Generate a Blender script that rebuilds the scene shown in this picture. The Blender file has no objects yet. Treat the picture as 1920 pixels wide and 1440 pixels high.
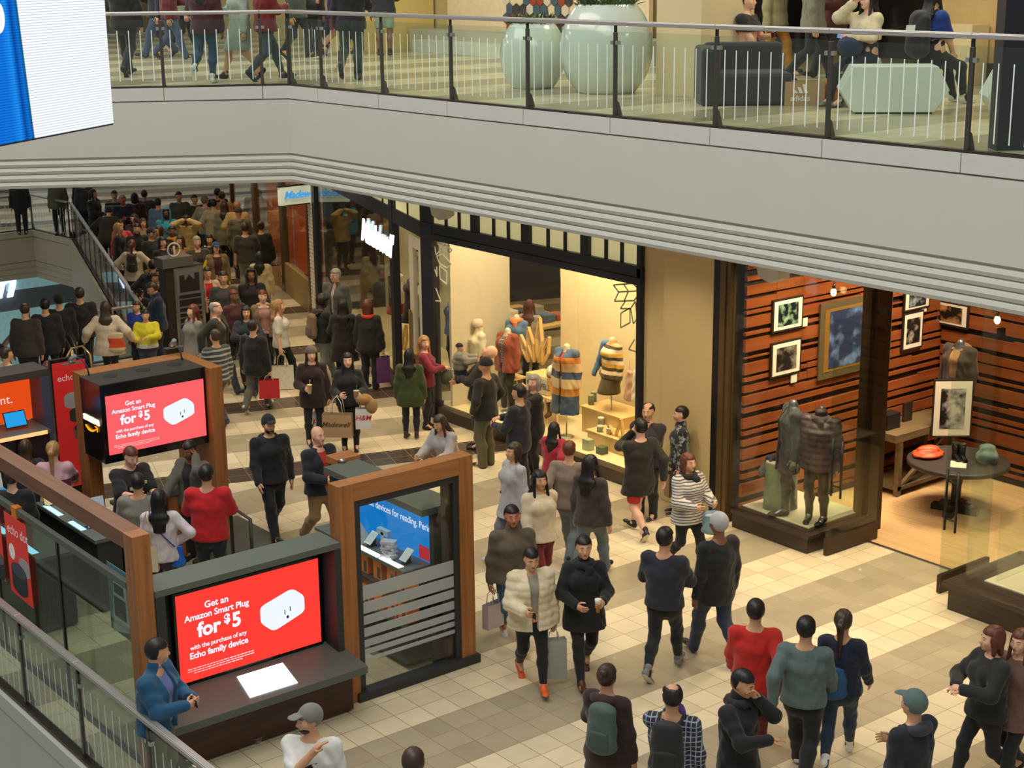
import bpy, bmesh, math, random
import numpy as np
from mathutils import Vector, Matrix, Euler

random.seed(7)
scene = bpy.context.scene
COL = scene.collection
PI = math.pi

# ---------------------------------------------------------------- camera model
# world: x runs along the shop floor's tile rows (to the right and away), y along
# the shop fronts (to the left and away), z up.  Shopping floor z=0, gallery z=6.
T = 0.333                                   # one floor tile
FOC, PITCH, ROLL, YAW = 2984.97, math.radians(15.0096), math.radians(-0.5864), math.radians(38.2512)
CAM = np.array([-0.28, -0.03, 7.833])
AV = np.array([math.cos(YAW), math.sin(YAW)])
BV = np.array([-math.sin(YAW), math.cos(YAW)])
FWD = np.array([math.sin(YAW), math.cos(YAW), 0.0])
RGT = np.array([math.cos(YAW), -math.sin(YAW), 0.0])

def ray(x, y):
    x = x - 960.0; y = y - 720.0
    c, s = math.cos(ROLL), math.sin(ROLL)
    X = (c * x + s * y) / FOC; Y = (-s * x + c * y) / FOC
    cp, sp = math.cos(PITCH), math.sin(PITCH)
    v = np.array([X, cp - Y * sp, -sp - Y * cp])
    return np.array([v[:2] @ AV, v[:2] @ BV, v[2]])

def G(x, y, z=0.0):
    """the place on the horizontal plane z seen at photo point x, y"""
    v = ray(x, y); return CAM + v * ((z - CAM[2]) / v[2])
def GX(x, y, X):
    v = ray(x, y); return CAM + v * ((X - CAM[0]) / v[0])
def GY(x, y, Y):
    v = ray(x, y); return CAM + v * ((Y - CAM[1]) / v[1])

def make_camera():
    cd = bpy.data.cameras.new('camera'); co = bpy.data.objects.new('camera', cd); COL.objects.link(co)
    cp, sp, c, s = math.cos(PITCH), math.sin(PITCH), math.cos(ROLL), math.sin(ROLL)
    def w(v): return np.array([v[:2] @ AV, v[:2] @ BV, v[2]])
    f = w(np.array([0, cp, -sp]))
    # image axes: right = +x, up = +y
    def d(X, Y): return w(np.array([X, -Y * sp, -Y * cp]))
    right = d(c, -s); down = d(s, c)
    R = Matrix(((right[0], -down[0], -f[0]), (right[1], -down[1], -f[1]), (right[2], -down[2], -f[2])))
    co.matrix_world = Matrix.Translation(Vector(CAM)) @ R.to_4x4()
    cd.sensor_width = 36.0; cd.lens = FOC / 1920 * 36.0
    cd.clip_start = 0.1; cd.clip_end = 400
    scene.camera = co
    return co

# ---------------------------------------------------------------- object helpers
def tag(o, label=None, cat=None, group=None, kind=None):
    if label: o['label'] = label
    if cat: o['category'] = cat
    if group: o['group'] = group
    if kind: o['kind'] = kind
    return o

def attach(o, parent):
    if parent is not None:
        o.parent = parent
        o.matrix_parent_inverse = parent.matrix_basis.inverted()
    return o

def empty(name, loc, label, cat, group=None, rz=0.0):
    o = bpy.data.objects.new(name, None); COL.objects.link(o)
    o.empty_display_size = 0.1
    o.location = Vector([float(a) for a in loc]); o.rotation_euler = (0, 0, rz)
    return tag(o, label, cat, group)

def copy_tree(o, parent=None):
    c = o.copy(); COL.objects.link(c)
    if parent is not None: c.parent = parent
    for ch in list(o.children): copy_tree(ch, c)
    return c

class MB:
    """collects shapes, builds ONE mesh object"""
    def __init__(s): s.v = []; s.f = []; s.m = []; s.sm = []
    def add(s, vs, fs, mi=0, smooth=False):
        b = len(s.v); s.v += [tuple(float(q) for q in v) for v in vs]
        for f in fs: s.f.append(tuple(b + i for i in f)); s.m.append(mi); s.sm.append(smooth)
        return s
    def hexa(s, p, mi=0):
        return s.add(p, [(0, 3, 2, 1), (4, 5, 6, 7), (0, 1, 5, 4), (1, 2, 6, 5), (2, 3, 7, 6), (3, 0, 4, 7)], mi)
    def box(s, x0, x1, y0, y1, z0, z1, mi=0):
        x0, x1 = min(x0, x1), max(x0, x1); y0, y1 = min(y0, y1), max(y0, y1); z0, z1 = min(z0, z1), max(z0, z1)
        return s.hexa([(x0, y0, z0), (x1, y0, z0), (x1, y1, z0), (x0, y1, z0), (x0, y0, z1), (x1, y0, z1), (x1, y1, z1), (x0, y1, z1)], mi)
    def obox(s, c, u, v, w, mi=0):
        """box centred at c with half-axis vectors u, v, w"""
        c, u, v, w = [np.array(a, float) for a in (c, u, v, w)]
        P = [c - u - v - w, c + u - v - w, c + u + v - w, c - u + v - w, c - u - v + w, c + u - v + w, c + u + v + w, c - u + v + w]
        if np.dot(np.cross(u, v), w) < 0: P = P[4:] + P[:4]
        return s.hexa(P, mi)
    def bar(s, a, b, wid, hei, mi=0, up=(0, 0, 1)):
        a, b = np.array(a, float), np.array(b, float); d = b - a; L = np.linalg.norm(d); d = d / L
        up = np.array(up, float)
        if abs(d @ up) > .98: up = np.array([1., 0, 0])
        sd = np.cross(d, up); sd /= np.linalg.norm(sd); u2 = np.cross(sd, d)
        return s.obox((a + b) / 2, d * L / 2, sd * wid / 2, u2 * hei / 2, mi)
    def tube(s, pts, r, n=8, mi=0, cap=True):
        pts = [np.array(p, float) for p in pts]; m = len(pts)
        rs = r if hasattr(r, '__len__') else [r] * m
        vs = []; pu = None
        for i in range(m):
            d = pts[min(i + 1, m - 1)] - pts[max(i - 1, 0)]; d = d / (np.linalg.norm(d) + 1e-9)
            if pu is None:
                pu = np.array([0, 0, 1.]) if abs(d[2]) < .9 else np.array([1., 0, 0])
            u = pu - d * (pu @ d); u /= (np.linalg.norm(u) + 1e-9); pu = u; w = np.cross(d, u)
            for k in range(n):
                a = 2 * PI * k / n; vs.append(pts[i] + rs[i] * (math.cos(a) * u + math.sin(a) * w))
        fs = []
        for i in range(m - 1):
            for k in range(n):
                k2 = (k + 1) % n; fs.append((i * n + k, i * n + k2, (i + 1) * n + k2, (i + 1) * n + k))
        s.add(vs, fs, mi, True)
        if cap:
            b = len(s.v) - len(vs)
            s.f.append(tuple(b + k for k in reversed(range(n)))); s.m.append(mi); s.sm.append(False)
            s.f.append(tuple(b + (m - 1) * n + k for k in range(n))); s.m.append(mi); s.sm.append(False)
        return s
    def lathe(s, prof, c, n=24, mi=0, smooth=True, sx=1, sy=1):
        c = np.array(c, float); vs = []; m = len(prof)
        for r, z in prof:
            for k in range(n):
                a = 2 * PI * k / n; vs.append((c[0] + sx * r * math.cos(a), c[1] + sy * r * math.sin(a), c[2] + z))
        fs = []
        for i in range(m - 1):
            for k in range(n):
                k2 = (k + 1) % n; fs.append((i * n + k, i * n + k2, (i + 1) * n + k2, (i + 1) * n + k))
        s.add(vs, fs, mi, smooth); b = len(s.v) - len(vs)
        s.f.append(tuple(b + k for k in reversed(range(n)))); s.m.append(mi); s.sm.append(False)
        s.f.append(tuple(b + (m - 1) * n + k for k in range(n))); s.m.append(mi); s.sm.append(False)
        return s
    def prism(s, poly, d, mi=0, smooth=False):
        """polygon (3-d points) pushed along d"""
        d = np.array(d, float); P = [np.array(p, float) for p in poly]; n = len(P)
        nrm = np.zeros(3)
        for i in range(n): nrm += np.cross(P[i], P[(i + 1) % n])
        if nrm @ d < 0: P = P[::-1]
        vs = P + [p + d for p in P]
        fs = [tuple(reversed(range(n))), tuple(range(n, 2 * n))] + [(i, (i + 1) % n, n + (i + 1) % n, n + i) for i in range(n)]
        return s.add(vs, fs, mi, smooth)
    def ball(s, c, r, n=12, mi=0, sc=(1, 1, 1)):
        c = np.array(c, float); m = max(5, n // 2 + 1); vs = []; fs = []
        for i in range(m + 1):
            th = PI * i / m
            for k in range(n):
                a = 2 * PI * k / n
                vs.append(c + r * np.array([sc[0] * math.sin(th) * math.cos(a), sc[1] * math.sin(th) * math.sin(a), -sc[2] * math.cos(th)]))
        for i in range(m):
            for k in range(n):
                k2 = (k + 1) % n; fs.append((i * n + k, i * n + k2, (i + 1) * n + k2, (i + 1) * n + k))
        return s.add(vs, fs, mi, True)
    def build(s, name, mats, parent=None, bevel=0.0, kind=None):
        me = bpy.data.meshes.new(name); me.from_pydata(s.v, [], s.f)
        if not isinstance(mats, (list, tuple)): mats = [mats]
        for m in mats: me.materials.append(m)
        me.polygons.foreach_set('material_index', s.m); me.polygons.foreach_set('use_smooth', s.sm)
        me.update()
        o = bpy.data.objects.new(name, me); COL.objects.link(o)
        if parent is not None: attach(o, parent)
        if bevel:
            b = o.modifiers.new('bevel', 'BEVEL'); b.width = bevel; b.segments = 2; b.limit_method = 'ANGLE'; b.angle_limit = math.radians(40)
        if kind: o['kind'] = kind
        return o

def text(name, body, size, org, xdir, nrm, mat, parent=None, ext=0.002, align='LEFT', off=0.0, shear=0.0, space=1.0):
    """lettering as a mesh; org = base line start, xdir reading direction, nrm towards the reader"""
    cu = bpy.data.curves.new(name, 'FONT'); cu.body = body; cu.size = size; cu.extrude = ext; cu.align_x = align
    cu.offset = off; cu.shear = shear; cu.space_character = space; cu.resolution_u = 3
    to = bpy.data.objects.new(name, cu); COL.objects.link(to)
    me = bpy.data.meshes.new_from_object(to.evaluated_get(bpy.context.evaluated_depsgraph_get()))
    bpy.data.objects.remove(to); bpy.data.curves.remove(cu)
    x = Vector([float(a) for a in xdir]).normalized(); n = Vector([float(a) for a in nrm]).normalized(); u = n.cross(x)
    M = Matrix(((x.x, u.x, n.x), (x.y, u.y, n.y), (x.z, u.z, n.z))).to_4x4(); M.translation = Vector([float(a) for a in org])
    me.transform(M); me.materials.clear(); me.materials.append(mat); me.name = name
    o = bpy.data.objects.new(name, me); COL.objects.link(o)
    if parent is not None: attach(o, parent)
    return o

# ---------------------------------------------------------------- materials
def srgb(*c):
    if len(c) == 1: c = c[0]
    return tuple(((v / 255) / 12.92 if v / 255 <= .04045 else ((v / 255 + .055) / 1.055) ** 2.4) for v in c) + (1.0,)

_mats = {}
def nodes(name):
    m = bpy.data.materials.new(name); m.use_nodes = True
    nt = m.node_tree; nt.nodes.clear()
    out = nt.nodes.new('ShaderNodeOutputMaterial')
    return m, nt, out
def N(nt, t, **kw):
    n = nt.nodes.new(t)
    for k, v in kw.items():
        if k.startswith('i_'):
            key = k[2:]
            key = int(key) if key.isdigit() else key.replace('_', ' ')
            n.inputs[key].default_value = v
        else: setattr(n, k, v)
    return n
def L(nt, a, b): nt.links.new(a, b)

def pbr(name, col, rough=.5, metal=0.0, noise=.12, nscale=8.0, bump=0.0, bscale=60.0, spec=.5, coat=0.0, emit=None, estr=0.0, trans=0.0):
    """plain surface with a little real colour variation"""
    key = (name, tuple(col), rough, metal)
    if key in _mats: return _mats[key]
    m, nt, out = nodes(name)
    b = N(nt, 'ShaderNodeBsdfPrincipled'); L(nt, b.outputs[0], out.inputs[0])
    c = srgb(*col[:3])
    b.inputs['Roughness'].default_value = rough; b.inputs['Metallic'].default_value = metal
    b.inputs['Specular IOR Level'].default_value = spec; b.inputs['Coat Weight'].default_value = coat
    tc = N(nt, 'ShaderNodeTexCoord')
    if noise:
        nz = N(nt, 'ShaderNodeTexNoise', i_Scale=nscale, i_Detail=4.0)
        L(nt, tc.outputs['Object'], nz.inputs['Vector'])
        mx = N(nt, 'ShaderNodeMix', data_type='RGBA')
        mx.inputs[6].default_value = tuple(v * (1 - noise) for v in c[:3]) + (1,)
        mx.inputs[7].default_value = tuple(min(1, v * (1 + noise)) for v in c[:3]) + (1,)
        L(nt, nz.outputs['Fac'], mx.inputs[0]); L(nt, mx.outputs[2], b.inputs['Base Color'])
    else: b.inputs['Base Color'].default_value = c
    if bump:
        n2 = N(nt, 'ShaderNodeTexNoise', i_Scale=bscale, i_Detail=3.0); L(nt, tc.outputs['Object'], n2.inputs['Vector'])
        bp = N(nt, 'ShaderNodeBump', i_Strength=bump, i_Distance=.01); L(nt, n2.outputs['Fac'], bp.inputs['Height']); L(nt, bp.outputs[0], b.inputs['Normal'])
    if emit is not None:
        b.inputs['Emission Color'].default_value = srgb(*emit); b.inputs['Emission Strength'].default_value = estr
    _mats[key] = m
    return m

def emis(name, col, s):
    key = (name, tuple(col), s)
    if key in _mats: return _mats[key]
    m, nt, out = nodes(name); e = N(nt, 'ShaderNodeEmission', i_Strength=s); e.inputs[0].default_value = srgb(*col)
    L(nt, e.outputs[0], out.inputs[0]); _mats[key] = m
    return m

def glass_mat(name, tint=(225, 238, 228), rough=0.02, refl=1.0, body=0.0, bodycol=(200, 205, 200)):
    """thin architectural glass: straight-through tint plus Fresnel reflection"""
    m, nt, out = nodes(name)
    tr = N(nt, 'ShaderNodeBsdfTransparent'); tr.inputs[0].default_value = srgb(*tint)
    gl = N(nt, 'ShaderNodeBsdfGlossy', i_Roughness=rough)
    lw = N(nt, 'ShaderNodeLayerWeight', i_Blend=.5)
    pw = N(nt, 'ShaderNodeMath', operation='POWER'); pw.inputs[1].default_value = 5.0; L(nt, lw.outputs['Facing'], pw.inputs[0])
    mu = N(nt, 'ShaderNodeMath', operation='MULTIPLY_ADD'); mu.inputs[1].default_value = .9 * refl; mu.inputs[2].default_value = .035 * refl
    L(nt, pw.outputs[0], mu.inputs[0])
    mx = N(nt, 'ShaderNodeMixShader'); L(nt, mu.outputs[0], mx.inputs[0]); L(nt, tr.outputs[0], mx.inputs[1]); L(nt, gl.outputs[0], mx.inputs[2])
    last = mx
    if body:
        df = N(nt, 'ShaderNodeBsdfDiffuse'); df.inputs[0].default_value = srgb(*bodycol)
        m2 = N(nt, 'ShaderNodeMixShader'); m2.inputs[0].default_value = body
        L(nt, mx.outputs[0], m2.inputs[1]); L(nt, df.outputs[0], m2.inputs[2]); last = m2
    L(nt, last.outputs[0], out.inputs[0])
    return m

def wood_mat(name, c1, c2, axis=0, scale=9.0, rough=.38):
    m, nt, out = nodes(name); b = N(nt, 'ShaderNodeBsdfPrincipled', i_Roughness=rough); L(nt, b.outputs[0], out.inputs[0])
    tc = N(nt, 'ShaderNodeTexCoord'); mp = N(nt, 'ShaderNodeMapping')
    sc = [scale * 3] * 3; sc[axis] = scale * .16; mp.inputs['Scale'].default_value = sc
    L(nt, tc.outputs['Object'], mp.inputs[0])
    nz = N(nt, 'ShaderNodeTexNoise', i_Scale=1.0, i_Detail=6.0, i_Roughness=.6, i_Distortion=.4); L(nt, mp.outputs[0], nz.inputs['Vector'])
    rp = N(nt, 'ShaderNodeValToRGB'); rp.color_ramp.elements[0].position = .32; rp.color_ramp.elements[1].position = .68
    rp.color_ramp.elements[0].color = srgb(*c1); rp.color_ramp.elements[1].color = srgb(*c2)
    L(nt, nz.outputs['Fac'], rp.inputs[0]); L(nt, rp.outputs[0], b.inputs['Base Color'])
    return m
# ---------------------------------------------------------------- figures
# a body is one continuous surface grown around a posed skeleton; garments, hair and shoes are surfaces of their own
def f3(*a): return np.array(a, float)

class Field:
    def __init__(s, lo, hi, h):
        s.h = h; s.lo = np.array(lo, float); n = np.ceil((np.array(hi) - s.lo) / h).astype(int) + 1
        s.ax = [(s.lo[i] + h * np.arange(n[i])).astype(np.float32) for i in range(3)]
        s.F = np.full(n, 9.0, np.float32)
    def XYZ(s): return s.ax[0][:, None, None], s.ax[1][None, :, None], s.ax[2][None, None, :]
    def put(s, prim, k=.03):
        lo, hi, fn = prim; m = k + 3 * s.h; sl = []
        for i in range(3):
            a = int(np.floor((lo[i] - m - s.lo[i]) / s.h)); b = int(np.ceil((hi[i] + m - s.lo[i]) / s.h)) + 1
            a = max(a, 0); b = min(b, len(s.ax[i]))
            if b <= a: return
            sl.append(slice(a, b))
        sl = tuple(sl)
        d = fn(s.ax[0][sl[0]][:, None, None], s.ax[1][sl[1]][None, :, None], s.ax[2][sl[2]][None, None, :]).astype(np.float32)
        f = s.F[sl]
        hh = np.maximum(k - np.abs(f - d), 0) / k
        s.F[sl] = np.minimum(f, d) - hh * hh * k * .25
    def cut(s, fn):
        X, Y, Z = s.XYZ(); s.F = np.maximum(s.F, fn(X, Y, Z).astype(np.float32))
    def addn(s, fn):
        X, Y, Z = s.XYZ(); s.F = s.F + fn(X, Y, Z).astype(np.float32)
    def mesh(s):
        F = s.F; I = F < 0; nx, ny, nz = F.shape
        c = [I[a:nx - 1 + a, b:ny - 1 + b, d:nz - 1 + d] for a in (0, 1) for b in (0, 1) for d in (0, 1)]
        al = c[0].copy(); an = c[0].copy()
        for q in c[1:]: al &= q; an |= q
        idx = np.argwhere(an & ~al)
        if len(idx) == 0: return np.zeros((0, 3)), np.zeros((0, 4), int)
        off = np.array([(a, b, d) for a in (0, 1) for b in (0, 1) for d in (0, 1)])
        V = np.stack([F[idx[:, 0] + o[0], idx[:, 1] + o[1], idx[:, 2] + o[2]] for o in off], 1)
        pos = np.zeros((len(idx), 3)); cnt = np.zeros(len(idx))
        for a in range(8):
            for b in range(a + 1, 8):
                if np.abs(off[a] - off[b]).sum() != 1: continue
                va, vb = V[:, a], V[:, b]; m = (va < 0) != (vb < 0)
                t = np.where(m, va / np.where(m, va - vb, 1), 0)
                p = off[a][None] + t[:, None] * (off[b] - off[a])[None]
                pos[m] += p[m]; cnt[m] += 1
        vs = s.lo + s.h * (idx + pos / cnt[:, None])
        num = -np.ones((nx - 1, ny - 1, nz - 1), np.int64); num[idx[:, 0], idx[:, 1], idx[:, 2]] = np.arange(len(idx))
        fs = []
        for ax in range(3):
            o1, o2 = [(1, 2), (2, 0), (0, 1)][ax]
            sa = [slice(None)] * 3; sb = [slice(None)] * 3
            sa[ax] = slice(0, -1); sb[ax] = slice(1, None)
            D = I[tuple(sa)] != I[tuple(sb)]
            e = np.argwhere(D)
            e = e[(e[:, o1] > 0) & (e[:, o2] > 0) & (e[:, o1] < F.shape[o1] - 1) & (e[:, o2] < F.shape[o2] - 1)]
            if not len(e): continue
            def g(d1, d2):
                q = e.copy(); q[:, o1] += d1; q[:, o2] += d2
                return num[q[:, 0], q[:, 1], q[:, 2]]
            Q = np.stack([g(-1, -1), g(0, -1), g(0, 0), g(-1, 0)], 1)
            flip = ~I[e[:, 0], e[:, 1], e[:, 2]]
            Q[flip] = Q[flip][:, ::-1]
            fs.append(Q)
        fs = np.concatenate(fs); fs = fs[(fs >= 0).all(1)]
        return vs, fs

def cap(a, b, r1, r2=None):
    a, b = np.array(a, float), np.array(b, float); r2 = r1 if r2 is None else r2
    ab = b - a; L2 = ab @ ab + 1e-12; R = max(r1, r2)
    def fn(X, Y, Z):
        px, py, pz = X - a[0], Y - a[1], Z - a[2]
        t = np.clip((px * ab[0] + py * ab[1] + pz * ab[2]) / L2, 0, 1)
        return np.sqrt((px - t * ab[0]) ** 2 + (py - t * ab[1]) ** 2 + (pz - t * ab[2]) ** 2) - (r1 + (r2 - r1) * t)
    return np.minimum(a, b) - R, np.maximum(a, b) + R, fn

def eseg(a, b, w1, d1, w2, d2, u=(1, 0, 0)):
    """stretch of trunk with an oval section (half-width w along u, half-depth d)"""
    a, b, u = np.array(a, float), np.array(b, float), np.array(u, float); ab = b - a; Ln = np.linalg.norm(ab); n = ab / Ln
    u = u - n * (u @ n); u /= np.linalg.norm(u); v = np.cross(n, u); R = max(w1, w2, d1, d2)
    def fn(X, Y, Z):
        px, py, pz = X - a[0], Y - a[1], Z - a[2]
        s = px * n[0] + py * n[1] + pz * n[2]; t = np.clip(s / Ln, 0, 1); ez = s - t * Ln
        x = px * u[0] + py * u[1] + pz * u[2]; y = px * v[0] + py * v[1] + pz * v[2]
        w = w1 + (w2 - w1) * t; d = d1 + (d2 - d1) * t; e = np.minimum(w, d)
        return (np.sqrt((x / w) ** 2 + (y / d) ** 2 + (ez / e) ** 2) - 1) * e
    return np.minimum(a, b) - R, np.maximum(a, b) + R, fn

def ell(c, r, R=None):
    c = np.array(c, float); r = np.array(r, float); R = np.eye(3) if R is None else R; m = max(r)
    def fn(X, Y, Z):
        px, py, pz = X - c[0], Y - c[1], Z - c[2]
        q = [(px * R[0, i] + py * R[1, i] + pz * R[2, i]) for i in range(3)]
        k0 = np.sqrt(sum((q[i] / r[i]) ** 2 for i in range(3))); k1 = np.sqrt(sum((q[i] / r[i] ** 2) ** 2 for i in range(3))) + 1e-9
        return k0 * (k0 - 1) / k1
    return c - m, c + m, fn

def rotx(a): c, s = math.cos(a), math.sin(a); return np.array([[1, 0, 0], [0, c, -s], [0, s, c]])
def rotz(a): c, s = math.cos(a), math.sin(a); return np.array([[c, -s, 0], [s, c, 0], [0, 0, 1.]])

def ik(a, t, l1, l2, pole):
    d = t - a; D = np.linalg.norm(d)
    if D > (l1 + l2) * .995: d = d * ((l1 + l2) * .995 / D); D = np.linalg.norm(d); t = a + d
    n = d / D; x = (l1 * l1 - l2 * l2 + D * D) / (2 * D); y = math.sqrt(max(l1 * l1 - x * x, 1e-8))
    p = np.array(pole, float); p = p - n * (p @ n); p /= np.linalg.norm(p) + 1e-9
    return a + n * x + p * y, t

ARM = {  # wrist place as fractions of height for the left arm (x mirrored for the right), finger curl, elbow pole
    'down': ((.150, -.015, .475), .5, (.5, .8, -.2)), 'fwd': ((.140, -.135, .515), .5, (.3, 1, -.2)), 'back': ((.150, .125, .52), .5, (.4, 1, -.1)),
    'phone': ((.045, -.185, .665), 1.1, (.7, .3, -.8)), 'ear': ((.085, -.055, .885), 1.0, (.6, -.2, -1)), 'hip': ((.125, -.03, .585), .3, (1, .6, 0)),
    'pocket': ((.130, -.045, .535), .7, (.9, .7, 0)), 'bag': ((.155, -.01, .475), 1.6, (.5, .8, -.2)), 'elbow': ((.095, -.185, .63), 1.4, (.6, .5, -.8)),
    'up': ((.065, -.12, .84), 1.0, (.8, -.1, -1)), 'cross': ((-.055, -.115, .675), .6, (1, .1, -.6)), 'reach': ((.10, -.27, .72), .7, (.6, .4, -1)),
    'mouth': ((.015, -.10, .855), 1.2, (.8, -.2, -1)), 'lap': ((.05, -.20, .42), .6, (.8, .4, -.3)), 'carry': ((.035, -.19, .67), .8, (.9, .1, -.5)),
    'chin': ((.02, -.085, .835), 1.0, (.3, -.7, -1)), 'brow': ((.05, -.085, .93), .7, (1, -.2, -.5)), 'strap': ((.07, -.10, .76), 1.5, (.8, .2, -1)),
    'out': ((.26, -.05, .56), .4, (.6, .8, -.3)), 'rail': ((.20, -.12, .60), 1.2, (.8, .6, -.3)), 'counter': ((.09, -.25, .60), .5, (.7, .6, -.4)),
}
SKIN = dict(l=(226, 176, 148), m=(208, 158, 122), t=(186, 134, 98), b=(128, 86, 62), d=(82, 56, 42))
_cm = {}
def cloth(col, rough=.85, kind='plain', col2=None, per=.1, axis=2):
    key = ('cloth', tuple(col), kind, tuple(col2) if col2 else None, per, rough)
    if key in _cm: return _cm[key]
    m, nt, out = nodes('cloth_' + kind); b = N(nt, 'ShaderNodeBsdfPrincipled', i_Roughness=rough); L(nt, b.outputs[0], out.inputs[0])
    b.inputs['Sheen Weight'].default_value = .15 if rough > .6 else 0.0
    tc = N(nt, 'ShaderNodeTexCoord'); c = srgb(*col)
    nz = N(nt, 'ShaderNodeTexNoise', i_Scale=22.0, i_Detail=4.0); L(nt, tc.outputs['Object'], nz.inputs['Vector'])
    mx = N(nt, 'ShaderNodeMix', data_type='RGBA'); L(nt, nz.outputs['Fac'], mx.inputs[0])
    src = None
    if kind in ('stripes', 'plaid', 'blocks', 'print', 'bands'):
        sp = N(nt, 'ShaderNodeSeparateXYZ'); L(nt, tc.outputs['Object'], sp.inputs[0])
        def wave(sock, p, duty):
            q = N(nt, 'ShaderNodeMath', operation='MULTIPLY'); q.inputs[1].default_value = 1 / p; L(nt, sock, q.inputs[0])
            r = N(nt, 'ShaderNodeMath', operation='FRACT'); L(nt, q.outputs[0], r.inputs[0])
            g = N(nt, 'ShaderNodeMath', operation='GREATER_THAN'); g.inputs[1].default_value = duty; L(nt, r.outputs[0], g.inputs[0]); return g.outputs[0]
        base = N(nt, 'ShaderNodeMix', data_type='RGBA'); base.inputs[6].default_value = c; base.inputs[7].default_value = srgb(*(col2 or col)[:3])
        if kind == 'stripes': L(nt, wave(sp.outputs[2], per, .62), base.inputs[0])
        elif kind == 'plaid':
            a = N(nt, 'ShaderNodeMath', operation='MAXIMUM'); L(nt, wave(sp.outputs[2], per, .8), a.inputs[0]); L(nt, wave(sp.outputs[0], per, .8), a.inputs[1]); L(nt, a.outputs[0], base.inputs[0])
        elif kind == 'print':
            vz = N(nt, 'ShaderNodeTexNoise', i_Scale=14.0, i_Detail=3.0); L(nt, tc.outputs['Object'], vz.inputs['Vector'])
            g = N(nt, 'ShaderNodeMath', operation='GREATER_THAN'); g.inputs[1].default_value = .55; L(nt, vz.outputs['Fac'], g.inputs[0]); L(nt, g.outputs[0], base.inputs[0])
        elif kind in ('blocks', 'bands'):      # bands: list of (z from, colour) from the hem up
            rp = N(nt, 'ShaderNodeValToRGB'); rp.color_ramp.interpolation = 'CONSTANT'; els = rp.color_ramp.elements
            for i, (z, cc) in enumerate(per):
                e = els[i] if i < 2 else els.new(z)
                e.position = z; e.color = srgb(*cc)
            dv = N(nt, 'ShaderNodeMath', operation='MULTIPLY'); dv.inputs[1].default_value = .5; L(nt, sp.outputs[2], dv.inputs[0])
            L(nt, dv.outputs[0], rp.inputs[0]); base = rp
        src = base.outputs[2] if kind not in ('blocks', 'bands') else base.outputs[0]
        da = N(nt, 'ShaderNodeMix', data_type='RGBA', blend_type='MULTIPLY'); da.inputs[0].default_value = 1.0
        L(nt, src, da.inputs[6]); da.inputs[7].default_value = (.78, .78, .78, 1)
        L(nt, da.outputs[2], mx.inputs[6]); L(nt, src, mx.inputs[7])
    else:
        mx.inputs[6].default_value = tuple(v * .75 for v in c[:3]) + (1,); mx.inputs[7].default_value = tuple(min(1, v * 1.1) for v in c[:3]) + (1,)
    L(nt, mx.outputs[2], b.inputs['Base Color'])
    n2 = N(nt, 'ShaderNodeTexNoise', i_Scale=160.0); L(nt, tc.outputs['Object'], n2.inputs['Vector'])
    bp = N(nt, 'ShaderNodeBump', i_Strength=.25, i_Distance=.004); L(nt, n2.outputs['Fac'], bp.inputs['Height']); L(nt, bp.outputs[0], b.inputs['Normal'])
    _cm[key] = m
    return m

def np_mesh(name, vs, fs, mats, parent=None, mi=None):
    me = bpy.data.meshes.new(name)
    n, f = len(vs), len(fs)
    me.vertices.add(n); me.vertices.foreach_set('co', np.asarray(vs, np.float32).ravel())
    me.loops.add(4 * f); me.loops.foreach_set('vertex_index', np.asarray(fs, np.int32).ravel())
    me.polygons.add(f); me.polygons.foreach_set('loop_start', np.arange(f, dtype=np.int32) * 4); me.polygons.foreach_set('loop_total', np.full(f, 4, np.int32))
    me.polygons.foreach_set('use_smooth', np.ones(f, bool))
    for m in mats: me.materials.append(m)
    if mi is not None: me.polygons.foreach_set('material_index', np.asarray(mi, np.int32))
    me.update(calc_edges=True)
    o = bpy.data.objects.new(name, me); COL.objects.link(o)
    if parent is not None: o.parent = parent
    return o

def tubes_np(chains, n=6):
    vs, fs = [], []
    for pts, rs in chains:
        m = len(pts); b = len(vs); pu = np.array([.3, .5, .81])
        for i in range(m):
            d = pts[min(i + 1, m - 1)] - pts[max(i - 1, 0)]; d = d / (np.linalg.norm(d) + 1e-9)
            u = pu - d * (pu @ d); u /= np.linalg.norm(u) + 1e-9; w = np.cross(d, u)
            for k in range(n): vs.append(pts[i] + rs[i] * (math.cos(2 * PI * k / n) * u + math.sin(2 * PI * k / n) * w))
        for i in range(m - 1):
            for k in range(n): fs.append((b + i * n + k, b + i * n + (k + 1) % n, b + (i + 1) * n + (k + 1) % n, b + (i + 1) * n + k))
        t = len(vs); vs.append(pts[-1] + (pts[-1] - pts[-2]) / (np.linalg.norm(pts[-1] - pts[-2]) + 1e-9) * rs[-1] * .7)
        for k in range(n): fs.append((b + (m - 1) * n + k, b + (m - 1) * n + (k + 1) % n, t, t))
    return vs, fs

class Figure: pass

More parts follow.
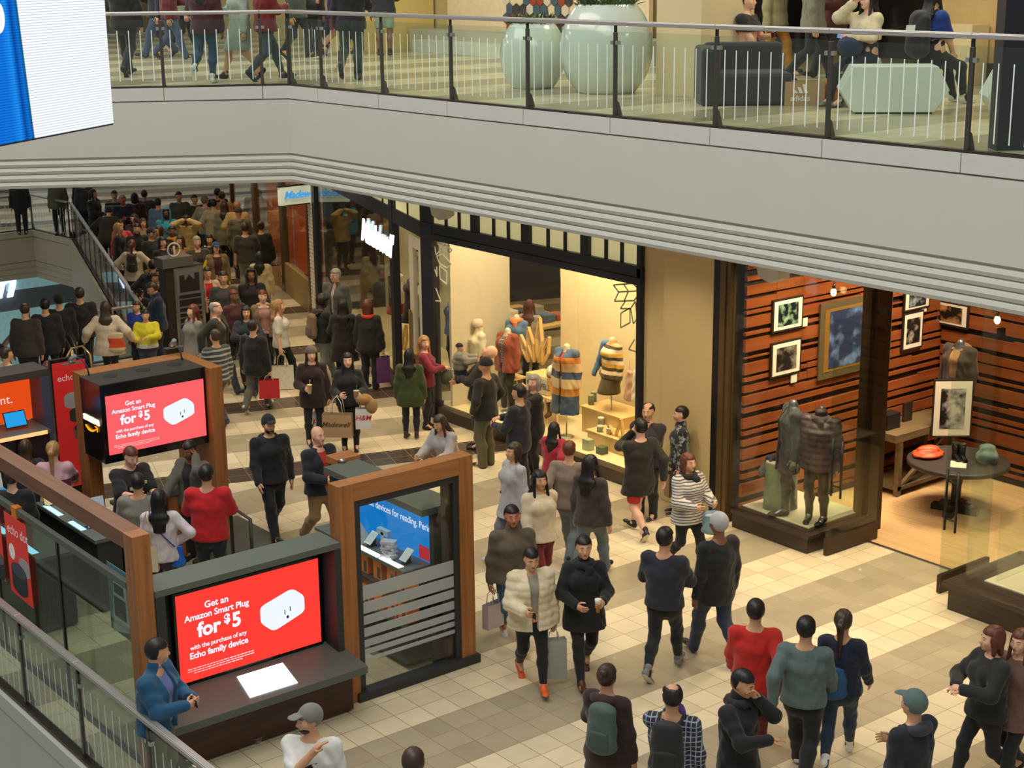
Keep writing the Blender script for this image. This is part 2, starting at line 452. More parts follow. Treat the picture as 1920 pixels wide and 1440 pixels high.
def skeleton(H, legs='stand', arms=('down', 'down'), lean=0.0, nod=0.0, turn=0.0, fem=False, build=1.0, sit=.46, feet=None, twist=0.0):
    S = Figure(); S.H = H; h = lambda *a: np.array(a, float) * H
    S.fem, S.b = fem, build
    hipz = .515; hy = 0.0
    st = {'stand': ((.058, .0, 0, 0), (.058, .0, 0, 0)), 'step': ((.055, -.05, 0, 0), (.06, .04, 0, 0)), 'wide': ((.10, -.02, 0, 0), (.10, .02, 0, 0)),
          'walkL': ((.04, -.165, 0, -.15), (.04, .175, .045, .75)), 'walkR': ((.04, .175, .045, .75), (.04, -.165, 0, -.15)),
          'midL': ((.045, -.01, 0, 0), (.05, .20, .10, 1.1)), 'midR': ((.05, .20, .10, 1.1), (.045, -.01, 0, 0)),
          'sit': ((.07, -.285, 0, 0), (.07, -.265, 0, 0)), 'kneel': ((.07, -.2, 0, 0), (.06, .12, .03, 1.0))}[legs]
    if legs.startswith('walk'): hipz = .500
    if legs == 'sit': hipz = sit / H + .045
    if legs == 'kneel': hipz = .30
    S.hipz = hipz * H
    R = rotx(lean) if lean else np.eye(3)            # lean > 0 bends forward (towards -y)
    Rt = rotz(twist)
    hip = h(0, hy, hipz)
    def U(x, y, z): return hip + R @ (Rt @ (h(x, y, z) - h(0, hy, .515)))
    S.U = U; S.R = R @ Rt
    sw = (.098 if fem else .110) * (1 + (build - 1) * .6)
    S.neck = U(0, .012, .825); S.sh = [U(sw, .008, .788), U(-sw, .008, .788)]
    S.pel = U(0, 0, .515); S.waist = U(0, 0, .615); S.chest = U(0, 0, .715); S.top = U(0, .008, .768)
    S.HR = S.R @ rotz(turn) @ rotx(nod)
    S.headc = S.neck + S.HR @ h(0, -.008, .105)
    S.hd = lambda x, y, z: S.headc + S.HR @ h(x, y, z)
    S.leg = []
    for i, s in ((0, 1), (1, -1)):
        x, y, z, pitch = st[i]
        if feet: x, y, z, pitch = feet[i]
        a = h(s * .052, hy, hipz)
        ank = h(s * x, y, z + .047)
        knee, ank = ik(a, ank, .240 * H, .232 * H, (s * .12, -1, .15))
        S.leg.append((a, knee, ank, pitch, s))
    S.arm = []
    for i, s in ((0, 1), (1, -1)):
        A = arms[i]
        if isinstance(A, str): p, curl, pole = ARM[A]
        else: p, curl, pole = A
        p = np.array(p, float)
        tgt = U(s * p[0], p[1], p[2])
        el, wr = ik(S.sh[i], tgt, .168 * H, .148 * H, S.R @ np.array([s * pole[0], pole[1], pole[2]]))
        S.arm.append((S.sh[i], el, wr, curl, s))
    return S

def body_prims(S):
    H, b = S.H, S.b; w = lambda v: v * H * b
    u = S.R @ np.array([1., 0, 0]); P = []
    hw = .100 if S.fem else .094
    P.append((eseg(S.pel - S.R @ f3(0, 0, .03 * H), S.pel + S.R @ f3(0, 0, .04 * H), w(hw * .92), w(.066), w(hw), w(.068), u), .04 * H))
    P.append((eseg(S.pel + S.R @ f3(0, 0, .04 * H), S.waist, w(hw * .95), w(.066), w(.078 if S.fem else .086), w(.058), u), .04 * H))
    P.append((eseg(S.waist, S.chest, w(.078 if S.fem else .086), w(.058), w(.092 if S.fem else .102), w(.068), u), .04 * H))
    P.append((eseg(S.chest, S.top, w(.092 if S.fem else .102), w(.068), w(.074 if S.fem else .082), w(.044), u), .04 * H))
    if S.fem:
        for s in (1, -1): P.append((ell(S.U(s * .045, -.055, .725), (.036 * H, .030 * H, .036 * H)), .03 * H))
    P.append((cap(S.neck - S.HR @ f3(0, 0, .02 * H), S.headc + S.HR @ f3(0, .01 * H, -.03 * H), .036 * H, .031 * H), .025 * H))
    for i in (0, 1):
        P.append((cap(S.neck + f3(0, 0, -.020 * H), S.sh[i], .028 * H, .030 * H * b), .03 * H))
    return P
def arm_prims(S, t=0.0, short=1.0, i=None):
    H, b = S.H, S.b; P = []
    for j in ((0, 1) if i is None else (i,)):
        a, e, wv, c, s = S.arm[j]
        if short <= .5:
            q = a + (e - a) * (short * 2); P.append((cap(a, q, .031 * H * b + t, .029 * H * b + t * 1.3), .025 * H))
        else:
            P.append((cap(a, e, .031 * H * b + t * .8, .025 * H * b + t), .025 * H))
            q = e + (wv - e) * ((short - .5) * 2); P.append((cap(e, q, .026 * H * b + t, .0175 * H + t), .02 * H))
    return P
def leg_prims(S, t=0.0, flare=0.0):
    H, b = S.H, S.b; P = []
    for a, k, an, pt, s in S.leg:
        P.append((cap(a + f3(0, 0, -.01 * H), k, .054 * H * b + t, .034 * H + t), .03 * H))
        m = k + (an - k) * .35 + f3(0, .012 * H, 0)
        P.append((cap(k, m, .033 * H + t, .034 * H + t), .02 * H)); P.append((cap(m, an, .034 * H + t, .0215 * H + t + flare), .02 * H))
    return P

def hand_parts(S, i):
    """palm prim plus five separate fingers"""
    a, e, w, curl, s = S.arm[i]; H = S.H
    f = (w - e) / np.linalg.norm(w - e)
    inn = S.R @ np.array([-s, 0, 0.]);                      # palms turn towards the body
    if abs(f @ inn) > .75: inn = S.R @ np.array([0, 0, -1.])
    n = inn - f * (f @ inn); n /= np.linalg.norm(n); wd = np.cross(n, f)
    front = S.R @ np.array([0, -1., .0])
    if abs(wd @ front) < .2: front = np.array([0, 0, 1.])
    if wd @ front < 0: wd = -wd                              # thumb side faces forward / up
    pc = w + f * .030 * H
    palm = [(cap(w, w + f * .02 * H, .016 * H, .019 * H), .012 * H)]
    for q in (-1, 0, 1): palm.append((cap(w + f * .012 * H + wd * q * .008 * H, w + f * .050 * H + wd * q * .0135 * H, .0105 * H, .0095 * H), .012 * H))
    ch = []
    lens = [.041, .046, .043, .034]
    for q in range(4):
        o = w + f * .050 * H + wd * (.0195 - .013 * q) * H
        d = f.copy(); pts = [o - f * .012 * H, o]; rs = [.0058 * H, .0056 * H]
        ang = curl * (.30 + .06 * q)
        for seg, fr in enumerate((.45, .30, .25)):
            c, sn = math.cos(ang), math.sin(ang); d = d * c + n * sn
            nn = n * c - f * 0 ; o = o + d / np.linalg.norm(d) * lens[q] * fr * H; pts.append(o); rs.append((.0052 - .0006 * seg) * H)
        ch.append((pts, rs))
    o = w + f * .018 * H + wd * .017 * H
    td = (f * .55 + wd * .75 + n * (.25 + .3 * min(curl, 1.2))); td /= np.linalg.norm(td)
    t2 = (f * .85 + wd * .2 + n * (.4 * min(curl, 1.3))); t2 /= np.linalg.norm(t2)
    p1 = o + td * .022 * H; p2 = p1 + t2 * .018 * H; p3 = p2 + t2 * .014 * H
    ch.append(([o, p1, p2, p3], [.0072 * H, .0068 * H, .006 * H, .005 * H]))
    S.grip = getattr(S, 'grip', {}); S.grip[i] = w + f * .062 * H + n * .018 * H
    S.palmn = getattr(S, 'palmn', {}); S.palmn[i] = (f, n, wd)
    return palm, ch

def head_prims(S):
    H = S.H; R = S.HR; P = []
    P.append((ell(S.hd(0, .006, .012), (.0455 * H, .0565 * H, .055 * H), R), .02 * H))       # skull
    P.append((ell(S.hd(0, -.018, -.022), (.0375 * H, .040 * H, .046 * H), R), .02 * H))     # face and jaw
    P.append((ell(S.hd(0, -.043, -.056), (.016 * H, .013 * H, .012 * H), R), .015 * H))     # chin
    P.append((cap(S.hd(0, -.054, .002), S.hd(0, -.066, -.020), .006 * H, .009 * H), .010 * H))  # nose
    P.append((cap(S.hd(-.02, -.050, .010), S.hd(.02, -.050, .010), .006 * H), .010 * H))    # brow
    P.append((cap(S.hd(-.012, -.053, -.036), S.hd(.012, -.053, -.036), .006 * H), .008 * H))  # lips
    for s in (1, -1):
        P.append((ell(S.hd(s * .0455, .006, -.008), (.006 * H, .011 * H, .018 * H), R), .006 * H))  # ears
        P.append((ell(S.hd(s * .024, -.040, -.018), (.014 * H, .012 * H, .014 * H), R), .012 * H))  # cheeks
    return P

def run(prims, lo, hi, h, cuts=(), adds=()):
    F = Field(lo, hi, h)
    for p, k in prims: F.put(p, k)
    for a in adds: F.addn(a)
    for c in cuts: F.cut(c)
    return F.mesh()

def bounds(prims, pad):
    lo = np.min([p[0][0] for p in prims], 0) - pad; hi = np.max([p[0][1] for p in prims], 0) + pad
    return lo, hi

def wrinkle(A, seed=0.0):
    return lambda X, Y, Z: A * (.6 * np.sin(34 * Z + 9 * X + 3 * np.sin(13 * X + 17 * Y + seed)) + .4 * np.sin(47 * (X + Y) + 23 * Z + seed))

def hair_mesh(S, style, h):
    H = S.H; P = []; R = S.HR; cuts = []; t = .009 * H
    def loc(X, Y, Z):
        px, py, pz = (X - S.headc[0]), (Y - S.headc[1]), (Z - S.headc[2])
        return [px * R[0, i] + py * R[1, i] + pz * R[2, i] for i in range(3)]
    hl = .030
    big = {'beanie': .014, 'hood': .022, 'cap': .010, 'bun': .009, 'afro': .025}.get(style, .009)
    t = big * H
    P.append((ell(S.hd(0, .008, .014), (.0455 * H + t, .0565 * H + t, .055 * H + t), R), .01 * H))
    down = S.R @ np.array([0, .35, -1.]); 
    if style in ('long', 'wavy', 'hood'):
        bot = S.U(0, .085, .70 if style != 'hood' else .80)
        P.append((eseg(S.hd(0, .035, -.01), S.U(0, .070, .80), .050 * H, .030 * H, .060 * H, .026 * H, R @ f3(1, 0, 0)), .03 * H))
        P.append((eseg(S.U(0, .070, .80), bot, .060 * H, .026 * H, .045 * H if style != 'hood' else .075 * H, .016 * H, R @ f3(1, 0, 0)), .03 * H))
        if style != 'hood':
            for s in (1, -1): P.append((cap(S.hd(s * .047, -.005, .0), S.U(s * .058, -.035, .755), .013 * H, .012 * H), .02 * H))
        else:
            for s in (1, -1): P.append((cap(S.hd(s * .055, -.01, .0), S.U(s * .045, -.045, .80), .018 * H, .018 * H), .02 * H))
    if style == 'bob':
        for s in (1, -1): P.append((cap(S.hd(s * .044, .0, .0), S.hd(s * .046, -.005, -.075), .018 * H, .014 * H), .02 * H))
        P.append((eseg(S.hd(0, .035, .0), S.hd(0, .040, -.075), .050 * H, .028 * H, .050 * H, .022 * H, R @ f3(1, 0, 0)), .02 * H))
    if style == 'pony':
        P.append((cap(S.hd(0, .062, .02), S.hd(0, .085, .0), .016 * H, .022 * H), .01 * H)); P.append((cap(S.hd(0, .085, .0), S.U(0, .095, .74), .022 * H, .010 * H), .02 * H))
    if style == 'bun': P.append((ell(S.hd(0, .062, .045), (.024 * H, .024 * H, .024 * H)), .008 * H))
    if style == 'cap': P.append((ell(S.hd(0, -.075, .030), (.036 * H, .040 * H, .006 * H), R @ rotx(.12)), .006 * H))
    lo, hi = bounds(P, .02)
    def face(X, Y, Z):     # keep the face and ears clear
        x, y, z = loc(X, Y, Z)
        zl = {'beanie': .022, 'cap': .026, 'hood': .058}.get(style, hl) * H
        y0 = {'long': -.012, 'wavy': -.012, 'bob': -.012, 'hood': -.010}.get(style, .008) * H
        xx = .042 * H if style in ('long', 'wavy', 'bob') else (.046 * H if style == 'hood' else .07 * H)
        if style in ('beanie',): return -(z - .012 * H)
        if style == 'cap': return -np.where(y < -.03 * H, z - .018 * H, z + .012 * H * 0 + np.where(y < .008 * H, -.0 * H, .05 * H))
        front = np.maximum(np.maximum(y - y0, z - zl), np.abs(x) - xx)
        return -front
    cuts.append(face)
    if style == 'beanie': pass
    elif style in ('short', 'pony', 'bun', 'cap', 'afro', 'balding', 'crew'):
        cuts.append(lambda X, Y, Z: np.where(loc(X, Y, Z)[1] > .09 * H, -1.0, -(loc(X, Y, Z)[2] + (.045 * H))) if style == 'pony' else -(loc(X, Y, Z)[2] + .042 * H))
    if style == 'pony':
        cuts.pop()
        cuts.append(lambda X, Y, Z: np.minimum(-(loc(X, Y, Z)[2] + .042 * H), -(loc(X, Y, Z)[1] - .068 * H)))
    if style == 'balding':
        def bald(X, Y, Z):
            x, y, z = loc(X, Y, Z); return -np.maximum(np.sqrt((x / .034) ** 2 + ((y + .002 * H) / .052) ** 2 + 0 * z) / H * 1.0 * .04 * H - .04 * H, -(z - .03 * H))
        cuts.append(bald)
    adds = []
    if style in ('long', 'wavy', 'pony', 'bob'): adds.append(lambda X, Y, Z: .0022 * np.sin(190 * X + 25 * Z) + .0012 * np.sin(330 * X + 70 * Y))
    elif style in ('short', 'afro', 'bun', 'balding'): adds.append(lambda X, Y, Z: .0015 * np.sin(230 * X + 120 * Z) * np.sin(210 * Y))
    elif style == 'beanie': adds.append(lambda X, Y, Z: .0015 * np.sin(300 * X + 40 * Y))
    return run(P, lo, hi, h, cuts, adds)

def blend(c, k): return tuple(int(max(0, min(255, v * k))) for v in c)

def person(loc, rz, H, label, sk='m', hair=('short', (30, 24, 20)), top=None, inner=None, bot=None, shoes=((30, 30, 32), (60, 60, 60)), arms=('down', 'down'),
           legs='stand', lean=0.0, nod=0.0, turn=0.0, fem=False, build=1.0, sit=.46, h=.012, face=True, hood=None, scarf=None, group=None, feet=None, twist=0.0, beard=None, glasses=None, name='person', noshoe=False, cat='person', form=None, formmat=None):
    S = skeleton(H, legs, arms, lean, nod, turn, fem, build, sit, feet, twist)
    skin = pbr('skin', SKIN[sk] if isinstance(sk, str) else sk, .5, noise=.06, nscale=30)
    # --- body: one continuous surface
    if form: face = False; hair = None
    P = body_prims(S); ch = []
    if form:
        skin = formmat; P = P[:-3] + P[-2:] + [(cap(S.neck - f3(0, 0, .02 * H), S.neck + f3(0, -.004 * H, .030 * H), .037 * H, .033 * H), .02 * H)]
        noshoe = noshoe or form == 'bust'
    else: P += head_prims(S)
    if form != 'bust':
        P += arm_prims(S) + leg_prims(S)
        for i in (0, 1):
            pm, c = hand_parts(S, i); P += pm; ch += c
    for a, k, an, pt, s in (S.leg if form != 'bust' else []):
        P.append((cap(an, an + f3(0, -.06 * H, -.025 * H), .022 * H, .016 * H), .02 * H))
    lo, hi = bounds(P, .02); hb = min(h, .015) if face else h
    vs, fs = run(P, lo, hi, hb)
    tv, tf = tubes_np(ch, 6); tf = [(a, b, c, d) for a, b, c, d in tf]
    n0 = len(vs)
    # triangle tips of the fingers are written as quads with a doubled corner: give them as proper quads
    quads = [q for q in tf if q[2] != q[3]]; tris = [q[:3] for q in tf if q[2] == q[3]]
    if ch: vs = np.concatenate([vs, np.array(tv)]); fs = np.concatenate([fs, np.array(quads) + n0])
    root = np_mesh(name, vs, fs, [skin])
    root.location = Vector([float(a) for a in loc]); root.rotation_euler = (0, 0, rz)
    tag(root, label, cat, group)
    S.root = root
    def put(name, vf, mats, mi=None):
        if len(vf[0]) == 0: return None
        return np_mesh(name, vf[0], vf[1], mats if isinstance(mats, list) else [mats], root, mi)
    # --- trousers / skirt
    u = S.R @ np.array([1., 0, 0])
    if bot:
        col = bot[0]; kind = bot[1] if len(bot) > 1 else 'slim'; mat = bot[2] if len(bot) > 2 else cloth(col)
        t = {'slim': .004, 'straight': .013, 'loose': .022, 'shorts': .02, 'skirt': .01, 'leggings': .002, 'dress': .01}[kind] * H / 1.7
        Q = leg_prims(S, t + .002, .006 * H if kind in ('straight', 'loose') else 0)
        if kind not in ('shorts', 'skirt', 'leggings'):
            for a, k, an, pt, s in S.leg:
                dn = (an - k) / np.linalg.norm(an - k); Q.append((cap(an, an + dn * .018 * H, .0225 * H + t, .0235 * H + t + (.006 * H if kind in ('straight', 'loose') else 0)), .01 * H))
        sx = .022 if legs in ('sit', 'kneel') else 0.0
        Q += [(eseg(S.pel - f3(0, 0, .045 * H), S.pel + S.R @ f3(0, 0, .075 * H), (.100 if fem else .096) * H * build + t + sx, .069 * H * build + t + sx, .088 * H * build + t + sx, .062 * H * build + t + sx, u), .03 * H)]
        cuts = [lambda X, Y, Z: (Z - (S.hipz + (.13 if legs in ('sit', 'kneel') else .10) * H)) if lean < .3 else Z * 0 - 1]
        if kind == 'shorts': cuts.append(lambda X, Y, Z: (S.hipz - .20 * H) - Z)
        elif kind == 'skirt':
            kn = (S.leg[0][1] + S.leg[1][1]) / 2; Q.append((eseg(S.pel, f3(kn[0], kn[1], kn[2] + .05 * H), .105 * H, .075 * H, .115 * H, .12 * H), .02 * H)); cuts.append(lambda X, Y, Z: (S.hipz - .20 * H) - Z)
        lo, hi = bounds(Q, .02)
        put('trousers' if kind not in ('shorts', 'skirt') else kind, run(Q, lo, hi, h, cuts, [wrinkle(.0035 if kind != 'leggings' else .001, H * 9)]), mat)
    # --- shoes
    if not noshoe:
        sm = pbr('shoe', shoes[0], .5, noise=.1); so = pbr('shoe_sole', shoes[1], .6, noise=.1)
        for a, k, an, pt, s in S.leg:
            Rf = rotx(pt) @ np.eye(3); Rf = rotz(-s * .12) @ Rf
            q = lambda x, y, z: an + Rf @ (np.array([x, y, z], float) * H)
            P2 = [(cap(q(0, .018, -.020), q(0, -.085, -.034), .0235 * H, .0195 * H), .015 * H), (cap(q(0, .010, .026), q(0, -.018, -.014), .0255 * H, .023 * H), .02 * H), (ell(q(0, -.095, -.034), (.024 * H, .030 * H, .018 * H), Rf), .012 * H)]
            lo, hi = bounds(P2, .02)
            def solez(X, Y, Z): return -((X - an[0]) * Rf[0, 2] + (Y - an[1]) * Rf[1, 2] + (Z - an[2]) * Rf[2, 2] + .0465 * H)
            v2, f2 = run(P2, lo, hi, min(h, .013), [solez])
            if len(v2) == 0: continue
            c = v2[f2].mean(1); hz = (c - an) @ Rf[:, 2]
            put('shoe', (v2, f2), [sm, so], (hz < -.033 * H).astype(int))
    # --- shirt under an open jacket
    bw = (.102 if not fem else .094)
    tb = 0.0 if not bot else {'slim': .002, 'straight': .010, 'loose': .018, 'shorts': .016, 'skirt': .012}.get(bot[1] if len(bot) > 1 else 'slim', .002)
    def torso(t, hem, fl=0.0):
        hw = (.103 if fem else .097)
        Q = []
        zb = max(hem, .56); base = S.U(0, 0, zb)
        Q.append((eseg(S.waist, S.chest, (.084 if fem else .09) * H * build + t, .062 * H * build + t, (.094 if fem else .104) * H * build + t, .070 * H * build + t, u), .04 * H))
        Q.append((eseg(S.chest, S.top, (.094 if fem else .104) * H * build + t, .070 * H * build + t, (.074 if fem else .082) * H * build + t * .6, .043 * H * build + t * .5, u), .04 * H))
        if fem:
            for s in (1, -1): Q.append((ell(S.U(s * .045, -.055, .725), (.036 * H + t * .8, .030 * H + t * .8, .036 * H + t)), .03 * H))
        Q.append((eseg(S.U(0, 0, .475), S.waist, (hw + .004) * H * build + t + .008 + tb, .075 * H * build + t + .004 + tb, (.085 if fem else .092) * H * build + t, .063 * H * build + t, u), .04 * H))
        for i in (0, 1): Q.append((cap(S.neck + S.R @ f3(0, 0, -.030 * H), S.sh[i], .029 * H + t * .4, .030 * H * build + t * .6), .025 * H))
        if hem < .50:
            if legs == 'sit': pass
            else:
                y0 = min(S.leg[0][1][1], S.leg[1][1][1]); y1 = max(S.leg[0][1][1], S.leg[1][1][1]); cy = (y0 + y1) / 2; dd = max(.072 * H, (y1 - y0) / 2 + .045 * H)
                zt = hem * H; f = min(1, max(0, (.515 - hem) / .23))
                Q.append((eseg(S.pel, f3(0, cy * f, zt - .02), hw * H * build + t + .006, .072 * H * build + t, (hw + .012 * f + fl) * H * build + t, (.072 * (1 - f) + f * dd / H) * H + t, (1, 0, 0)), .03 * H))
        return Q
    def hemcut(z):
        zz = S.U(0, 0, z)[2] if z >= .50 else z * H
        nn = S.R @ f3(0, 0, 1); p0 = S.U(0, 0, z)
        if z >= .5: return lambda X, Y, Z: -((X - p0[0]) * nn[0] + (Y - p0[1]) * nn[1] + (Z - p0[2]) * nn[2])
        return lambda X, Y, Z: zz - Z
    def neckcut(open_=.0, low=.0):
        c = S.neck + S.HR @ f3(0, -.01 * H, .012 * H)
        return None
    if inner:
        Q = torso(.010, .54); Q.append((cap(S.neck + S.R @ f3(0, 0, -.01 * H), S.neck + S.HR @ f3(0, 0, .012 * H), .039 * H, .036 * H), .01 * H)); lo, hi = bounds(Q, .02)
        put('shirt', run(Q, lo, hi, h, [hemcut(.53)], [wrinkle(.002)]), cloth(inner) if not hasattr(inner, 'name') else inner)
    if top:
        g = dict(col=(60, 60, 60), t=.014, hem=.50, sleeve=1.0, open=0.0, kind='plain', mat=None, rough=.85, collar=0.0, name=None, neck=.0, fl=0.0)
        g.update(top); t = g['t'] * H / 1.7 + .004
        Q = torso(t + (.008 if inner else 0), g['hem'], g['fl'])
        if g['sleeve'] > 0: Q += arm_prims(S, t * .75 + .002, g['sleeve'])
        if g['collar']:
            Q.append((cap(S.neck + S.R @ f3(0, .0, -.02 * H), S.neck + S.HR @ f3(0, 0, g['collar'] * H), .043 * H, .043 * H), .015 * H))
        lo, hi = bounds(Q, .03)
        cuts = [hemcut(g['hem'])]; adds = [wrinkle(.0045, H * 7)]
        if g['kind'] == 'puffer':
            adds = [lambda X, Y, Z: -.010 * np.abs(np.sin(Z * PI / .085)) + .004 * np.sin(40 * X + 25 * Y) * np.sin(30 * Z)]
        if g['open'] > 0:
            zb0, zt0 = S.U(0, 0, g['hem'])[2], S.neck[2]; op = g['open'] * H; Ri = S.R
            p0 = S.waist
            def slit(X, Y, Z):
                x = (X - p0[0]) * Ri[0, 0] + (Y - p0[1]) * Ri[1, 0] + (Z - p0[2]) * Ri[2, 0]
                y = (X - p0[0]) * Ri[0, 1] + (Y - p0[1]) * Ri[1, 1] + (Z - p0[2]) * Ri[2, 1]
                wv = op * (.55 + .45 * np.clip((Z - zb0) / (zt0 - zb0), 0, 1))
                return np.minimum(wv - np.abs(x), -y - .02 * H)
            cuts.append(slit)
        if g['neck']:
            c = S.neck + S.R @ f3(0, -.05 * H, -.005 * H); r = g['neck'] * H
            cuts.append(lambda X, Y, Z: r - np.sqrt((X - c[0]) ** 2 + (Y - c[1]) ** 2 + (Z - c[2]) ** 2))
        nm = g['name'] or ('coat' if g['hem'] < .45 else 'jacket' if (g['collar'] or inner) else 'top')
        S.topobj = put(nm, run(Q, lo, hi, h, cuts, adds), g['mat'] or cloth(g['col'], g['rough']))
    if hood:
        Q = [(ell(S.U(0, .062, .815), (.070 * H, .036 * H, .034 * H), S.R @ rotx(.5)), .02 * H)]
        for s in (1, -1): Q.append((cap(S.U(s * .055, .045, .82), S.U(s * .045, -.035, .80), .022 * H, .014 * H), .02 * H))
        lo, hi = bounds(Q, .02); put('hood', run(Q, lo, hi, h, [], [wrinkle(.004)]), cloth(hood))
    if scarf:
        Q = []
        for q in range(10):
            a0, a1 = 2 * PI * q / 10, 2 * PI * (q + 1) / 10
            Q.append((cap(S.U(.055 * math.sin(a0), .006 - .052 * math.cos(a0), .822), S.U(.055 * math.sin(a1), .006 - .052 * math.cos(a1), .822), .022 * H), .01 * H))
        Q.append((eseg(S.U(.03, -.07, .81), S.U(.035, -.085, .66), .028 * H, .012 * H, .03 * H, .010 * H, u), .015 * H))
        lo, hi = bounds(Q, .02); put('scarf', run(Q, lo, hi, h, [], [wrinkle(.004)]), cloth(scarf))
    # --- head: hair and features
    if hair and hair[0] != 'bald':
        nm = {'beanie': 'beanie', 'cap': 'cap', 'hood': 'hood'}.get(hair[0], 'hair')
        hm = cloth(hair[1]) if nm != 'hair' else hair_mat(hair[1])
        put(nm, hair_mesh(S, hair[0], min(h, .011)), hm)
        if len(hair) > 2:     # hair below a hat or inside a hood
            put('hair', hair_mesh(S, hair[2], min(h, .011)), hair_mat(hair[3]))
    if beard:
        Q = [(ell(S.hd(0, -.024, -.046), (.034 * H, .034 * H, .030 * H), S.HR), .01 * H)]; lo, hi = bounds(Q, .01)
        lp = S.hd(0, -.06, -.034)
        put('beard', run(Q, lo, hi, .009, [lambda X, Y, Z: .010 * H - np.sqrt((X - lp[0]) ** 2 + (Y - lp[1]) ** 2 + ((Z - lp[2]) * 1.5) ** 2), lambda X, Y, Z: (Z - S.hd(0, -.05, -.026)[2])]), hair_mat(beard))
    if face:
        eye = pbr('eye', (26, 20, 18), .2, noise=0); wht = pbr('eye_white', (215, 208, 200), .3, noise=0); lip = pbr('lips', blend(SKIN[sk], .72) if isinstance(sk, str) else blend(sk, .72), .45, noise=0)
        brow = hair_mat(hair[3] if hair and len(hair) > 3 else (hair[1] if hair and hair[0] in ('short', 'long', 'bob', 'pony', 'bun', 'wavy', 'crew') else (48, 36, 28)))
        for s in (1, -1):
            m = MB(); m.ball((0, 0, 0), 1, 8, 0, (.0085 * H, .006 * H, .0055 * H)); m.ball((0, -.0042 * H, 0), 1, 8, 1, (.0042 * H, .0026 * H, .0044 * H))
            R4 = Matrix(S.HR.tolist()); m.v = [tuple(S.hd(s * .0185, -.0475, -.0005) + S.HR @ np.array(v)) for v in m.v]
            o = m.build('eye', [wht, eye]); o.parent = root
            m = MB(); m.tube([S.hd(s * .008, -.0565, .0135), S.hd(s * .019, -.0555, .0165), S.hd(s * .029, -.0485, .0135)], [.0016 * H, .0022 * H, .0012 * H], 5)
            o = m.build('eyebrow', brow); o.parent = root
        m = MB(); m.tube([S.hd(-.0135, -.0555, -.0365), S.hd(-.005, -.0600, -.0350), S.hd(.005, -.0600, -.0350), S.hd(.0135, -.0555, -.0365)], [.0012 * H, .0032 * H, .0032 * H, .0012 * H], 6)
        m.tube([S.hd(-.010, -.0570, -.0395), S.hd(0, -.0605, -.0410), S.hd(.010, -.0570, -.0395)], [.0012 * H, .0036 * H, .0012 * H], 6)
        o = m.build('mouth', lip); o.parent = root
        if glasses:
            m = MB(); gm = pbr('spectacle_frame', glasses, .3, noise=0)
            for s in (1, -1):
                ring = [S.hd(s * .0195 + .0125 * math.cos(a), -.0605, -.001 + .0105 * math.sin(a)) for a in [2 * PI * q / 10 for q in range(11)]]
                m.tube(ring, .0011 * H, 4); m.tube([S.hd(s * .032, -.0600, .002), S.hd(s * .046, .0, .002)], .0011 * H, 4)
            m.tube([S.hd(-.007, -.062, .002), S.hd(.007, -.062, .002)], .0011 * H, 4)
            o = m.build('glasses', gm); o.parent = root
    S.M = Matrix.Translation(root.location) @ Matrix.Rotation(rz, 4, 'Z')
    S.world = lambda p: np.array(S.M @ Vector([float(a) for a in p]))
    return S

def hair_mat(col):
    key = ('hair', tuple(col))
    if key in _cm: return _cm[key]
    m, nt, out = nodes('hair'); b = N(nt, 'ShaderNodeBsdfPrincipled', i_Roughness=.45); L(nt, b.outputs[0], out.inputs[0])
    tc = N(nt, 'ShaderNodeTexCoord'); mp = N(nt, 'ShaderNodeMapping'); mp.inputs['Scale'].default_value = (160, 160, 12); L(nt, tc.outputs['Object'], mp.inputs[0])
    nz = N(nt, 'ShaderNodeTexNoise', i_Scale=1.0, i_Detail=2.0); L(nt, mp.outputs[0], nz.inputs['Vector'])
    mx = N(nt, 'ShaderNodeMix', data_type='RGBA'); c = srgb(*col); mx.inputs[6].default_value = tuple(v * .55 for v in c[:3]) + (1,); mx.inputs[7].default_value = tuple(min(1, v * 1.35) for v in c[:3]) + (1,)
    L(nt, nz.outputs['Fac'], mx.inputs[0]); L(nt, mx.outputs[2], b.inputs['Base Color']); _cm[key] = m
    return m
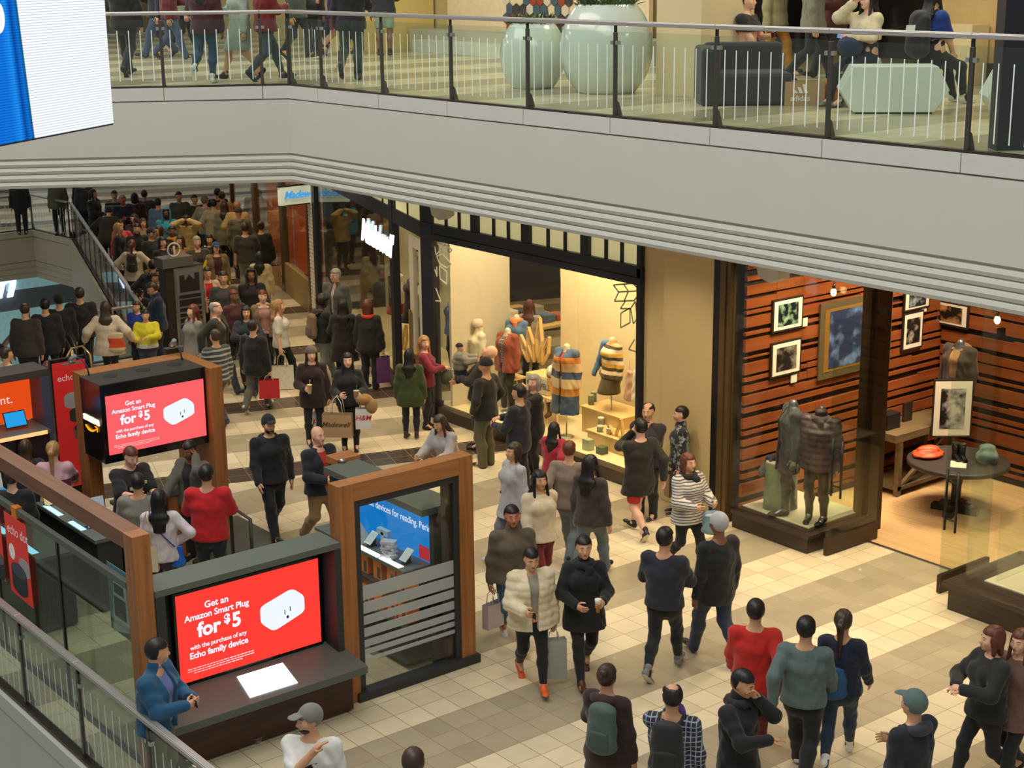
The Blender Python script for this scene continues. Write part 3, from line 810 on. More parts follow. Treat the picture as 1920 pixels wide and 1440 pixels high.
# ---------------------------------------------------------------- the building
SN, CS = .3129, .9498                        # the mall bends: far shops run along (SN, CS)
def floor_mat(name, far=True, oy=0.0):
    m, nt, out = nodes(name); b = N(nt, 'ShaderNodeBsdfPrincipled'); L(nt, b.outputs[0], out.inputs[0])
    tc = N(nt, 'ShaderNodeTexCoord'); sp = N(nt, 'ShaderNodeSeparateXYZ'); L(nt, tc.outputs['Object'], sp.inputs[0])
    def M(op, a, b_=None, c=None):
        n = N(nt, 'ShaderNodeMath', operation=op)
        for i, v in enumerate((a, b_, c)):
            if v is None: continue
            if isinstance(v, (int, float)): n.inputs[i].default_value = v
            else: L(nt, v, n.inputs[i])
        return n.outputs[0]
    x, y = sp.outputs[0], sp.outputs[1]
    s = M('SUBTRACT', M('ADD', M('MULTIPLY', x, SN), M('MULTIPLY', y, CS)), 23.4)
    u = M('SUBTRACT', M('MULTIPLY', x, CS), M('MULTIPLY', y, SN))
    fm = M('GREATER_THAN', s, 0.0) if far else M('MULTIPLY', s, 0.0)
    def mix(a, b_, f): return M('ADD', M('MULTIPLY', a, M('SUBTRACT', 1.0, f)), M('MULTIPLY', b_, f))
    gx = M('DIVIDE', mix(x, u, fm), T); gy = M('DIVIDE', mix(y, s, fm), T)
    row = M('FLOOR', gy)
    near = M('LESS_THAN', M('FRACT', M('DIVIDE', M('ADD', row, 1.0 + oy), 6.0)), .49)
    fr = M('FRACT', M('DIVIDE', s, 3.9))
    rp = N(nt, 'ShaderNodeValToRGB'); rp.color_ramp.interpolation = 'CONSTANT'; e = rp.color_ramp.elements
    for i, (p, v) in enumerate(((0, 1.0), (.18, 0.0), (.40, .5), (.66, 0.0), (.84, .5))):
        q = e[i] if i < 2 else e.new(p); q.position = p; q.color = (v, v, v, 1)
    L(nt, fr, rp.inputs[0]); sc = N(nt, 'ShaderNodeSeparateColor'); L(nt, rp.outputs[0], sc.inputs[0])
    k = mix(M('MULTIPLY', near, .5), sc.outputs[0], fm)
    cr = N(nt, 'ShaderNodeValToRGB'); cr.color_ramp.interpolation = 'CONSTANT'; e = cr.color_ramp.elements
    for i, (p, c) in enumerate(((0, (216, 202, 170)), (.3, (168, 156, 130)), (.8, (74, 61, 50)))):
        q = e[i] if i < 2 else e.new(p); q.position = p; q.color = srgb(*c)
    L(nt, k, cr.inputs[0])
    cv = N(nt, 'ShaderNodeCombineXYZ'); L(nt, M('FLOOR', gx), cv.inputs[0]); L(nt, row, cv.inputs[1])
    wn = N(nt, 'ShaderNodeTexWhiteNoise', noise_dimensions='2D'); L(nt, cv.outputs[0], wn.inputs['Vector'])
    nz = N(nt, 'ShaderNodeTexNoise', i_Scale=3.0, i_Detail=6.0); L(nt, tc.outputs['Object'], nz.inputs['Vector'])
    var = M('ADD', M('MULTIPLY', wn.outputs['Value'], .20), M('MULTIPLY', nz.outputs['Fac'], .20))
    hs = N(nt, 'ShaderNodeHueSaturation'); L(nt, cr.outputs[0], hs.inputs['Color']); L(nt, M('ADD', var, .80), hs.inputs['Value'])
    dx = M('ABSOLUTE', M('SUBTRACT', M('FRACT', gx), .5)); dy = M('ABSOLUTE', M('SUBTRACT', M('FRACT', gy), .5))
    gr = M('GREATER_THAN', M('MAXIMUM', dx, dy), .489)
    mx = N(nt, 'ShaderNodeMix', data_type='RGBA'); L(nt, gr, mx.inputs[0]); L(nt, hs.outputs[0], mx.inputs[6]); mx.inputs[7].default_value = srgb(134, 114, 84)
    L(nt, mx.outputs[2], b.inputs['Base Color'])
    L(nt, M('ADD', .16, M('ADD', M('MULTIPLY', nz.outputs['Fac'], .16), M('MULTIPLY', gr, .3))), b.inputs['Roughness'])
    return m

WHITE = pbr('fascia_plaster', (196, 198, 190), .7, noise=.03, nscale=2)
COPE = pbr('coping_stone', (200, 200, 196), .5, noise=.04)
DARKM = pbr('bronze_trim', (62, 50, 44), .4, metal=.4, noise=.08)
POST = pbr('railing_post', (92, 90, 88), .35, metal=.8, noise=.05)
STEEL = pbr('brushed_steel', (190, 192, 190), .28, metal=1.0, noise=.05)
RAILM = pbr('handrail_steel', (186, 182, 178), .34, metal=.75, noise=.04)
GLASS = glass_mat('clear_glass', (252, 254, 251))
GLASSG = glass_mat('green_tinted_glass', (241, 248, 243))
FRIT = pbr('white_glass_line', (228, 240, 236), .6, noise=0)
NAVY = pbr('navy_paint', (26, 28, 40), .42, noise=.1)
BEIGE = pbr('beige_stone', (216, 198, 158), .6, noise=.05, nscale=3)
BRONZE = pbr('bronze_panel', (112, 92, 62), .32, metal=.55, noise=.15, nscale=5)
DKWOOD = wood_mat('dark_stained_wood', (38, 30, 24), (66, 52, 40), 1, 7)
CREAM = pbr('cream_wall', (222, 204, 160), .8, noise=.02)
BLACK = pbr('black_metal', (24, 24, 26), .4, noise=.1)
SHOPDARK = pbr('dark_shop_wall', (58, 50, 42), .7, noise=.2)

def struct(name, mb, mat, bevel=0.0): return mb.build(name, mat, None, bevel, 'structure')

def sweep(mb, path, prof, mi=0):
    """profile (outward offset, z) pushed along a 2-d path; outward = left of travel"""
    P = [np.array(p, float) for p in path]; n = len(P); ns = []
    for i in range(n - 1):
        d = P[i + 1] - P[i]; d /= np.linalg.norm(d); ns.append(np.array([-d[1], d[0]]))
    rows = []
    for i in range(n):
        if i == 0: m = ns[0]
        elif i == n - 1: m = ns[-1]
        else: m = (ns[i - 1] + ns[i]); m = m / (m @ ns[i])
        rows.append([(P[i][0] + m[0] * o, P[i][1] + m[1] * o, z) for o, z in prof])
    k = len(prof); vs = [v for r in rows for v in r]; fs = []
    for i in range(n - 1):
        for j in range(k - 1): fs.append((i * k + j, (i + 1) * k + j, (i + 1) * k + j + 1, i * k + j + 1))
    mb.add(vs, fs, mi); b = len(mb.v) - len(vs)
    mb.f.append(tuple(b + j for j in range(k))); mb.m.append(mi); mb.sm.append(False)
    mb.f.append(tuple(b + (n - 1) * k + j for j in reversed(range(k)))); mb.m.append(mi); mb.sm.append(False)

# shopping floor with the opening down to the level below
FLOOR = floor_mat('tiled_floor')
outline = [(5.33, -8), (34, -8), (34, 64), (-14, 64), (-14, 46.6), (18.0, 46.6), (18.2, 44.2), (13.4, 29.65), (5.33, 29.65)]
m = MB(); m.prism([(x, y, -.9) for x, y in outline], (0, 0, .9)); struct('floor', m, FLOOR)
m = MB(); m.box(-30, 34, -8, 70, -5.7, -5.5); struct('floor_lower', m, pbr('lower_floor', (176, 178, 170), .25, noise=.1))
# edge facing of the opening
m = MB(); sweep(m, [(5.33, -8), (5.33, 29.6)], [(0.0, -1.3), (.06, -1.3), (.06, -.24), (.03, -.22), (.07, -.2), (.07, -.02), (0, -.02)]); struct('trim_1', m, WHITE)
rim = [(13.4, 29.55), (18.2, 44.2), (18.0, 46.5), (-14, 46.5)]
m = MB(); sweep(m, rim, [(-.02, -1.45), (.05, -1.45), (.05, -1.32), (.03, -1.30), (.05, -1.28), (.05, -1.14), (.03, -1.12), (.05, -1.10), (.05, -.96), (.02, -.94), (.06, -.92), (.06, -.22), (.03, -.2), (.08, -.18), (.08, 0.0), (-.02, 0.0)]); struct('trim_2', m, pbr('rim_panel', (196, 184, 158), .6, noise=.04))
m = MB(); sweep(m, [(5.33, 29.62), (13.4, 29.62)], [(-.02, -1.3), (.05, -1.3), (.05, -.02), (-.02, -.02)]); struct('trim_3', m, WHITE)

# gallery slab with its long white fascia
ED = np.array([-.85, .527]); K0 = np.array([12.20, 21.15])
GE = [(12.50, -8), (12.50, 9.0), (12.20, 21.15), tuple(K0 + ED * 16)]
far = [tuple(K0 + ED * 16 + np.array([6, 8])), (22, 40), (34, 40), (34, -8)]
gal = [(GE[0][0], GE[0][1])] + [tuple(p) for p in GE[1:]] + far
GFLOOR = floor_mat('gallery_floor_tiles', far=False, oy=2.0)
m = MB(); m.prism([(x, y, 5.72) for x, y in gal], (0, 0, .28)); struct('floor_gallery', m, GFLOOR)
m = MB(); m.prism([(x, y, 4.56) for x, y in gal], (0, 0, 1.14)); struct('ceiling', m, pbr('soffit_white', (214, 206, 190), .8, noise=.02))
ribs = [(-.02, 4.54)]
for k in range(4):
    z0 = 4.54 + k * .105
    ribs += [(.01, z0), (.035, z0 + .012), (.05, z0 + .05), (.038, z0 + .09), (.006, z0 + .104)]
ribs += [(.0, 4.965), (-.03, 4.972), (-.03, 4.985), (.045, 4.99), (.045, 5.79), (-.01, 5.80), (-.01, 5.812)]
m = MB(); sweep(m, GE, ribs); struct('wall_gallery_front', m, WHITE)
# coping stones, one per railing bay
RUN_R = [21.15, 20.30, 18.76, 17.19, 15.63, 14.05, 12.45, 10.88, 9.2, 7.6, 6.0, 4.4]
def edge_x(y): return 12.50 if y < 9.0 else 12.50 - .30 * (y - 9.0) / 12.15
m = MB()
def cope(a, b):
    a, b = np.array(a), np.array(b); d = (b - a) / np.linalg.norm(b - a); a2 = a + d * .006; b2 = b - d * .006; nn = np.array([-d[1], d[0]])
    q = [a2 + nn * .05, b2 + nn * .05, b2 - nn * .06, a2 - nn * .06]
    m.prism([(p[0], p[1], 5.812) for p in q], (0, 0, .185))
for i in range(len(RUN_R) - 1): cope((edge_x(RUN_R[i + 1]), RUN_R[i + 1]), (edge_x(RUN_R[i]), RUN_R[i]))
RUN_L = [0.0, .40, 1.86, 3.46, 5.06, 6.66, 8.26]
for i in range(len(RUN_L) - 1): cope(K0 + ED * RUN_L[i], K0 + ED * RUN_L[i + 1])
struct('trim_4', m, COPE)

# ---- railings
def railing(pts, z, label, name='glass_railing', nstripe=8, h=1.10, group=None, first=True, stripes=True, gmat=None, side=1):
    """pts: post positions along one run (2-d); the last post is left to the next run"""
    base = pts[0]
    o = empty(name, (base[0], base[1], z), label, 'railing', group)
    pts = [np.array(p, float) for p in pts]; gm = gmat or GLASSG
    mb = MB(); path = [np.array([p[0], p[1], z + h]) for p in (pts[0], pts[-1])]
    for a, b in zip(pts[:-1], pts[1:]):
        d = b - a; Ln = np.linalg.norm(d)
        mb.bar((a[0], a[1], z + h - .022), (b[0], b[1], z + h - .022), .085, .045)
        mb.bar((a[0], a[1], z + h + .004), (b[0], b[1], z + h + .004), .070, .012)
    mb.build('handrail', RAILM, o, .006)
    mb = MB()
    for a, b in zip(pts[:-1], pts[1:]): mb.bar((a[0], a[1], z + .012), (b[0], b[1], z + .012), .10, .024)
    mb.build('base_rail', DARKM, o)
    for i, p in enumerate(pts[:-1] if not first else pts):
        d = pts[min(i + 1, len(pts) - 1)] - pts[max(i - 1, 0)] if len(pts) > 1 else np.array([1, 0]); d = d / np.linalg.norm(d)
        n = np.array([-d[1], d[0]]); d3 = f3(d[0], d[1], 0); n3 = f3(n[0], n[1], 0)
        mb = MB(); c = f3(p[0], p[1], z)
        mb.obox(c + f3(0, 0, .5 * (h - .12)), d3 * .025, n3 * .016, f3(0, 0, .5 * (h - .12)))
        mb.obox(c + f3(0, 0, h - .08), d3 * .016, n3 * .014, f3(0, 0, .05), 1)
        n3 = n3 * side; mb.hexa([c + d3 * -.03 + n3 * -.016 + f3(0, 0, .0), c + d3 * .03 + n3 * -.016, c + d3 * .03 + n3 * -.10, c + d3 * -.03 + n3 * -.10,
                 c + d3 * -.02 + n3 * -.016 + f3(0, 0, .20), c + d3 * .02 + n3 * -.016 + f3(0, 0, .20), c + d3 * .02 + n3 * -.05 + f3(0, 0, .17), c + d3 * -.02 + n3 * -.05 + f3(0, 0, .17)], 0)
        po = mb.build('post', [POST, BLACK], o, .003)
        mb = MB()
        for s in (-1, 1): mb.obox(c + d3 * s * .042 + f3(0, 0, h - .24), d3 * .022, n3 * .022, f3(0, 0, .022))
        mb.build('glass_clamp', STEEL, po)
    for a, b in zip(pts[:-1], pts[1:]):
        d = b - a; Ln = np.linalg.norm(d); d = d / Ln; n = np.array([-d[1], d[0]])
        mb = MB(); d3 = f3(d[0], d[1], 0); n3 = f3(n[0], n[1], 0)
        A = f3(a[0], a[1], z) + d3 * .05; B = f3(b[0], b[1], z) - d3 * .05; c = (A + B) / 2
        mb.obox(c + f3(0, 0, .5 * (h - .14) + .03), d3 * (Ln / 2 - .05), n3 * .006, f3(0, 0, .5 * (h - .14)), 0)
        if stripes:
            ns = max(2, int(round(Ln / .175)))
            for k in range(ns):
                q = A + d3 * ((k + .5) / ns * (Ln - .10)); mb.obox(q + n3 * .008 * side + f3(0, 0, .47), d3 * .0065, n3 * .001, f3(0, 0, .37), 1)
        mb.build('glass_panel', [gm, FRIT], o)
    return o
railing([(edge_x(y) + .03, y) for y in RUN_R], 6.0, 'long glass railing along the white gallery edge in front of planters and bench', side=-1)
railing([tuple(K0 + ED * s + np.array([.02, .03])) for s in RUN_L[:-1]], 6.0, 'short glass railing on gallery edge, turning left beside large screen', first=False)
railing([(5.36, y) for y in (20.5, 18.9, 17.3, 15.72, 14.2, 12.62, 11.05, 9.5)], 0.0, 'steel topped glass railing that the man in blue fleece leans on', h=1.07, side=-1)
r1 = [(13.4 + .313 * s + .06, 29.60 + .95 * s) for s in (0.0, 1.28, 2.56, 3.84, 5.12, 6.4, 7.7, 9.0, 10.3, 11.6, 12.9, 14.2, 15.3)]
railing(r1, 0.0, 'glass railing with close steel posts running back along the stair opening', h=1.07, stripes=False, gmat=GLASS)
railing([(13.4, 29.62), (12.9, 29.64), (11.75, 29.66)], 0.0, 'short glass railing end closing the near side of opening by escalator', h=1.07, first=False, stripes=False, gmat=GLASS)
railing([(18.22, 44.3), (18.02, 46.6), (16.4, 46.62), (14.8, 46.62), (13.2, 46.62), (11.6, 46.62)], 0.0, 'far glass railing across the opening with people standing behind', h=1.07, gmat=GLASS)

# ---- shop fronts below the gallery
SX = 15.35
m = MB(); m.box(15.37, 16.3, 15.27, 16.27, 0, 4.55); m.box(15.44, 16.3, 16.27, 16.74, 0, 4.55)
m.box(15.36, 16.28, 15.30, 16.25, 0, .0); struct('wall_column', m, pbr('column_limestone', (206, 184, 136), .55, noise=.06, nscale=2))
# clothing shop: navy timber front
o = empty('shop_front', (15.4, 19.3, 0), 'navy painted shop front with tall window and small lit upper panes', 'shop front')
mb = MB()
mb.box(15.36, 15.56, 16.76, 22.0, 0, .20); mb.build('plinth', DKWOOD, o)
mb = MB(); mb.box(15.34, 15.50, 16.74, 22.3, 3.17, 3.28); mb.box(15.36, 15.48, 16.74, 22.3, 3.28, 3.42); mb.box(15.33, 15.5, 16.74, 22.3, 3.42, 3.46); mb.box(15.38, 15.48, 16.74, 22.3, 4.4, 4.55)
mb.build('header', NAVY, o, .006)
mb = MB(); mb.box(15.35, 15.50, 21.98, 22.32, 0, 4.55); mb.box(15.32, 15.52, 21.95, 22.35, 0, .3); mb.build('corner_post', NAVY, o, .006)
mb = MB(); mb.box(15.36, 15.46, 16.75, 16.84, 0, 4.55); mb.build('end_post', NAVY, o, .005)
for i, (a, b) in enumerate(((16.84, 17.90), (18.08, 19.32), (19.52, 20.68), (20.86, 21.98))):
    mb = MB()
    for k in (1, 2): y = a + (b - a) * k / 3; mb.box(15.38, 15.46, y - .03, y + .03, 3.46, 4.4)
    if i < 3:
        nx = (18.08, 19.52, 20.86)[i]; mb.box(15.34, 15.48, b, nx, 3.46, 4.4)
    fr = mb.build('transom_mullion', NAVY, o, .004)
    mb = MB(); mb.box(15.41, 15.43, a, b, 3.46, 4.4); mb.build('transom_pane', pbr('frosted_lit_pane', (222, 218, 170), .4, noise=.03, emit=(214, 205, 150), estr=.45), fr)
mb = MB(); mb.box(15.40, 15.412, 16.84, 21.98, .20, 3.17); mb.build('window_glass', GLASS, o)
# the bend: glazed entrance bay
A0 = np.array([15.42, 22.34]); DV = np.array([SN, CS]); NV = np.array([-CS, SN])
def AP(s, off=0.0, z=0.0): p = A0 + DV * s + NV * off; return f3(p[0], p[1], z)
def abox(mb, s0, s1, o0, o1, z0, z1, mi=0): mb.prism([AP(s0, o0, z0), AP(s1, o0, z0), AP(s1, o1, z0), AP(s0, o1, z0)], (0, 0, z1 - z0), mi)
o = empty('entrance_front', AP(4, 0, 0), 'angled navy and glass shop entrance bay with white neon lettering', 'shop front')
mb = MB(); abox(mb, 1.74, 1.96, -.08, .06, 0, 4.5); abox(mb, 1.70, 2.0, -.1, .09, 0, .28); mb.build('post', NAVY, o, .006)
mb = MB(); abox(mb, 7.95, 8.20, -.08, .06, 0, 4.5); mb.build('post', NAVY, o, .006)
mb = MB(); abox(mb, 0, 8.2, -.06, .05, 3.17, 3.44); abox(mb, 0, 8.2, -.04, .04, 4.35, 4.55)
for k in range(1, 10): abox(mb, k * .82 - .03, k * .82 + .03, -.03, .03, 3.44, 4.35)
mb.build('header', NAVY, o, .005)
mb = MB(); abox(mb, 0, 8.2, -.01, .01, 3.44, 4.35); mb.build('transom_pane', pbr('frosted_lit_pane', (222, 218, 170), .4, noise=.03, emit=(214, 205, 150), estr=.45), o)
mb = MB(); abox(mb, 1.96, 7.95, -.006, .006, .22, 3.17); mb.build('window_glass', GLASS, o)
mb = MB(); abox(mb, 1.96, 7.95, -.07, .06, 0, .22); mb.build('plinth', DKWOOD, o)
mb = MB(); abox(mb, .55, .78, -.05, .03, .05, 3.1); abox(mb, .06, .2, -.05, .03, .05, 3.1); abox(mb, .2, .55, -.05, .03, .05, .3); abox(mb, .2, .55, -.05, .03, 2.9, 3.1)
dr = mb.build('door', pbr('pale_door_frame', (190, 186, 172), .5, noise=.04), o, .004)
mb = MB(); abox(mb, .2, .55, -.015, -.005, .3, 2.9); mb.build('door_glass', GLASS, dr)
mb = MB(); abox(mb, .64, .70, .05, .09, .95, 1.75); abox(mb, .65, .69, .02, .06, 1.0, 1.05); abox(mb, .65, .69, .02, .06, 1.65, 1.70); mb.build('door_handle', wood_mat('handle_wood', (120, 90, 52), (150, 118, 74), 2, 12), dr)
NEON = emis('white_neon', (238, 250, 255), 3.2)
for q, (off, sz) in enumerate(((0.02, .62),)):
    text('neon_lettering', 'Madewell', .62, AP(4.0, .05, 2.50), (-DV[0], -DV[1], 0), (NV[0], NV[1], 0), NEON, o, .015, off=.010, shear=.35, space=.92)
mb = MB(); abox(mb, 8.2, 8.62, -.05, .05, 0, 3.6)
for k in range(40): abox(mb, 8.2, 8.62, .05, .06, .2 + k * .085, .25 + k * .085)
struct('trim_5', mb, pbr('white_louver', (214, 206, 190), .5, noise=.03))
# blade sign hung at the end of the bay
o = empty('blade_sign', (17.5, 30.3, 2.68), 'pale illuminated blade sign with script lettering at end of shop front', 'sign')
sa, sb = GY(524, 386, 30.3), GY(593, 344, 30.3)
mb = MB(); mb.box(sa[0], sb[0], 30.26, 30.36, sa[2], sb[2]); mb.build('sign_box', pbr('sign_panel', (214, 222, 204), .4, noise=0, emit=(205, 214, 192), estr=.38), o, .006)
mb = MB(); mb.box(sa[0] - .02, sb[0] + .02, 30.255, 30.365, sb[2], sb[2] + .02); mb.box(sa[0] - .02, sb[0] + .02, 30.255, 30.365, sa[2] - .02, sa[2]); mb.build('sign_frame', BLACK, o)
text('lettering', 'Madewell', .235, (sa[0] + .09, 30.25, sa[2] + .14), (1, 0, 0), (0, -1, 0), emis('blue_white_neon', (70, 150, 205), 1.1), o, .008, off=.004, shear=.35, space=.95)

# ---- menswear shop: bronze front, slatted timber wall, glazed corner
m = MB(); m.box(15.36, 15.5, 15.12, 15.26, 0, 4.55); struct('trim_6', m, BLACK)
m = MB(); m.box(15.34, 15.62, 14.92, 15.12, 0, 4.55); m.box(15.32, 15.6, 15.0, 15.06, 0, 4.55); struct('trim_7', m, BRONZE)
SW = 14.78
m = MB(); m.box(15.5, 20.6, SW + .03, SW + .1, 0, 4.55); struct('wall_left', m, pbr('black_backing', (26, 20, 16), .8, noise=.1))
m = MB(); m.box(19.92, 20.0, 6, SW + .03, 0, 4.55); struct('wall_back', m, pbr('black_backing', (26, 20, 16), .8, noise=.1))
SLAT = wood_mat('reddish_timber_slats', (122, 62, 30), (150, 82, 42), 0, 4, .36)
rnd = random.Random(3); m = MB(); z = .12
while z < 4.5:
    hgt = rnd.choice((.045, .05, .07, .09, .13, .16, .19)); x = 15.5
    while x < 19.9:
        ln = rnd.choice((.6, .9, 1.3, 1.8, 2.4)); x1 = min(x + ln, 19.9); dz = rnd.choice((0, 0, .015, .03))
        m.box(x, x1 - .0, SW - .015 - rnd.random() * .012, SW + .03, z, z + hgt - dz); x = x1
    z += hgt + rnd.choice((.03, .045, .07))
struct('trim_8', m, SLAT)
m = MB(); z = .12
SLAT2 = wood_mat('reddish_timber_slats_return', (122, 62, 30), (150, 82, 42), 1, 4, .36)
while z < 4.5:
    hgt = rnd.choice((.05, .07, .09, .14, .18, .20)); y = 14.75
    while y > 7.5:
        ln = rnd.choice((.6, .9, 1.3, 1.8, 2.4)); y1 = max(y - ln, 7.5); dz = rnd.choice((0, 0, .015, .03))
        m.box(19.88 - rnd.random() * .012, 19.92, y1, y, z, z + hgt - dz); y = y1
    z += hgt + rnd.choice((.03, .045, .07))
struct('trim_9', m, SLAT2)
m = MB(); m.box(16.33, 20, 6, SW, -.001, .004); struct('floor_shop', m, wood_mat('pale_oak_floor', (196, 158, 110), (218, 184, 136), 1, 5, .35))
m = MB(); m.box(16.30, 16.36, 11.1, 13.3, 0, .008); struct('trim_10', m, STEEL)
# window platform, left of the entrance
m = MB(); m.box(15.32, 16.62, 13.36, SW - .02, 0, .22); m.box(15.28, 16.62, 13.32, SW - .02, .22, .27); struct('trim_11', m, DKWOOD, .006)
m = MB(); m.box(15.52, 16.60, 13.52, SW - .03, .27, .285); struct('floor_window', m, pbr('window_platform', (210, 202, 178), .5, noise=.05))
o = empty('corner_window', (15.4, 13.42, .27), 'tall frameless glass corner window around two dressed mannequins', 'window')
mb = MB(); mb.box(15.395, 15.41, 13.45, 14.92, .27, 4.55); mb.build('glass_panel', GLASS, o)
mb = MB(); mb.box(15.41, 16.56, 13.435, 13.45, .27, 4.55); mb.build('glass_panel', GLASS, o)
mb = MB(); mb.box(15.55, 15.562, 13.60, 14.7, .29, 1.02); mb.box(15.562, 16.5, 13.60, 13.612, .29, 1.02); mb.build('low_glass_guard', GLASS, o)
m = MB(); m.box(16.56, 16.86, 13.36, 13.62, 0, 4.55); m.box(16.50, 16.92, 13.42, 13.56, 0, 4.55); struct('trim_12', m, pbr('dark_bronze', (60, 48, 34), .35, metal=.5, noise=.15))
def glass_door(x0, x1, y, label, hinge, hx):
    o = empty('glass_door', (x0, y, 0), label, 'door')
    mb = MB(); mb.box(x0, x1, y - .008, y + .008, .24, 3.25); mb.build('glass', GLASSG, o)
    mb = MB(); mb.box(x0 - .01, x1 + .01, y - .03, y + .03, .015, .25); mb.build('bottom_rail', pbr('bronze_rail', (66, 52, 40), .35, metal=.5, noise=.1), o, .004)
    mb = MB()
    for s in (-1, 1):
        mb.tube([(hx, y + s * .08, .80), (hx, y + s * .08, 1.60)], .016, 8)
        for z in (.95, 1.45): mb.tube([(hx, y, z), (hx, y + s * .08, z)], .012, 6)
    mb.build('pull_handle', BLACK, o)
    mb = MB(); mb.box(hinge - .05, hinge + .05, y - .03, y + .03, 3.20, 3.30); mb.build('top_pivot', BLACK, o)
    return o
glass_door(15.46, 16.50, 13.16, 'open glass shop door with bronze bottom rail beside glass corner window', 16.42, 15.62)
glass_door(15.55, 16.55, 11.38, 'right hand glass shop door folded open against right window', 16.5, 15.7)
# right window bay
m = MB(); m.box(15.22, 16.8, 6.0, 11.0, 0, .30); m.box(15.16, 16.8, 6.0, 11.06, .30, .37); struct('trim_13', m, DKWOOD, .006)
m = MB(); m.box(15.55, 19.5, 6.0, 10.72, .37, .385); struct('floor_window_right', m, pbr('window_platform', (210, 202, 178), .5, noise=.05))
o = empty('right_shop_window', (15.35, 10.8, .37), 'tall frameless glass window right of the menswear entrance', 'window')
mb = MB(); mb.box(15.35, 15.365, 6.0, 10.86, .37, 4.55); mb.build('glass_panel', GLASS, o)
mb = MB(); mb.box(15.365, 16.6, 10.845, 10.86, .37, 4.55); mb.build('glass_panel', GLASS, o)
mb = MB(); mb.box(15.60, 15.612, 6.0, 10.6, .39, 1.25); mb.box(15.612, 16.6, 10.59, 10.60, .39, 1.25); mb.build('low_glass_guard', GLASS, o)
m = MB(); m.box(16.62, 16.92, 10.35, 10.75, 0, 4.55); m.box(16.56, 16.98, 10.45, 10.62, 0, 4.55); struct('trim_14', m, pbr('dark_bronze', (60, 48, 34), .35, metal=.5, noise=.15))
m = MB(); m.box(17.6, 17.9, 9.6, 9.9, 0, 4.55); struct('trim_15', m, pbr('dark_bronze', (60, 48, 34), .35, metal=.5, noise=.15))
m = MB(); m.box(17.2, 17.6, 9.2, 9.5, 0, 4.55)
for k in range(52): m.box(17.19, 17.61, 9.19, 9.51, k * .085, k * .085 + .075)
struct('trim_16', m, pbr('white_painted_brick', (222, 220, 212), .7, noise=.08))

# ---- interior shells
m = MB(); m.box(17.0, 17.08, 16.76, 20.50, .0, 4.55); m.box(16.99, 17.0, 20.05, 20.5, 0, 4.55); struct('wall_window_back', m, CREAM)
m = MB(); m.box(15.56, 17.0, 16.80, 20.5, .16, .20); m.box(15.56, 16.2, 20.5, 21.95, .16, .20); struct('floor_display', m, pbr('display_platform', (222, 204, 160), .5, noise=.04))
m = MB(); m.box(16.0, 17.1, 16.72, 16.76, 0, 4.55); struct('wall_side_right', m, CREAM)
m = MB(); m.box(15.6, 16.9, 21.80, 21.86, 0, 4.55); struct('trim_17', m, pbr('pale_door_frame2', (206, 196, 172), .6, noise=.04))
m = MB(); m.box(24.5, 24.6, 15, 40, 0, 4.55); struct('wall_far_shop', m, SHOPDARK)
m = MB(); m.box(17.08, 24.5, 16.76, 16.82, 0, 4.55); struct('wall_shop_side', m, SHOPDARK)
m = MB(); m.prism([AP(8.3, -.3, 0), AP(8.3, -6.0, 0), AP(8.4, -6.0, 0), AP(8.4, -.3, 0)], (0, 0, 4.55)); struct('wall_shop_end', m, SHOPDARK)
m = MB(); abox(m, 2.4, 7.9, -1.55, -1.48, 0, 4.55); struct('wall_bay_back', m, pbr('bay_back', (206, 196, 160), .8, noise=.03))
m = MB(); abox(m, 1.96, 7.95, -1.48, -.07, .18, .22); struct('floor_bay', m, pbr('display_platform', (222, 204, 160), .5, noise=.04))

# ---- shops beyond the bend
def shop_window(s0, s1, label, backcol, items, sill=.5, framec=BRONZE, zt=3.4):
    o = empty('far_shop_front', AP((s0 + s1) / 2, .0, 0), label, 'shop front')
    mb = MB(); abox(mb, s0, s0 + .16, -.08, .06, 0, 4.55); abox(mb, s1 - .16, s1, -.08, .06, 0, 4.55); abox(mb, s0, s1, -.08, .06, zt, 4.55); mb.build('frame', framec, o, .005)
    mb = MB(); abox(mb, s0 + .16, s1 - .16, -.06, .05, 0, sill); mb.build('stall_riser', pbr('riser', (150, 124, 80), .5, noise=.12), o)
    mb = MB(); abox(mb, s0 + .16, s1 - .16, -.006, .006, sill, zt); mb.build('window_glass', GLASS, o)
    mb = MB(); abox(mb, s0 + .16, s1 - .16, -1.0, -.95, 0, 4.5); mb.build('back_panel', backcol, o)
    return o
ORANGE = pbr('orange_panel', (214, 92, 28), .5, noise=.12, emit=(220, 96, 26), estr=.10)
shop_window(8.7, 11.6, 'bronze framed shop window with dark display below the pale blade sign', pbr('dark_display', (62, 60, 48), .6, noise=.6, nscale=5), None, sill=.75)
shop_window(11.6, 15.0, 'far shop window glowing orange behind the crowd', ORANGE, None, .2)
shop_window(15.0, 18.4, 'farther orange lit shop window beside white lit entrance', ORANGE, None, .2)
m = MB(); m.box(10, 34, 60, 60.2, 0, 4.55); m.box(-14, 10, 60, 60.2, 0, 4.55); struct('wall_far', m, pbr('far_shop_wall', (150, 150, 142), .6, noise=.25, nscale=1.5))
m = MB()
for k in range(9): m.box(-6 + k * 3.6, -6 + k * 3.6 + 2.3, 59.9, 59.97, .6, 3.4)
struct('window_1', m, pbr('far_lit_window', (196, 204, 200), .3, noise=.5, nscale=2, emit=(190, 200, 196), estr=.35))
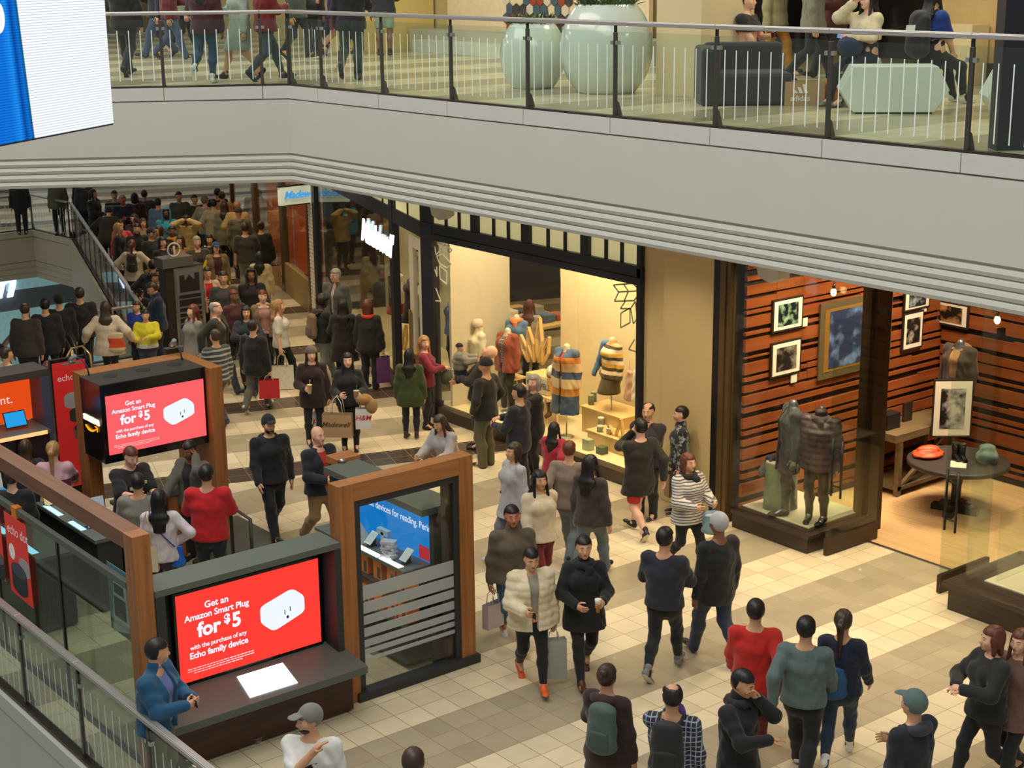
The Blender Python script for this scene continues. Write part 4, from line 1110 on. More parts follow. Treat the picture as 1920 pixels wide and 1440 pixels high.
# level below: lit shop front across the opening
m = MB(); m.box(2, 26, 48.2, 48.4, -5.5, -1.3); struct('wall_lower', m, pbr('lower_shop_wall', (120, 124, 124), .5, noise=.1))
m = MB()
for k in range(6): m.box(13.2 + k * 1.7, 13.2 + k * 1.7 + 1.4, 48.12, 48.18, -5.3, -2.75)
m.box(17.6, 22, 48.1, 48.18, -2.1, -1.75); struct('window_2', m, pbr('lower_lit_window', (176, 206, 206), .3, noise=.3, emit=(140, 186, 190), estr=.30))
q = GY(-26, 562, 48.0)
text('lower_shop_sign', 'm', 1.25, (q[0] - .05, 48.05, q[2]), (1, 0, 0), (0, -1, 0), emis('blue_white_sign', (206, 226, 255), 2.2), None, .04, off=.03, shear=.35)
tag(bpy.data.objects['lower_shop_sign'], 'glowing white script letter on shop across the lower level', 'sign')

# ---- gallery level walls, columns
m = MB(); m.box(15.0, 16.0, 15.25, 16.1, 6.0, 10.5); struct('wall_gallery_column', m, BEIGE)
m = MB(); m.box(19.66, 19.86, -4, 40, 6.0, 10.5); struct('wall_gallery', m, pbr('gallery_wall', (188, 172, 120), .6, noise=.06))
m = MB(); m.box(17.9, 19.6, 27.7, 29.2, 6.0, 10.5); struct('wall_gallery_pier', m, pbr('pier_yellow', (220, 196, 124), .6, noise=.05))
m = MB(); m.box(10, 34, 39.8, 40, 6, 10.5); struct('wall_gallery_end', m, pbr('gallery_end', (112, 98, 76), .6, noise=.3))
# ---------------------------------------------------------------- the sales kiosk
KW = wood_mat('kiosk_cherry_wood_z', (142, 88, 44), (176, 114, 62), 2, 7, .4)
KWX = wood_mat('kiosk_cherry_wood_x', (148, 94, 50), (182, 120, 68), 0, 7, .4)
KWY = wood_mat('kiosk_walnut_wood_y', (108, 70, 48), (138, 92, 66), 1, 7, .42)
GREYLAM = pbr('grey_laminate', (88, 96, 88), .45, noise=.06, nscale=60)
CHAR = pbr('charcoal_panel', (44, 46, 46), .5, noise=.08)
RED = emis('red_screen', (255, 64, 54), 1.0)
PINK = emis('pale_red_screen', (252, 100, 104), 1.0)
WT = emis('white_screen_ink', (236, 244, 255), 1.05)
WTD = emis('screen_ink_dark', (60, 74, 90), .6)
BLK = pbr('screen_bezel', (12, 12, 14), .25, noise=0)

def rrect(cx, cy, w, h_, r, n=6):
    pts = []
    for q, (sx, sy) in enumerate(((1, 1), (-1, 1), (-1, -1), (1, -1))):
        for k in range(n + 1):
            a = PI / 2 * (q + k / n); pts.append((cx + sx * (w / 2 - r) + r * math.cos(a), cy + sy * (h_ / 2 - r) + r * math.sin(a)))
    return pts

def portal(x0, x1, y0, y1, H, label, wood, name='portal_frame', th=.17, top=.20):
    """tall timber frame: two posts and a head, front at y0"""
    o = empty(name, ((x0 + x1) / 2, y0, 0), label, 'frame')
    for a, b in ((x0, x0 + th), (x1 - th, x1)):
        mb = MB(); mb.box(a, b, y0, y1, 0.0, H); mb.build('post', wood, o, .004)
    mb = MB(); mb.box(x0 + th, x1 - th, y0, y1, H - top, H); mb.build('head_beam', KWX if wood is KW else wood, o, .004)
    return o

# right-hand portal with the frosted pane
o = portal(8.06, 9.82, 13.50, 13.70, 2.50, 'cherry wood portal frame holding a frosted glass pane at kiosk corner', KW, th=.19)
mb = MB()
mb.box(8.25, 8.33, 13.52, 13.60, .02, 2.30); mb.box(9.56, 9.63, 13.52, 13.60, .02, 2.30); mb.box(8.33, 9.56, 13.52, 13.60, 2.22, 2.30); mb.box(8.20, 9.86, 13.46, 13.62, .0, .10)
mb.build('inner_frame', CHAR, o, .004)
mb = MB(); mb.box(8.33, 9.56, 13.555, 13.563, .10, 2.22); mb.build('glass_pane', GLASS, o)
FROST = glass_mat('frosted_film', (226, 232, 230), .35, 1.0, .58, (206, 210, 208))
mb = MB()
zt = 1.30
for hh, gap in ((.16, .03), (.13, .03), (.10, .04), (.10, .04), (.08, .03), (.06, .04), (.045, .04)):
    mb.box(8.33, 9.56, 13.548, 13.553, zt - hh, zt); zt -= hh + gap
mb.build('frosted_film', FROST, o)
mb = MB(); mb.box(9.48, 9.56, 13.57, 13.66, .1, 2.22); mb.build('inner_post', pbr('dark_brown_post', (64, 46, 38), .5), o)

# front screen cabinet with its sloping shelf
o = empty('screen_cabinet', (7.0, 13.7, 0), 'charcoal cabinet under the large red screen with sloping grey shelf', 'cabinet')
mb = MB(); mb.prism([(5.92, 13.48, 1.90), (8.05, 13.48, 1.90), (8.05, 13.48, 1.83), (5.92, 13.48, 1.83)], (0, .43, 0)); mb.build('top', GREYLAM, o, .004)
mb = MB(); mb.box(5.92, 8.05, 13.80, 13.91, 0.0, 1.83); mb.build('back_panel', CHAR, o)
mb = MB(); mb.box(5.92, 6.02, 13.48, 13.80, .62, 1.83); mb.build('side_panel', CHAR, o)
mb = MB(); mb.box(7.97, 8.05, 13.48, 13.80, .62, 1.83); mb.build('side_panel', CHAR, o)
mb = MB(); mb.prism([(5.80, 13.76, .70), (8.08, 13.76, .70), (8.08, 13.08, .62), (5.80, 13.08, .62)], (0, 0, -.085)); mb.build('shelf', GREYLAM, o, .004)
mb = MB(); mb.box(5.92, 8.05, 13.35, 13.80, .03, .54); mb.build('base_panel', wood_mat('base_dark_wood', (52, 28, 18), (74, 40, 26), 0, 6), o)
mb = MB(); mb.box(5.95, 8.02, 13.40, 13.78, 0, .03); mb.build('plinth', BLACK, o)
mb = MB(); mb.box(7.93, 8.06, 13.36, 13.52, .03, .62); mb.build('end_post', KW, o)
# the lit pad on the shelf
u = lambda x, y: (x, y, .62 + (y - 13.08) / .68 * .08 + .002)
o2 = empty('light_pad', (6.95, 13.25, .63), 'glowing white rectangular pad set in grey kiosk shelf', 'lamp')
mb = MB(); pa = [G(445, 1276, .645), G(530, 1248, .655), G(558, 1280, .635), G(469, 1309, .63)]
pa = [u(q[0], q[1]) for q in pa]; mb.prism(pa, (0, 0, .006)); mb.build('light_panel', emis('pad_glow', (232, 255, 255), 5.0), o2)

def promo_screen(name, x0, x1, z0, z1, y, label, bg, cat='screen'):
    o = empty(name, ((x0 + x1) / 2, y, z0), label, cat)
    w, hh = x1 - x0, z1 - z0
    mb = MB(); mb.box(x0 - .03, x1 + .03, y, y + .06, z0 - .035, z1 + .03); mb.build('bezel', BLK, o, .004)
    mb = MB(); mb.box(x0, x1, y - .004, y + .002, z0, z1); mb.build('display', bg, o)
    n = (0, -1, 0); xd = (1, 0, 0); yy = y - .006
    def tx(s, cx, zz, sz, off=0.0, space=1.0): return text('lettering', s, sz * hh, (x0 + cx * w, yy, z0 + zz * hh), xd, n, WT, o, .0008, 'CENTER', off * hh, 0, space)
    tx('Get an', .27, .79, .105, .0022); tx('Amazon Smart Plug', .27, .685, .100, .0022, .97)
    tx('for', .21, .485, .225, .008); tx('$', .335, .555, .14, .006); tx('5', .40, .485, .225, .008)
    tx('with the purchase of any', .27, .355, .072, .001, .95); tx('Echo family device', .27, .255, .098, .0025, .97)
    rn = random.Random(5)
    for k in range(3):
        s = ''.join(rn.choice('aeiounrstlm   ') for _ in range(64 if k < 2 else 44)); 
        mb = MB(); xx = x0 + .05 * w + .04 * w * (k == 2)
        while xx < x0 + (.50 if k < 2 else .42) * w:
            l = rn.uniform(.01, .03) * w; mb.box(xx, xx + l, yy - .0006, yy, z0 + (.135 - .026 * k) * hh, z0 + (.146 - .026 * k) * hh); xx += l + .005 * w
        mb.build('fine_print', pbr('fine_print_ink', (236, 150, 150), .5, noise=0, emit=(246, 168, 170), estr=1.0), o)
    # plug: a white rounded block seen in perspective
    P0 = [(.566, .62), (.566, .43), (.654, .29), (.886, .42), (.886, .61), (.80, .735)]; P = []
    for i in range(6):
        a_, b_, c_ = (np.array(P0[(i + k) % 6]) for k in (-1, 0, 1)); r1, r2 = b_ + (a_ - b_) / np.linalg.norm(a_ - b_) * .045, b_ + (c_ - b_) / np.linalg.norm(c_ - b_) * .045
        P += [tuple((1 - t) ** 2 * r1 + 2 * t * (1 - t) * b_ + t * t * r2) for t in (0, .25, .5, .75, 1)]
    mb = MB(); mb.prism([(x0 + a * w, yy, z0 + b * hh) for a, b in P], (0, -.0012, 0)); mb.build('plug_picture', WT, o)
    mb = MB()
    for a, b in ((.738, .48), (.778, .505)): mb.box(x0 + a * w, x0 + (a + .006) * w, yy - .003, yy - .0013, z0 + (b - .03) * hh, z0 + (b + .025) * hh)
    mb.prism([(x0 + (.760 + .010 * math.cos(a)) * w, yy - .0013, z0 + (.415 + .020 * math.sin(a)) * hh) for a in (0, .8, 1.57, 2.3, 3.14, 4.2, 5.2)], (0, -.0015, 0))
    mb.build('socket_picture', WTD, o)
    return o
promo_screen('advert_screen', 6.235, 7.90, .735, 1.69, 13.71, 'bright red promotional screen in front cabinet above glowing pad', RED)

# rear portal carrying the second screen in a black box
o = empty('portal_frame', (8.77, 19.66, 0), 'tall cherry wood frame around the upper red screen', 'frame')
mb = MB(); mb.box(7.94, 8.13, 19.67, 19.98, 0, 2.5); mb.build('post', KW, o, .004)
mb = MB(); mb.box(9.425, 9.61, 18.88, 19.98, 0, 2.5); mb.build('post', KW, o, .004)
mb = MB(); mb.box(8.13, 9.425, 19.67, 19.98, 2.38, 2.5); mb.build('head_beam', KWX, o, .004)
o = empty('screen_box', (8.67, 19.3, 1.40), 'glossy black box housing the upper screen with lit logo', 'display')
mb = MB(); mb.box(7.90, 9.42, 19.02, 19.66, 1.42, 2.49); mb.build('housing', pbr('gloss_black', (18, 17, 18), .18, noise=0), o, .006)
mb = MB(); mb.box(7.90, 9.42, 19.02, 19.66, 2.49, 2.50); mb.build('top_panel', pbr('grey_black_top', (56, 54, 50), .4, noise=.1), o)
for x in (8.22, 8.70, 9.16):
    mb = MB(); mb.lathe([(.10, 0), (.10, .004), (.085, .005), (.0, .005)], (x, 19.40, 2.50), 20); mb.build('speaker_grille', pbr('speaker_grey', (34, 32, 31), .7), o)
text('logo_lettering', 'amazon', .16, (7.894, 19.60, 1.93), (0, -1, 0), (-1, 0, 0), emis('logo_white', (226, 240, 214), 1.3), o, .01, off=.004)
mb = MB(); pts = []
for k in range(13): a = k / 12; pts.append((7.888, 19.54 - .36 * a, 1.875 - .085 * math.sin(PI * (.15 + .8 * a)) + .02))
mb.tube(pts, [.006 + .010 * math.sin(PI * min(1, .1 + k / 12)) for k in range(13)], 6); mb.tube([pts[-1] + f3(0, .06, .015), pts[-1] + f3(0, -.01, .008), pts[-1] + f3(0, .0, -.05)], .008, 5)
mb.build('logo_smile', emis('logo_orange', (255, 160, 20), 1.4), o)
promo_screen('upper_advert_screen', 7.96, 9.385, 1.535, 2.34, 19.015, 'paler red promotional screen in black box on rear frame', PINK)
for x, y, lab in ((8.02, 19.86, 'small clip on spotlight with bent stem at left of black screen box'), (9.36, 19.80, 'small clip on spotlight with bent stem at right of black screen box')):
    o = empty('arm_spotlight', (x, y, 2.5), lab, 'lamp'); mb = MB()
    s = -1 if x < 9 else 1
    st = [(x, y - .25, 2.5), (x, y - .20, 2.62), (x + .02 * s, y - .08, 2.70), (x + .05 * s, y + .06, 2.70)]
    mb.tube(st, .010, 7); mb.build('stem', BLACK, o)
    mb = MB(); mb.tube([(x + .05 * s, y + .06, 2.72), (x + .06 * s, y + .12, 2.66), (x + .06 * s, y + .16, 2.62)], [.03, .045, .05], 10); mb.obox((x + .07 * s, y + .14, 2.60), (.13, 0, 0), (0, .04, .0), (0, 0, .006)); mb.build('lamp_head', STEEL, o)

# left frame: long walnut beam on posts, glass partition with top rail
o = empty('side_frame', (5.82, 16.7, 0), 'long walnut beam on square posts running along kiosk left side', 'frame')
mb = MB(); mb.box(5.73, 5.92, 13.70, 19.80, 2.33, 2.50); mb.build('beam', KWY, o, .004)
mb = MB(); mb.box(5.73, 5.92, 13.50, 13.70, 0, 2.50); mb.build('post', KW, o, .004)
mb = MB(); mb.box(5.73, 5.92, 19.80, 19.98, 0, 2.50); mb.build('post', KW, o, .004)
o = empty('glass_partition', (5.76, 16.5, 0), 'tall tinted glass partition with grey top rail below the walnut beam', 'partition')
mb = MB(); mb.box(5.73, 5.79, 13.72, 19.75, 1.90, 1.97); mb.build('top_rail', GREYLAM, o, .004)
for a, b in ((13.74, 15.45), (15.50, 17.3), (17.35, 19.7)):
    mb = MB(); mb.box(5.757, 5.767, a, b, .05, 1.90); mb.build('glass_panel', glass_mat('smoky_glass', (212, 222, 214), .03), o)
    mb = MB(); mb.box(5.75, 5.775, b, b + .045, .05, 1.90); mb.build('glass_joint', BLACK, o)
mb = MB(); mb.box(5.74, 5.79, 13.72, 19.75, 0, .05); mb.build('bottom_rail', CHAR, o)

# posters clipped on the partition
DISC = [pbr('speaker_fabric_light', (176, 174, 176), .8, noise=.1), pbr('speaker_fabric_dark', (54, 56, 62), .8, noise=.1), pbr('speaker_fabric_mid', (112, 110, 114), .8, noise=.1)]
PRED = pbr('poster_red', (226, 58, 48), .5, noise=.02, emit=(226, 58, 48), estr=.12)
PW = pbr('poster_ink', (240, 232, 230), .5, noise=0, emit=(240, 232, 230), estr=.1)
def puck(mb, c, rx, rz, th, X, mi, mi2):
    """flat picture of a round speaker on a poster lying in an x=const plane"""
    c = np.array(c, float)
    body = [(X, c[0] + rx * math.cos(a), c[1] + rz * math.sin(a)) for a in np.linspace(0, PI, 14)] + [(X, c[0] + rx * math.cos(a), c[1] - th + rz * math.sin(a)) for a in np.linspace(PI, 2 * PI, 14)]
    mb.prism(body, (-.0012, 0, 0), mi)
    mb.prism([(X - .0013, c[0] + rx * .96 * math.cos(a), c[1] + rz * .9 * math.sin(a)) for a in np.linspace(0, 2 * PI, 20)[:-1]], (-.001, 0, 0), mi2)
o = empty('poster', (5.72, 16.55, .88), 'red speaker poster hung by an orange clip on glass partition', 'poster')
mb = MB(); mb.prism([(5.722, 16.87, 1.86), (5.722, 16.24, 1.86), (5.722, 16.23, .88), (5.722, 16.87, .90)], (.004, 0, 0)); mb.build('sheet', PRED, o)
text('lettering', 'echo dot', .165, (5.718, 16.80, 1.64), (0, -1, 0), (-1, 0, 0), PW, o, .0005)
mb = MB(); puck(mb, (16.38, 1.36), .15, .06, .10, 5.720, 0, 0); puck(mb, (16.56, 1.22), .22, .09, .20, 5.7185, 1, 2); puck(mb, (16.71, 1.42), .085, .095, .0, 5.717, 3, 3)
mb.build('speaker_picture', DISC[:2] + [pbr('speaker_top', (76, 82, 98), .6), PW], o)
mb = MB(); mb.box(5.715, 5.80, 16.50, 16.62, 1.86, 1.99); mb.build('clip', pbr('orange_clip', (238, 130, 20), .4), o, .006)
o = empty('poster', (5.72, 17.6, .9), 'red poster further along the partition, cut by the photo edge', 'poster')
mb = MB(); mb.box(5.722, 5.726, 17.02, 17.6, .95, 1.86); mb.build('sheet', PRED, o)
mb = MB(); puck(mb, (17.2, 1.2), .2, .08, .18, 5.720, 0, 1); mb.build('speaker_picture', [DISC[1], DISC[2]], o)
o = empty('poster', (6.1, 14.6, 1.1), 'pale blue poster of an audio device behind glass partition', 'poster')
mb = MB(); q = [G(197, 1008, 1.95), G(231, 1022, 1.95)]
mb.box(5.86, 5.866, 13.95, 14.45, 1.22, 1.95); mb.build('sheet', pbr('poster_blue', (132, 190, 216), .5, noise=.05), o)
mb = MB(); mb.prism([(5.858, 14.40, 1.20), (5.858, 14.30, 1.86), (5.858, 14.02, 1.86), (5.858, 14.0, 1.3)], (.002, 0, 0), 0); mb.box(5.853, 5.857, 14.08, 14.30, 1.66, 1.76, 1); mb.box(5.853, 5.857, 14.05, 14.32, 1.40, 1.62, 1)
mb.build('device_picture', [PW, BLK], o)
mb = MB(); mb.tube([(5.851, 14.25 - .13 * k / 6, 1.48 - .03 * math.sin(PI * k / 6)) for k in range(7)], .006, 5); mb.build('smile_picture', pbr('poster_orange', (238, 140, 30), .5), o)

# ---- blue reading display behind the frosted pane, facing the kiosk middle
BLUE_E = emis('blue_lightbox', (14, 122, 206), .95)
o = empty('reading_display', (9.5, 14.7, 0), 'grey display unit with glowing blue back panel about reading', 'display')
mb = MB(); mb.box(9.28, 9.78, 13.74, 15.80, 1.82, 1.90); mb.build('top_panel', GREYLAM, o, .004)
mb = MB(); mb.box(9.43, 9.78, 13.74, 13.82, 0, 1.82); mb.build('side_panel', CHAR, o)
mb = MB(); mb.box(9.36, 9.78, 15.72, 15.80, 0, 1.82); mb.build('side_panel', CHAR, o)
mb = MB(); mb.box(9.44, 9.48, 13.82, 15.72, 1.20, 1.80); mb.build('lightbox', BLUE_E, o)
mb = MB(); mb.box(9.435, 9.44, 13.84, 14.04, 1.22, 1.38); mb.build('red_label', emis('red_patch', (190, 50, 60), .8), o)
tq = text('lettering', 'best devices for reading. Perio', .12, (0, 0, 0), (1, 0, 0), (0, -1, 0), emis('lettering_white', (222, 236, 250), 1.0), None, .001)
wid = max(v.co.x for v in tq.data.vertices)
for v in tq.data.vertices: v.co = (9.434 + v.co.y * 1.0, 15.13 - v.co.x * 1.335 / wid, 1.585 + v.co.z)
attach(tq, o)
mb = MB(); mb.box(9.07, 9.44, 13.82, 15.72, 1.16, 1.20); mb.build('counter', GREYLAM, o, .004)
mb = MB()
for a, b in ((13.95, 14.35), (14.38, 14.85), (14.88, 15.35)): mb.box(9.085, 9.16, a, b, 1.201, 1.205)
mb.build('light_strip', emis('strip_white', (236, 250, 255), 3.0), o)
for z in (.88, .5, .06):
    mb = MB(); mb.box(9.08, 9.78, 13.82, 15.72, z, z + .03); mb.build('shelf', CHAR, o)
mb = MB(); mb.box(9.74, 9.78, 13.82, 15.72, 0, 1.8); mb.build('back_board', CHAR, o)
for k, y in enumerate((15.30, 15.02, 14.72, 14.44, 14.16, 13.95)):
    for zz, gl in ((.91, 'upper'), (.53, 'lower')):
        q = empty('device_carton', (9.22, y, zz), 'orange device carton on the %s shelf under the blue reading display' % gl, 'box', 'orange device cartons on the %s shelf' % gl)
        mb = MB(); mb.box(9.12, 9.30, y - .085, y + .085, zz, zz + .225); mb.build('carton', pbr('orange_carton', (236, 124, 30), .5, noise=.06), q, .003)
        mb = MB(); mb.box(9.117, 9.12, y - .06, y + .0, zz + .02, zz + .15); mb.build('carton_picture', pbr('carton_dark', (44, 48, 58), .4), q)
def ereader(x, y, z, label, tilt=.75, rz=0.0, white=True):
    o = empty('e_reader', (x, y, z), label, 'tablet', None, rz)
    c, s = math.cos(tilt), math.sin(tilt)
    mb = MB(); mb.obox((0, 0, .10), (.088 * s * 0 + .115 * c * -1 * -1 * .0 + .0, .065, 0), (.085 * c, 0, .085 * s), (-.004 * s, 0, .004 * c)); b = mb.build('body', pbr('reader_white', (214, 220, 220), .4) if white else BLK); b.parent = o
    mb = MB(); mb.obox((-.0046 * s, 0, .10 + .0046 * c), (0, .054, 0), (.068 * c, 0, .068 * s), (-.0008 * s, 0, .0008 * c)); b = mb.build('screen', emis('eink', (196, 214, 214), .7)); b.parent = o
    mb = MB(); mb.prism([(.05, -.03, 0), (.05, .03, 0), (-.06, .03, 0), (-.06, -.03, 0)], (0, 0, .012)); mb.prism([(.045, -.02, .012), (.045, .02, .012), (.0, .02, .012), (.0, -.02, .012)], (0, 0, .075)); b = mb.build('stand', BLACK); b.parent = o
    return o
ereader(9.25, 14.02, 1.20, 'white e-reader tilted on black stand, nearest the kiosk corner')
ereader(9.25, 14.74, 1.20, 'white e-reader tilted on a stand, between pyramid and book stack')
ereader(9.27, 15.25, 1.20, 'dark e-reader on stand at far end of blue display', white=False)
o = empty('pyramid', (9.24, 14.95, 1.20), 'small silver pyramid standing on reading display counter', 'ornament')
mb = MB(); mb.add([(9.14, 14.85, 1.20), (9.34, 14.85, 1.20), (9.34, 15.05, 1.20), (9.14, 15.05, 1.20), (9.24, 14.95, 1.44)], [(0, 3, 2, 1), (0, 1, 4), (1, 2, 4), (2, 3, 4), (3, 0, 4)]); mb.build('faces', pbr('silver_card', (170, 176, 172), .4, noise=.25, nscale=40), o)
for k in range(6):
    o = empty('book', (9.2, 14.30, 1.20 + k * .034), 'pale paperback in the small stack on the reading counter', 'book', 'books stacked on the reading counter')
    a = (.2, -.3, .1, .5, -.1, .6)[k]; R = rotz(a)
    mb = MB(); mb.obox(np.array([9.20, 14.30, 1.20 + k * .034 + .0165]), R @ f3(.06, 0, 0), R @ f3(0, .085, 0), f3(0, 0, .0155)); mb.build('cover', pbr('book_cover', (176, 186, 196), .5), o)
    mb = MB(); mb.obox(np.array([9.20, 14.30, 1.20 + k * .034 + .0165]) + R @ f3(-.002, 0, 0), R @ f3(.0595, 0, 0), R @ f3(0, .0855, 0), f3(0, 0, .012)); mb.build('pages', pbr('book_pages', (216, 206, 210), .7), o)
o = empty('plinth_letter', (9.26, 14.50, 1.20), 'pale blue letter T shaped stand beside book stack', 'ornament')
mb = MB(); mb.box(9.24, 9.30, 14.47, 14.53, 1.20, 1.44); mb.box(9.24, 9.30, 14.39, 14.61, 1.40, 1.47); mb.build('letter_body', pbr('pale_blue_stand', (150, 186, 206), .4), o, .003)
# second, farther display block whose top shows above the frame
o = empty('wood_cap', (9.66, 15.86, 1.9), 'small square wooden cap with steel knob at back of grey display top', 'box')
mb = MB(); mb.box(9.50, 9.84, 15.84, 16.10, 1.84, 1.93); mb.build('cap', KWX, o, .003)
mb = MB(); mb.box(9.55, 9.80, 15.86, 16.06, 0, 1.84); mb.build('post', KW, o)
mb = MB(); mb.lathe([(.03, 0), (.045, .02), (.03, .045), (0, .05)], (9.55, 15.80, 1.90), 14); mb.build('steel_knob', STEEL, o)

# ---- far left displays
o = empty('orange_display', (7.2, 20.2, 0), 'charcoal display cabinet with glowing orange back panel', 'display')
mb = MB(); mb.box(5.95, 7.72, 20.25, 20.75, 2.42, 2.52); mb.build('top_panel', pbr('display_top', (70, 62, 60), .5, noise=.08), o, .004)
mb = MB(); mb.box(7.60, 7.72, 20.25, 20.75, 0, 2.42); mb.build('side_panel', pbr('display_side', (74, 76, 96), .5), o)
mb = MB(); mb.box(5.95, 7.60, 20.66, 20.70, 1.75, 2.42); mb.build('lightbox', emis('orange_lightbox', (232, 78, 24), .95), o)
text('lettering', 'entertainment.', .175, (6.30, 20.655, 2.02), (1, 0, 0), (0, -1, 0), emis('lettering_pale', (240, 220, 210), .9), o, .001)
mb = MB(); mb.box(5.95, 7.60, 20.05, 20.70, 1.68, 1.73); mb.build('counter', GREYLAM, o, .003)
mb = MB(); mb.box(5.95, 7.55, 20.035, 20.05, 1.68, 1.73); mb.build('light_strip', emis('strip_orange', (255, 170, 110), 1.6), o)
mb = MB(); mb.box(5.95, 7.60, 20.10, 20.75, 0, 1.68); mb.build('base_cabinet', pbr('dark_base', (34, 28, 26), .5), o)
mb = MB(); mb.box(6.0, 7.58, 20.62, 20.655, 2.37, 2.40); mb.build('light_strip', emis('strip_orange', (255, 170, 110), 1.6), o)
o = empty('tablet', (7.25, 20.35, 1.73), 'bright blue tablet on stand in orange lit display', 'tablet')
mb = MB(); mb.obox((7.24, 20.36, 1.87), (.15, 0, 0), (0, .05, .10), (0, -.006, .003)); mb.build('body', BLK, o)
mb = MB(); mb.obox((7.24, 20.352, 1.873), (.138, 0, 0), (0, .044, .088), (0, -.002, .001)); mb.build('screen', emis('tablet_blue', (40, 160, 230), 1.0), o)
o = empty('poster_stand', (8.3, 21.2, 0), 'red speaker advert board behind the woman in navy coat', 'sign')
e0, e1 = GY(97, 683, 20.94), GY(159, 671, 20.94); ex, ew, ez = e0[0], e1[0] - e0[0], e0[2]
mb = MB(); mb.box(ex - .02, ex + ew + .02, 20.95, 21.03, .0, ez + .05); mb.build('board', BLACK, o, .004)
mb = MB(); mb.box(ex, ex + ew, 20.94, 20.95, .55, ez); mb.build('sheet', pbr('poster_red2', (206, 40, 38), .5, noise=.02, emit=(206, 40, 38), estr=.25), o)
text('lettering', 'echo dot', .27 * ew, (ex + .12 * ew, 20.937, ez - .27), (1, 0, 0), (0, -1, 0), PW, o, .0005)
mb = MB()
def pucky(mb, cx, cz, rx, rz, th, Y, mi, mi2):
    body = [(cx + rx * math.cos(a), Y, cz + rz * math.sin(a)) for a in np.linspace(0, PI, 14)] + [(cx + rx * math.cos(a), Y, cz - th + rz * math.sin(a)) for a in np.linspace(PI, 2 * PI, 14)]
    mb.prism(body, (0, -.0012, 0), mi); mb.prism([(cx + rx * .95 * math.cos(a), Y - .0013, cz + rz * .9 * math.sin(a)) for a in np.linspace(0, 2 * PI, 20)[:-1]], (0, -.001, 0), mi2)
pucky(mb, ex + .55 * ew, ez - .52, .28 * ew, .07, .10, 20.938, 0, 0); pucky(mb, ex + .68 * ew, ez - .74, .28 * ew, .06, .10, 20.935, 1, 1); pucky(mb, ex + .74 * ew, ez - .98, .25 * ew, .06, .12, 20.932, 2, 1); mb.build('speaker_picture', DISC, o)

# ---- counters inside the kiosk
def counter(x0, x1, y0, y1, label, strips, wood=True, h=.98):
    o = empty('sales_counter', ((x0 + x1) / 2, (y0 + y1) / 2, 0), label, 'counter')
    mb = MB(); mb.box(x0, x1, y0, y1, h - .05, h); mb.build('worktop', GREYLAM, o, .004)
    mb = MB(); mb.box(x0 + .04, x1 - .04, y0 + .04, y1 - .04, .03, h - .05); mb.build('base_cabinet', KW if wood else CHAR, o)
    for s in strips: mb = MB(); mb.box(*s, h - .001, h + .004); mb.build('light_strip', emis('strip_blue', (150, 226, 255), 2.4), o)
    return o
counter(6.25, 6.75, 17.4, 20.0, 'grey topped demo counter with glowing strips along kiosk left side', [(6.27, 6.36, 17.6, 18.2), (6.27, 6.36, 18.5, 19.2)], False)
counter(7.05, 7.45, 17.55, 19.4, 'demo counter with tablets in front of the blonde woman', [(7.07, 7.14, 18.0, 18.4), (7.07, 7.14, 18.7, 19.2)], False)
counter(7.84, 8.28, 17.95, 18.85, 'wooden sales counter end with grey top beside black shirted staff', [], True)
counter(8.28, 9.22, 18.60, 18.86, 'narrow wooden sales counter in front of the man in grey hoodie', [], True)
o = empty('stanchion_rail', (9.5, 16.9, 0), 'dark grey metal rail standing beside the man in red shirt', 'rail')
mb = MB(); mb.tube([(8.96, 17.63, 0), (8.96, 17.63, .98), (8.90, 17.0, .98), (8.90, 17.0, 0)], .024, 8); mb.build('tube', CHAR, o)
m = MB(); m.box(9.0, 10.15, 14.3, 19.7, .0, .006); o = m.build('floor_mat', pbr('grey_mat', (84, 84, 72), .85, noise=.1)); tag(o, 'dark grey rectangular mat on tiles beside the kiosk', 'mat')
# small demo pieces on the left counters
def prop_box(name, c, sz, mat, label, cat, rz=0.0, group=None, bevel=.003):
    R = rotz(rz); mb = MB(); mb.obox(np.array(c, float) + f3(0, 0, sz[2] / 2), R @ f3(sz[0] / 2, 0, 0), R @ f3(0, sz[1] / 2, 0), f3(0, 0, sz[2] / 2)); o = mb.build(name, mat, None, bevel); tag(o, label, cat, group); return o
def stand_sign(x, y, z, w, hh, mat, label, tilt=.25):
    o = empty('counter_sign', (x, y, z), label, 'sign')
    mb = MB(); mb.obox((x, y, z + hh / 2), (w / 2, 0, 0), (0, tilt * hh / 2, hh / 2), (0, -.004, 0)); mb.build('sheet', mat, o)
    mb = MB(); mb.box(x - w / 2, x + w / 2, y - .05, y + .05, z, z + .01); mb.build('foot', BLACK, o); return o
stand_sign(6.55, 19.6, .98, .34, .42, pbr('leaflet', (226, 214, 214), .5, noise=.3, nscale=30), 'white printed notice standing on the counter behind the brown haired woman')
stand_sign(7.3, 18.05, .98, .26, .36, pbr('blue_leaflet', (190, 214, 238), .5, noise=.1), 'pale blue notice with dark blue dot beside the wooden post')
stand_sign(7.2, 19.2, .98, .22, .28, emis('cream_screen', (236, 220, 160), .7), 'small cream coloured screen on counter beyond the blonde woman')
prop_box('gift_bag', (6.55, 19.35, .98), (.2, .13, .3), pbr('bright_blue_paper', (30, 150, 220), .5), 'bright blue paper gift bag with orange tissue on kiosk counter', 'bag')
prop_box('smart_speaker', (7.25, 18.5, .98), (.1, .1, .2), pbr('speaker_dark', (34, 36, 42), .7), 'dark upright smart speaker beside the wooden post', 'speaker', bevel=.03)
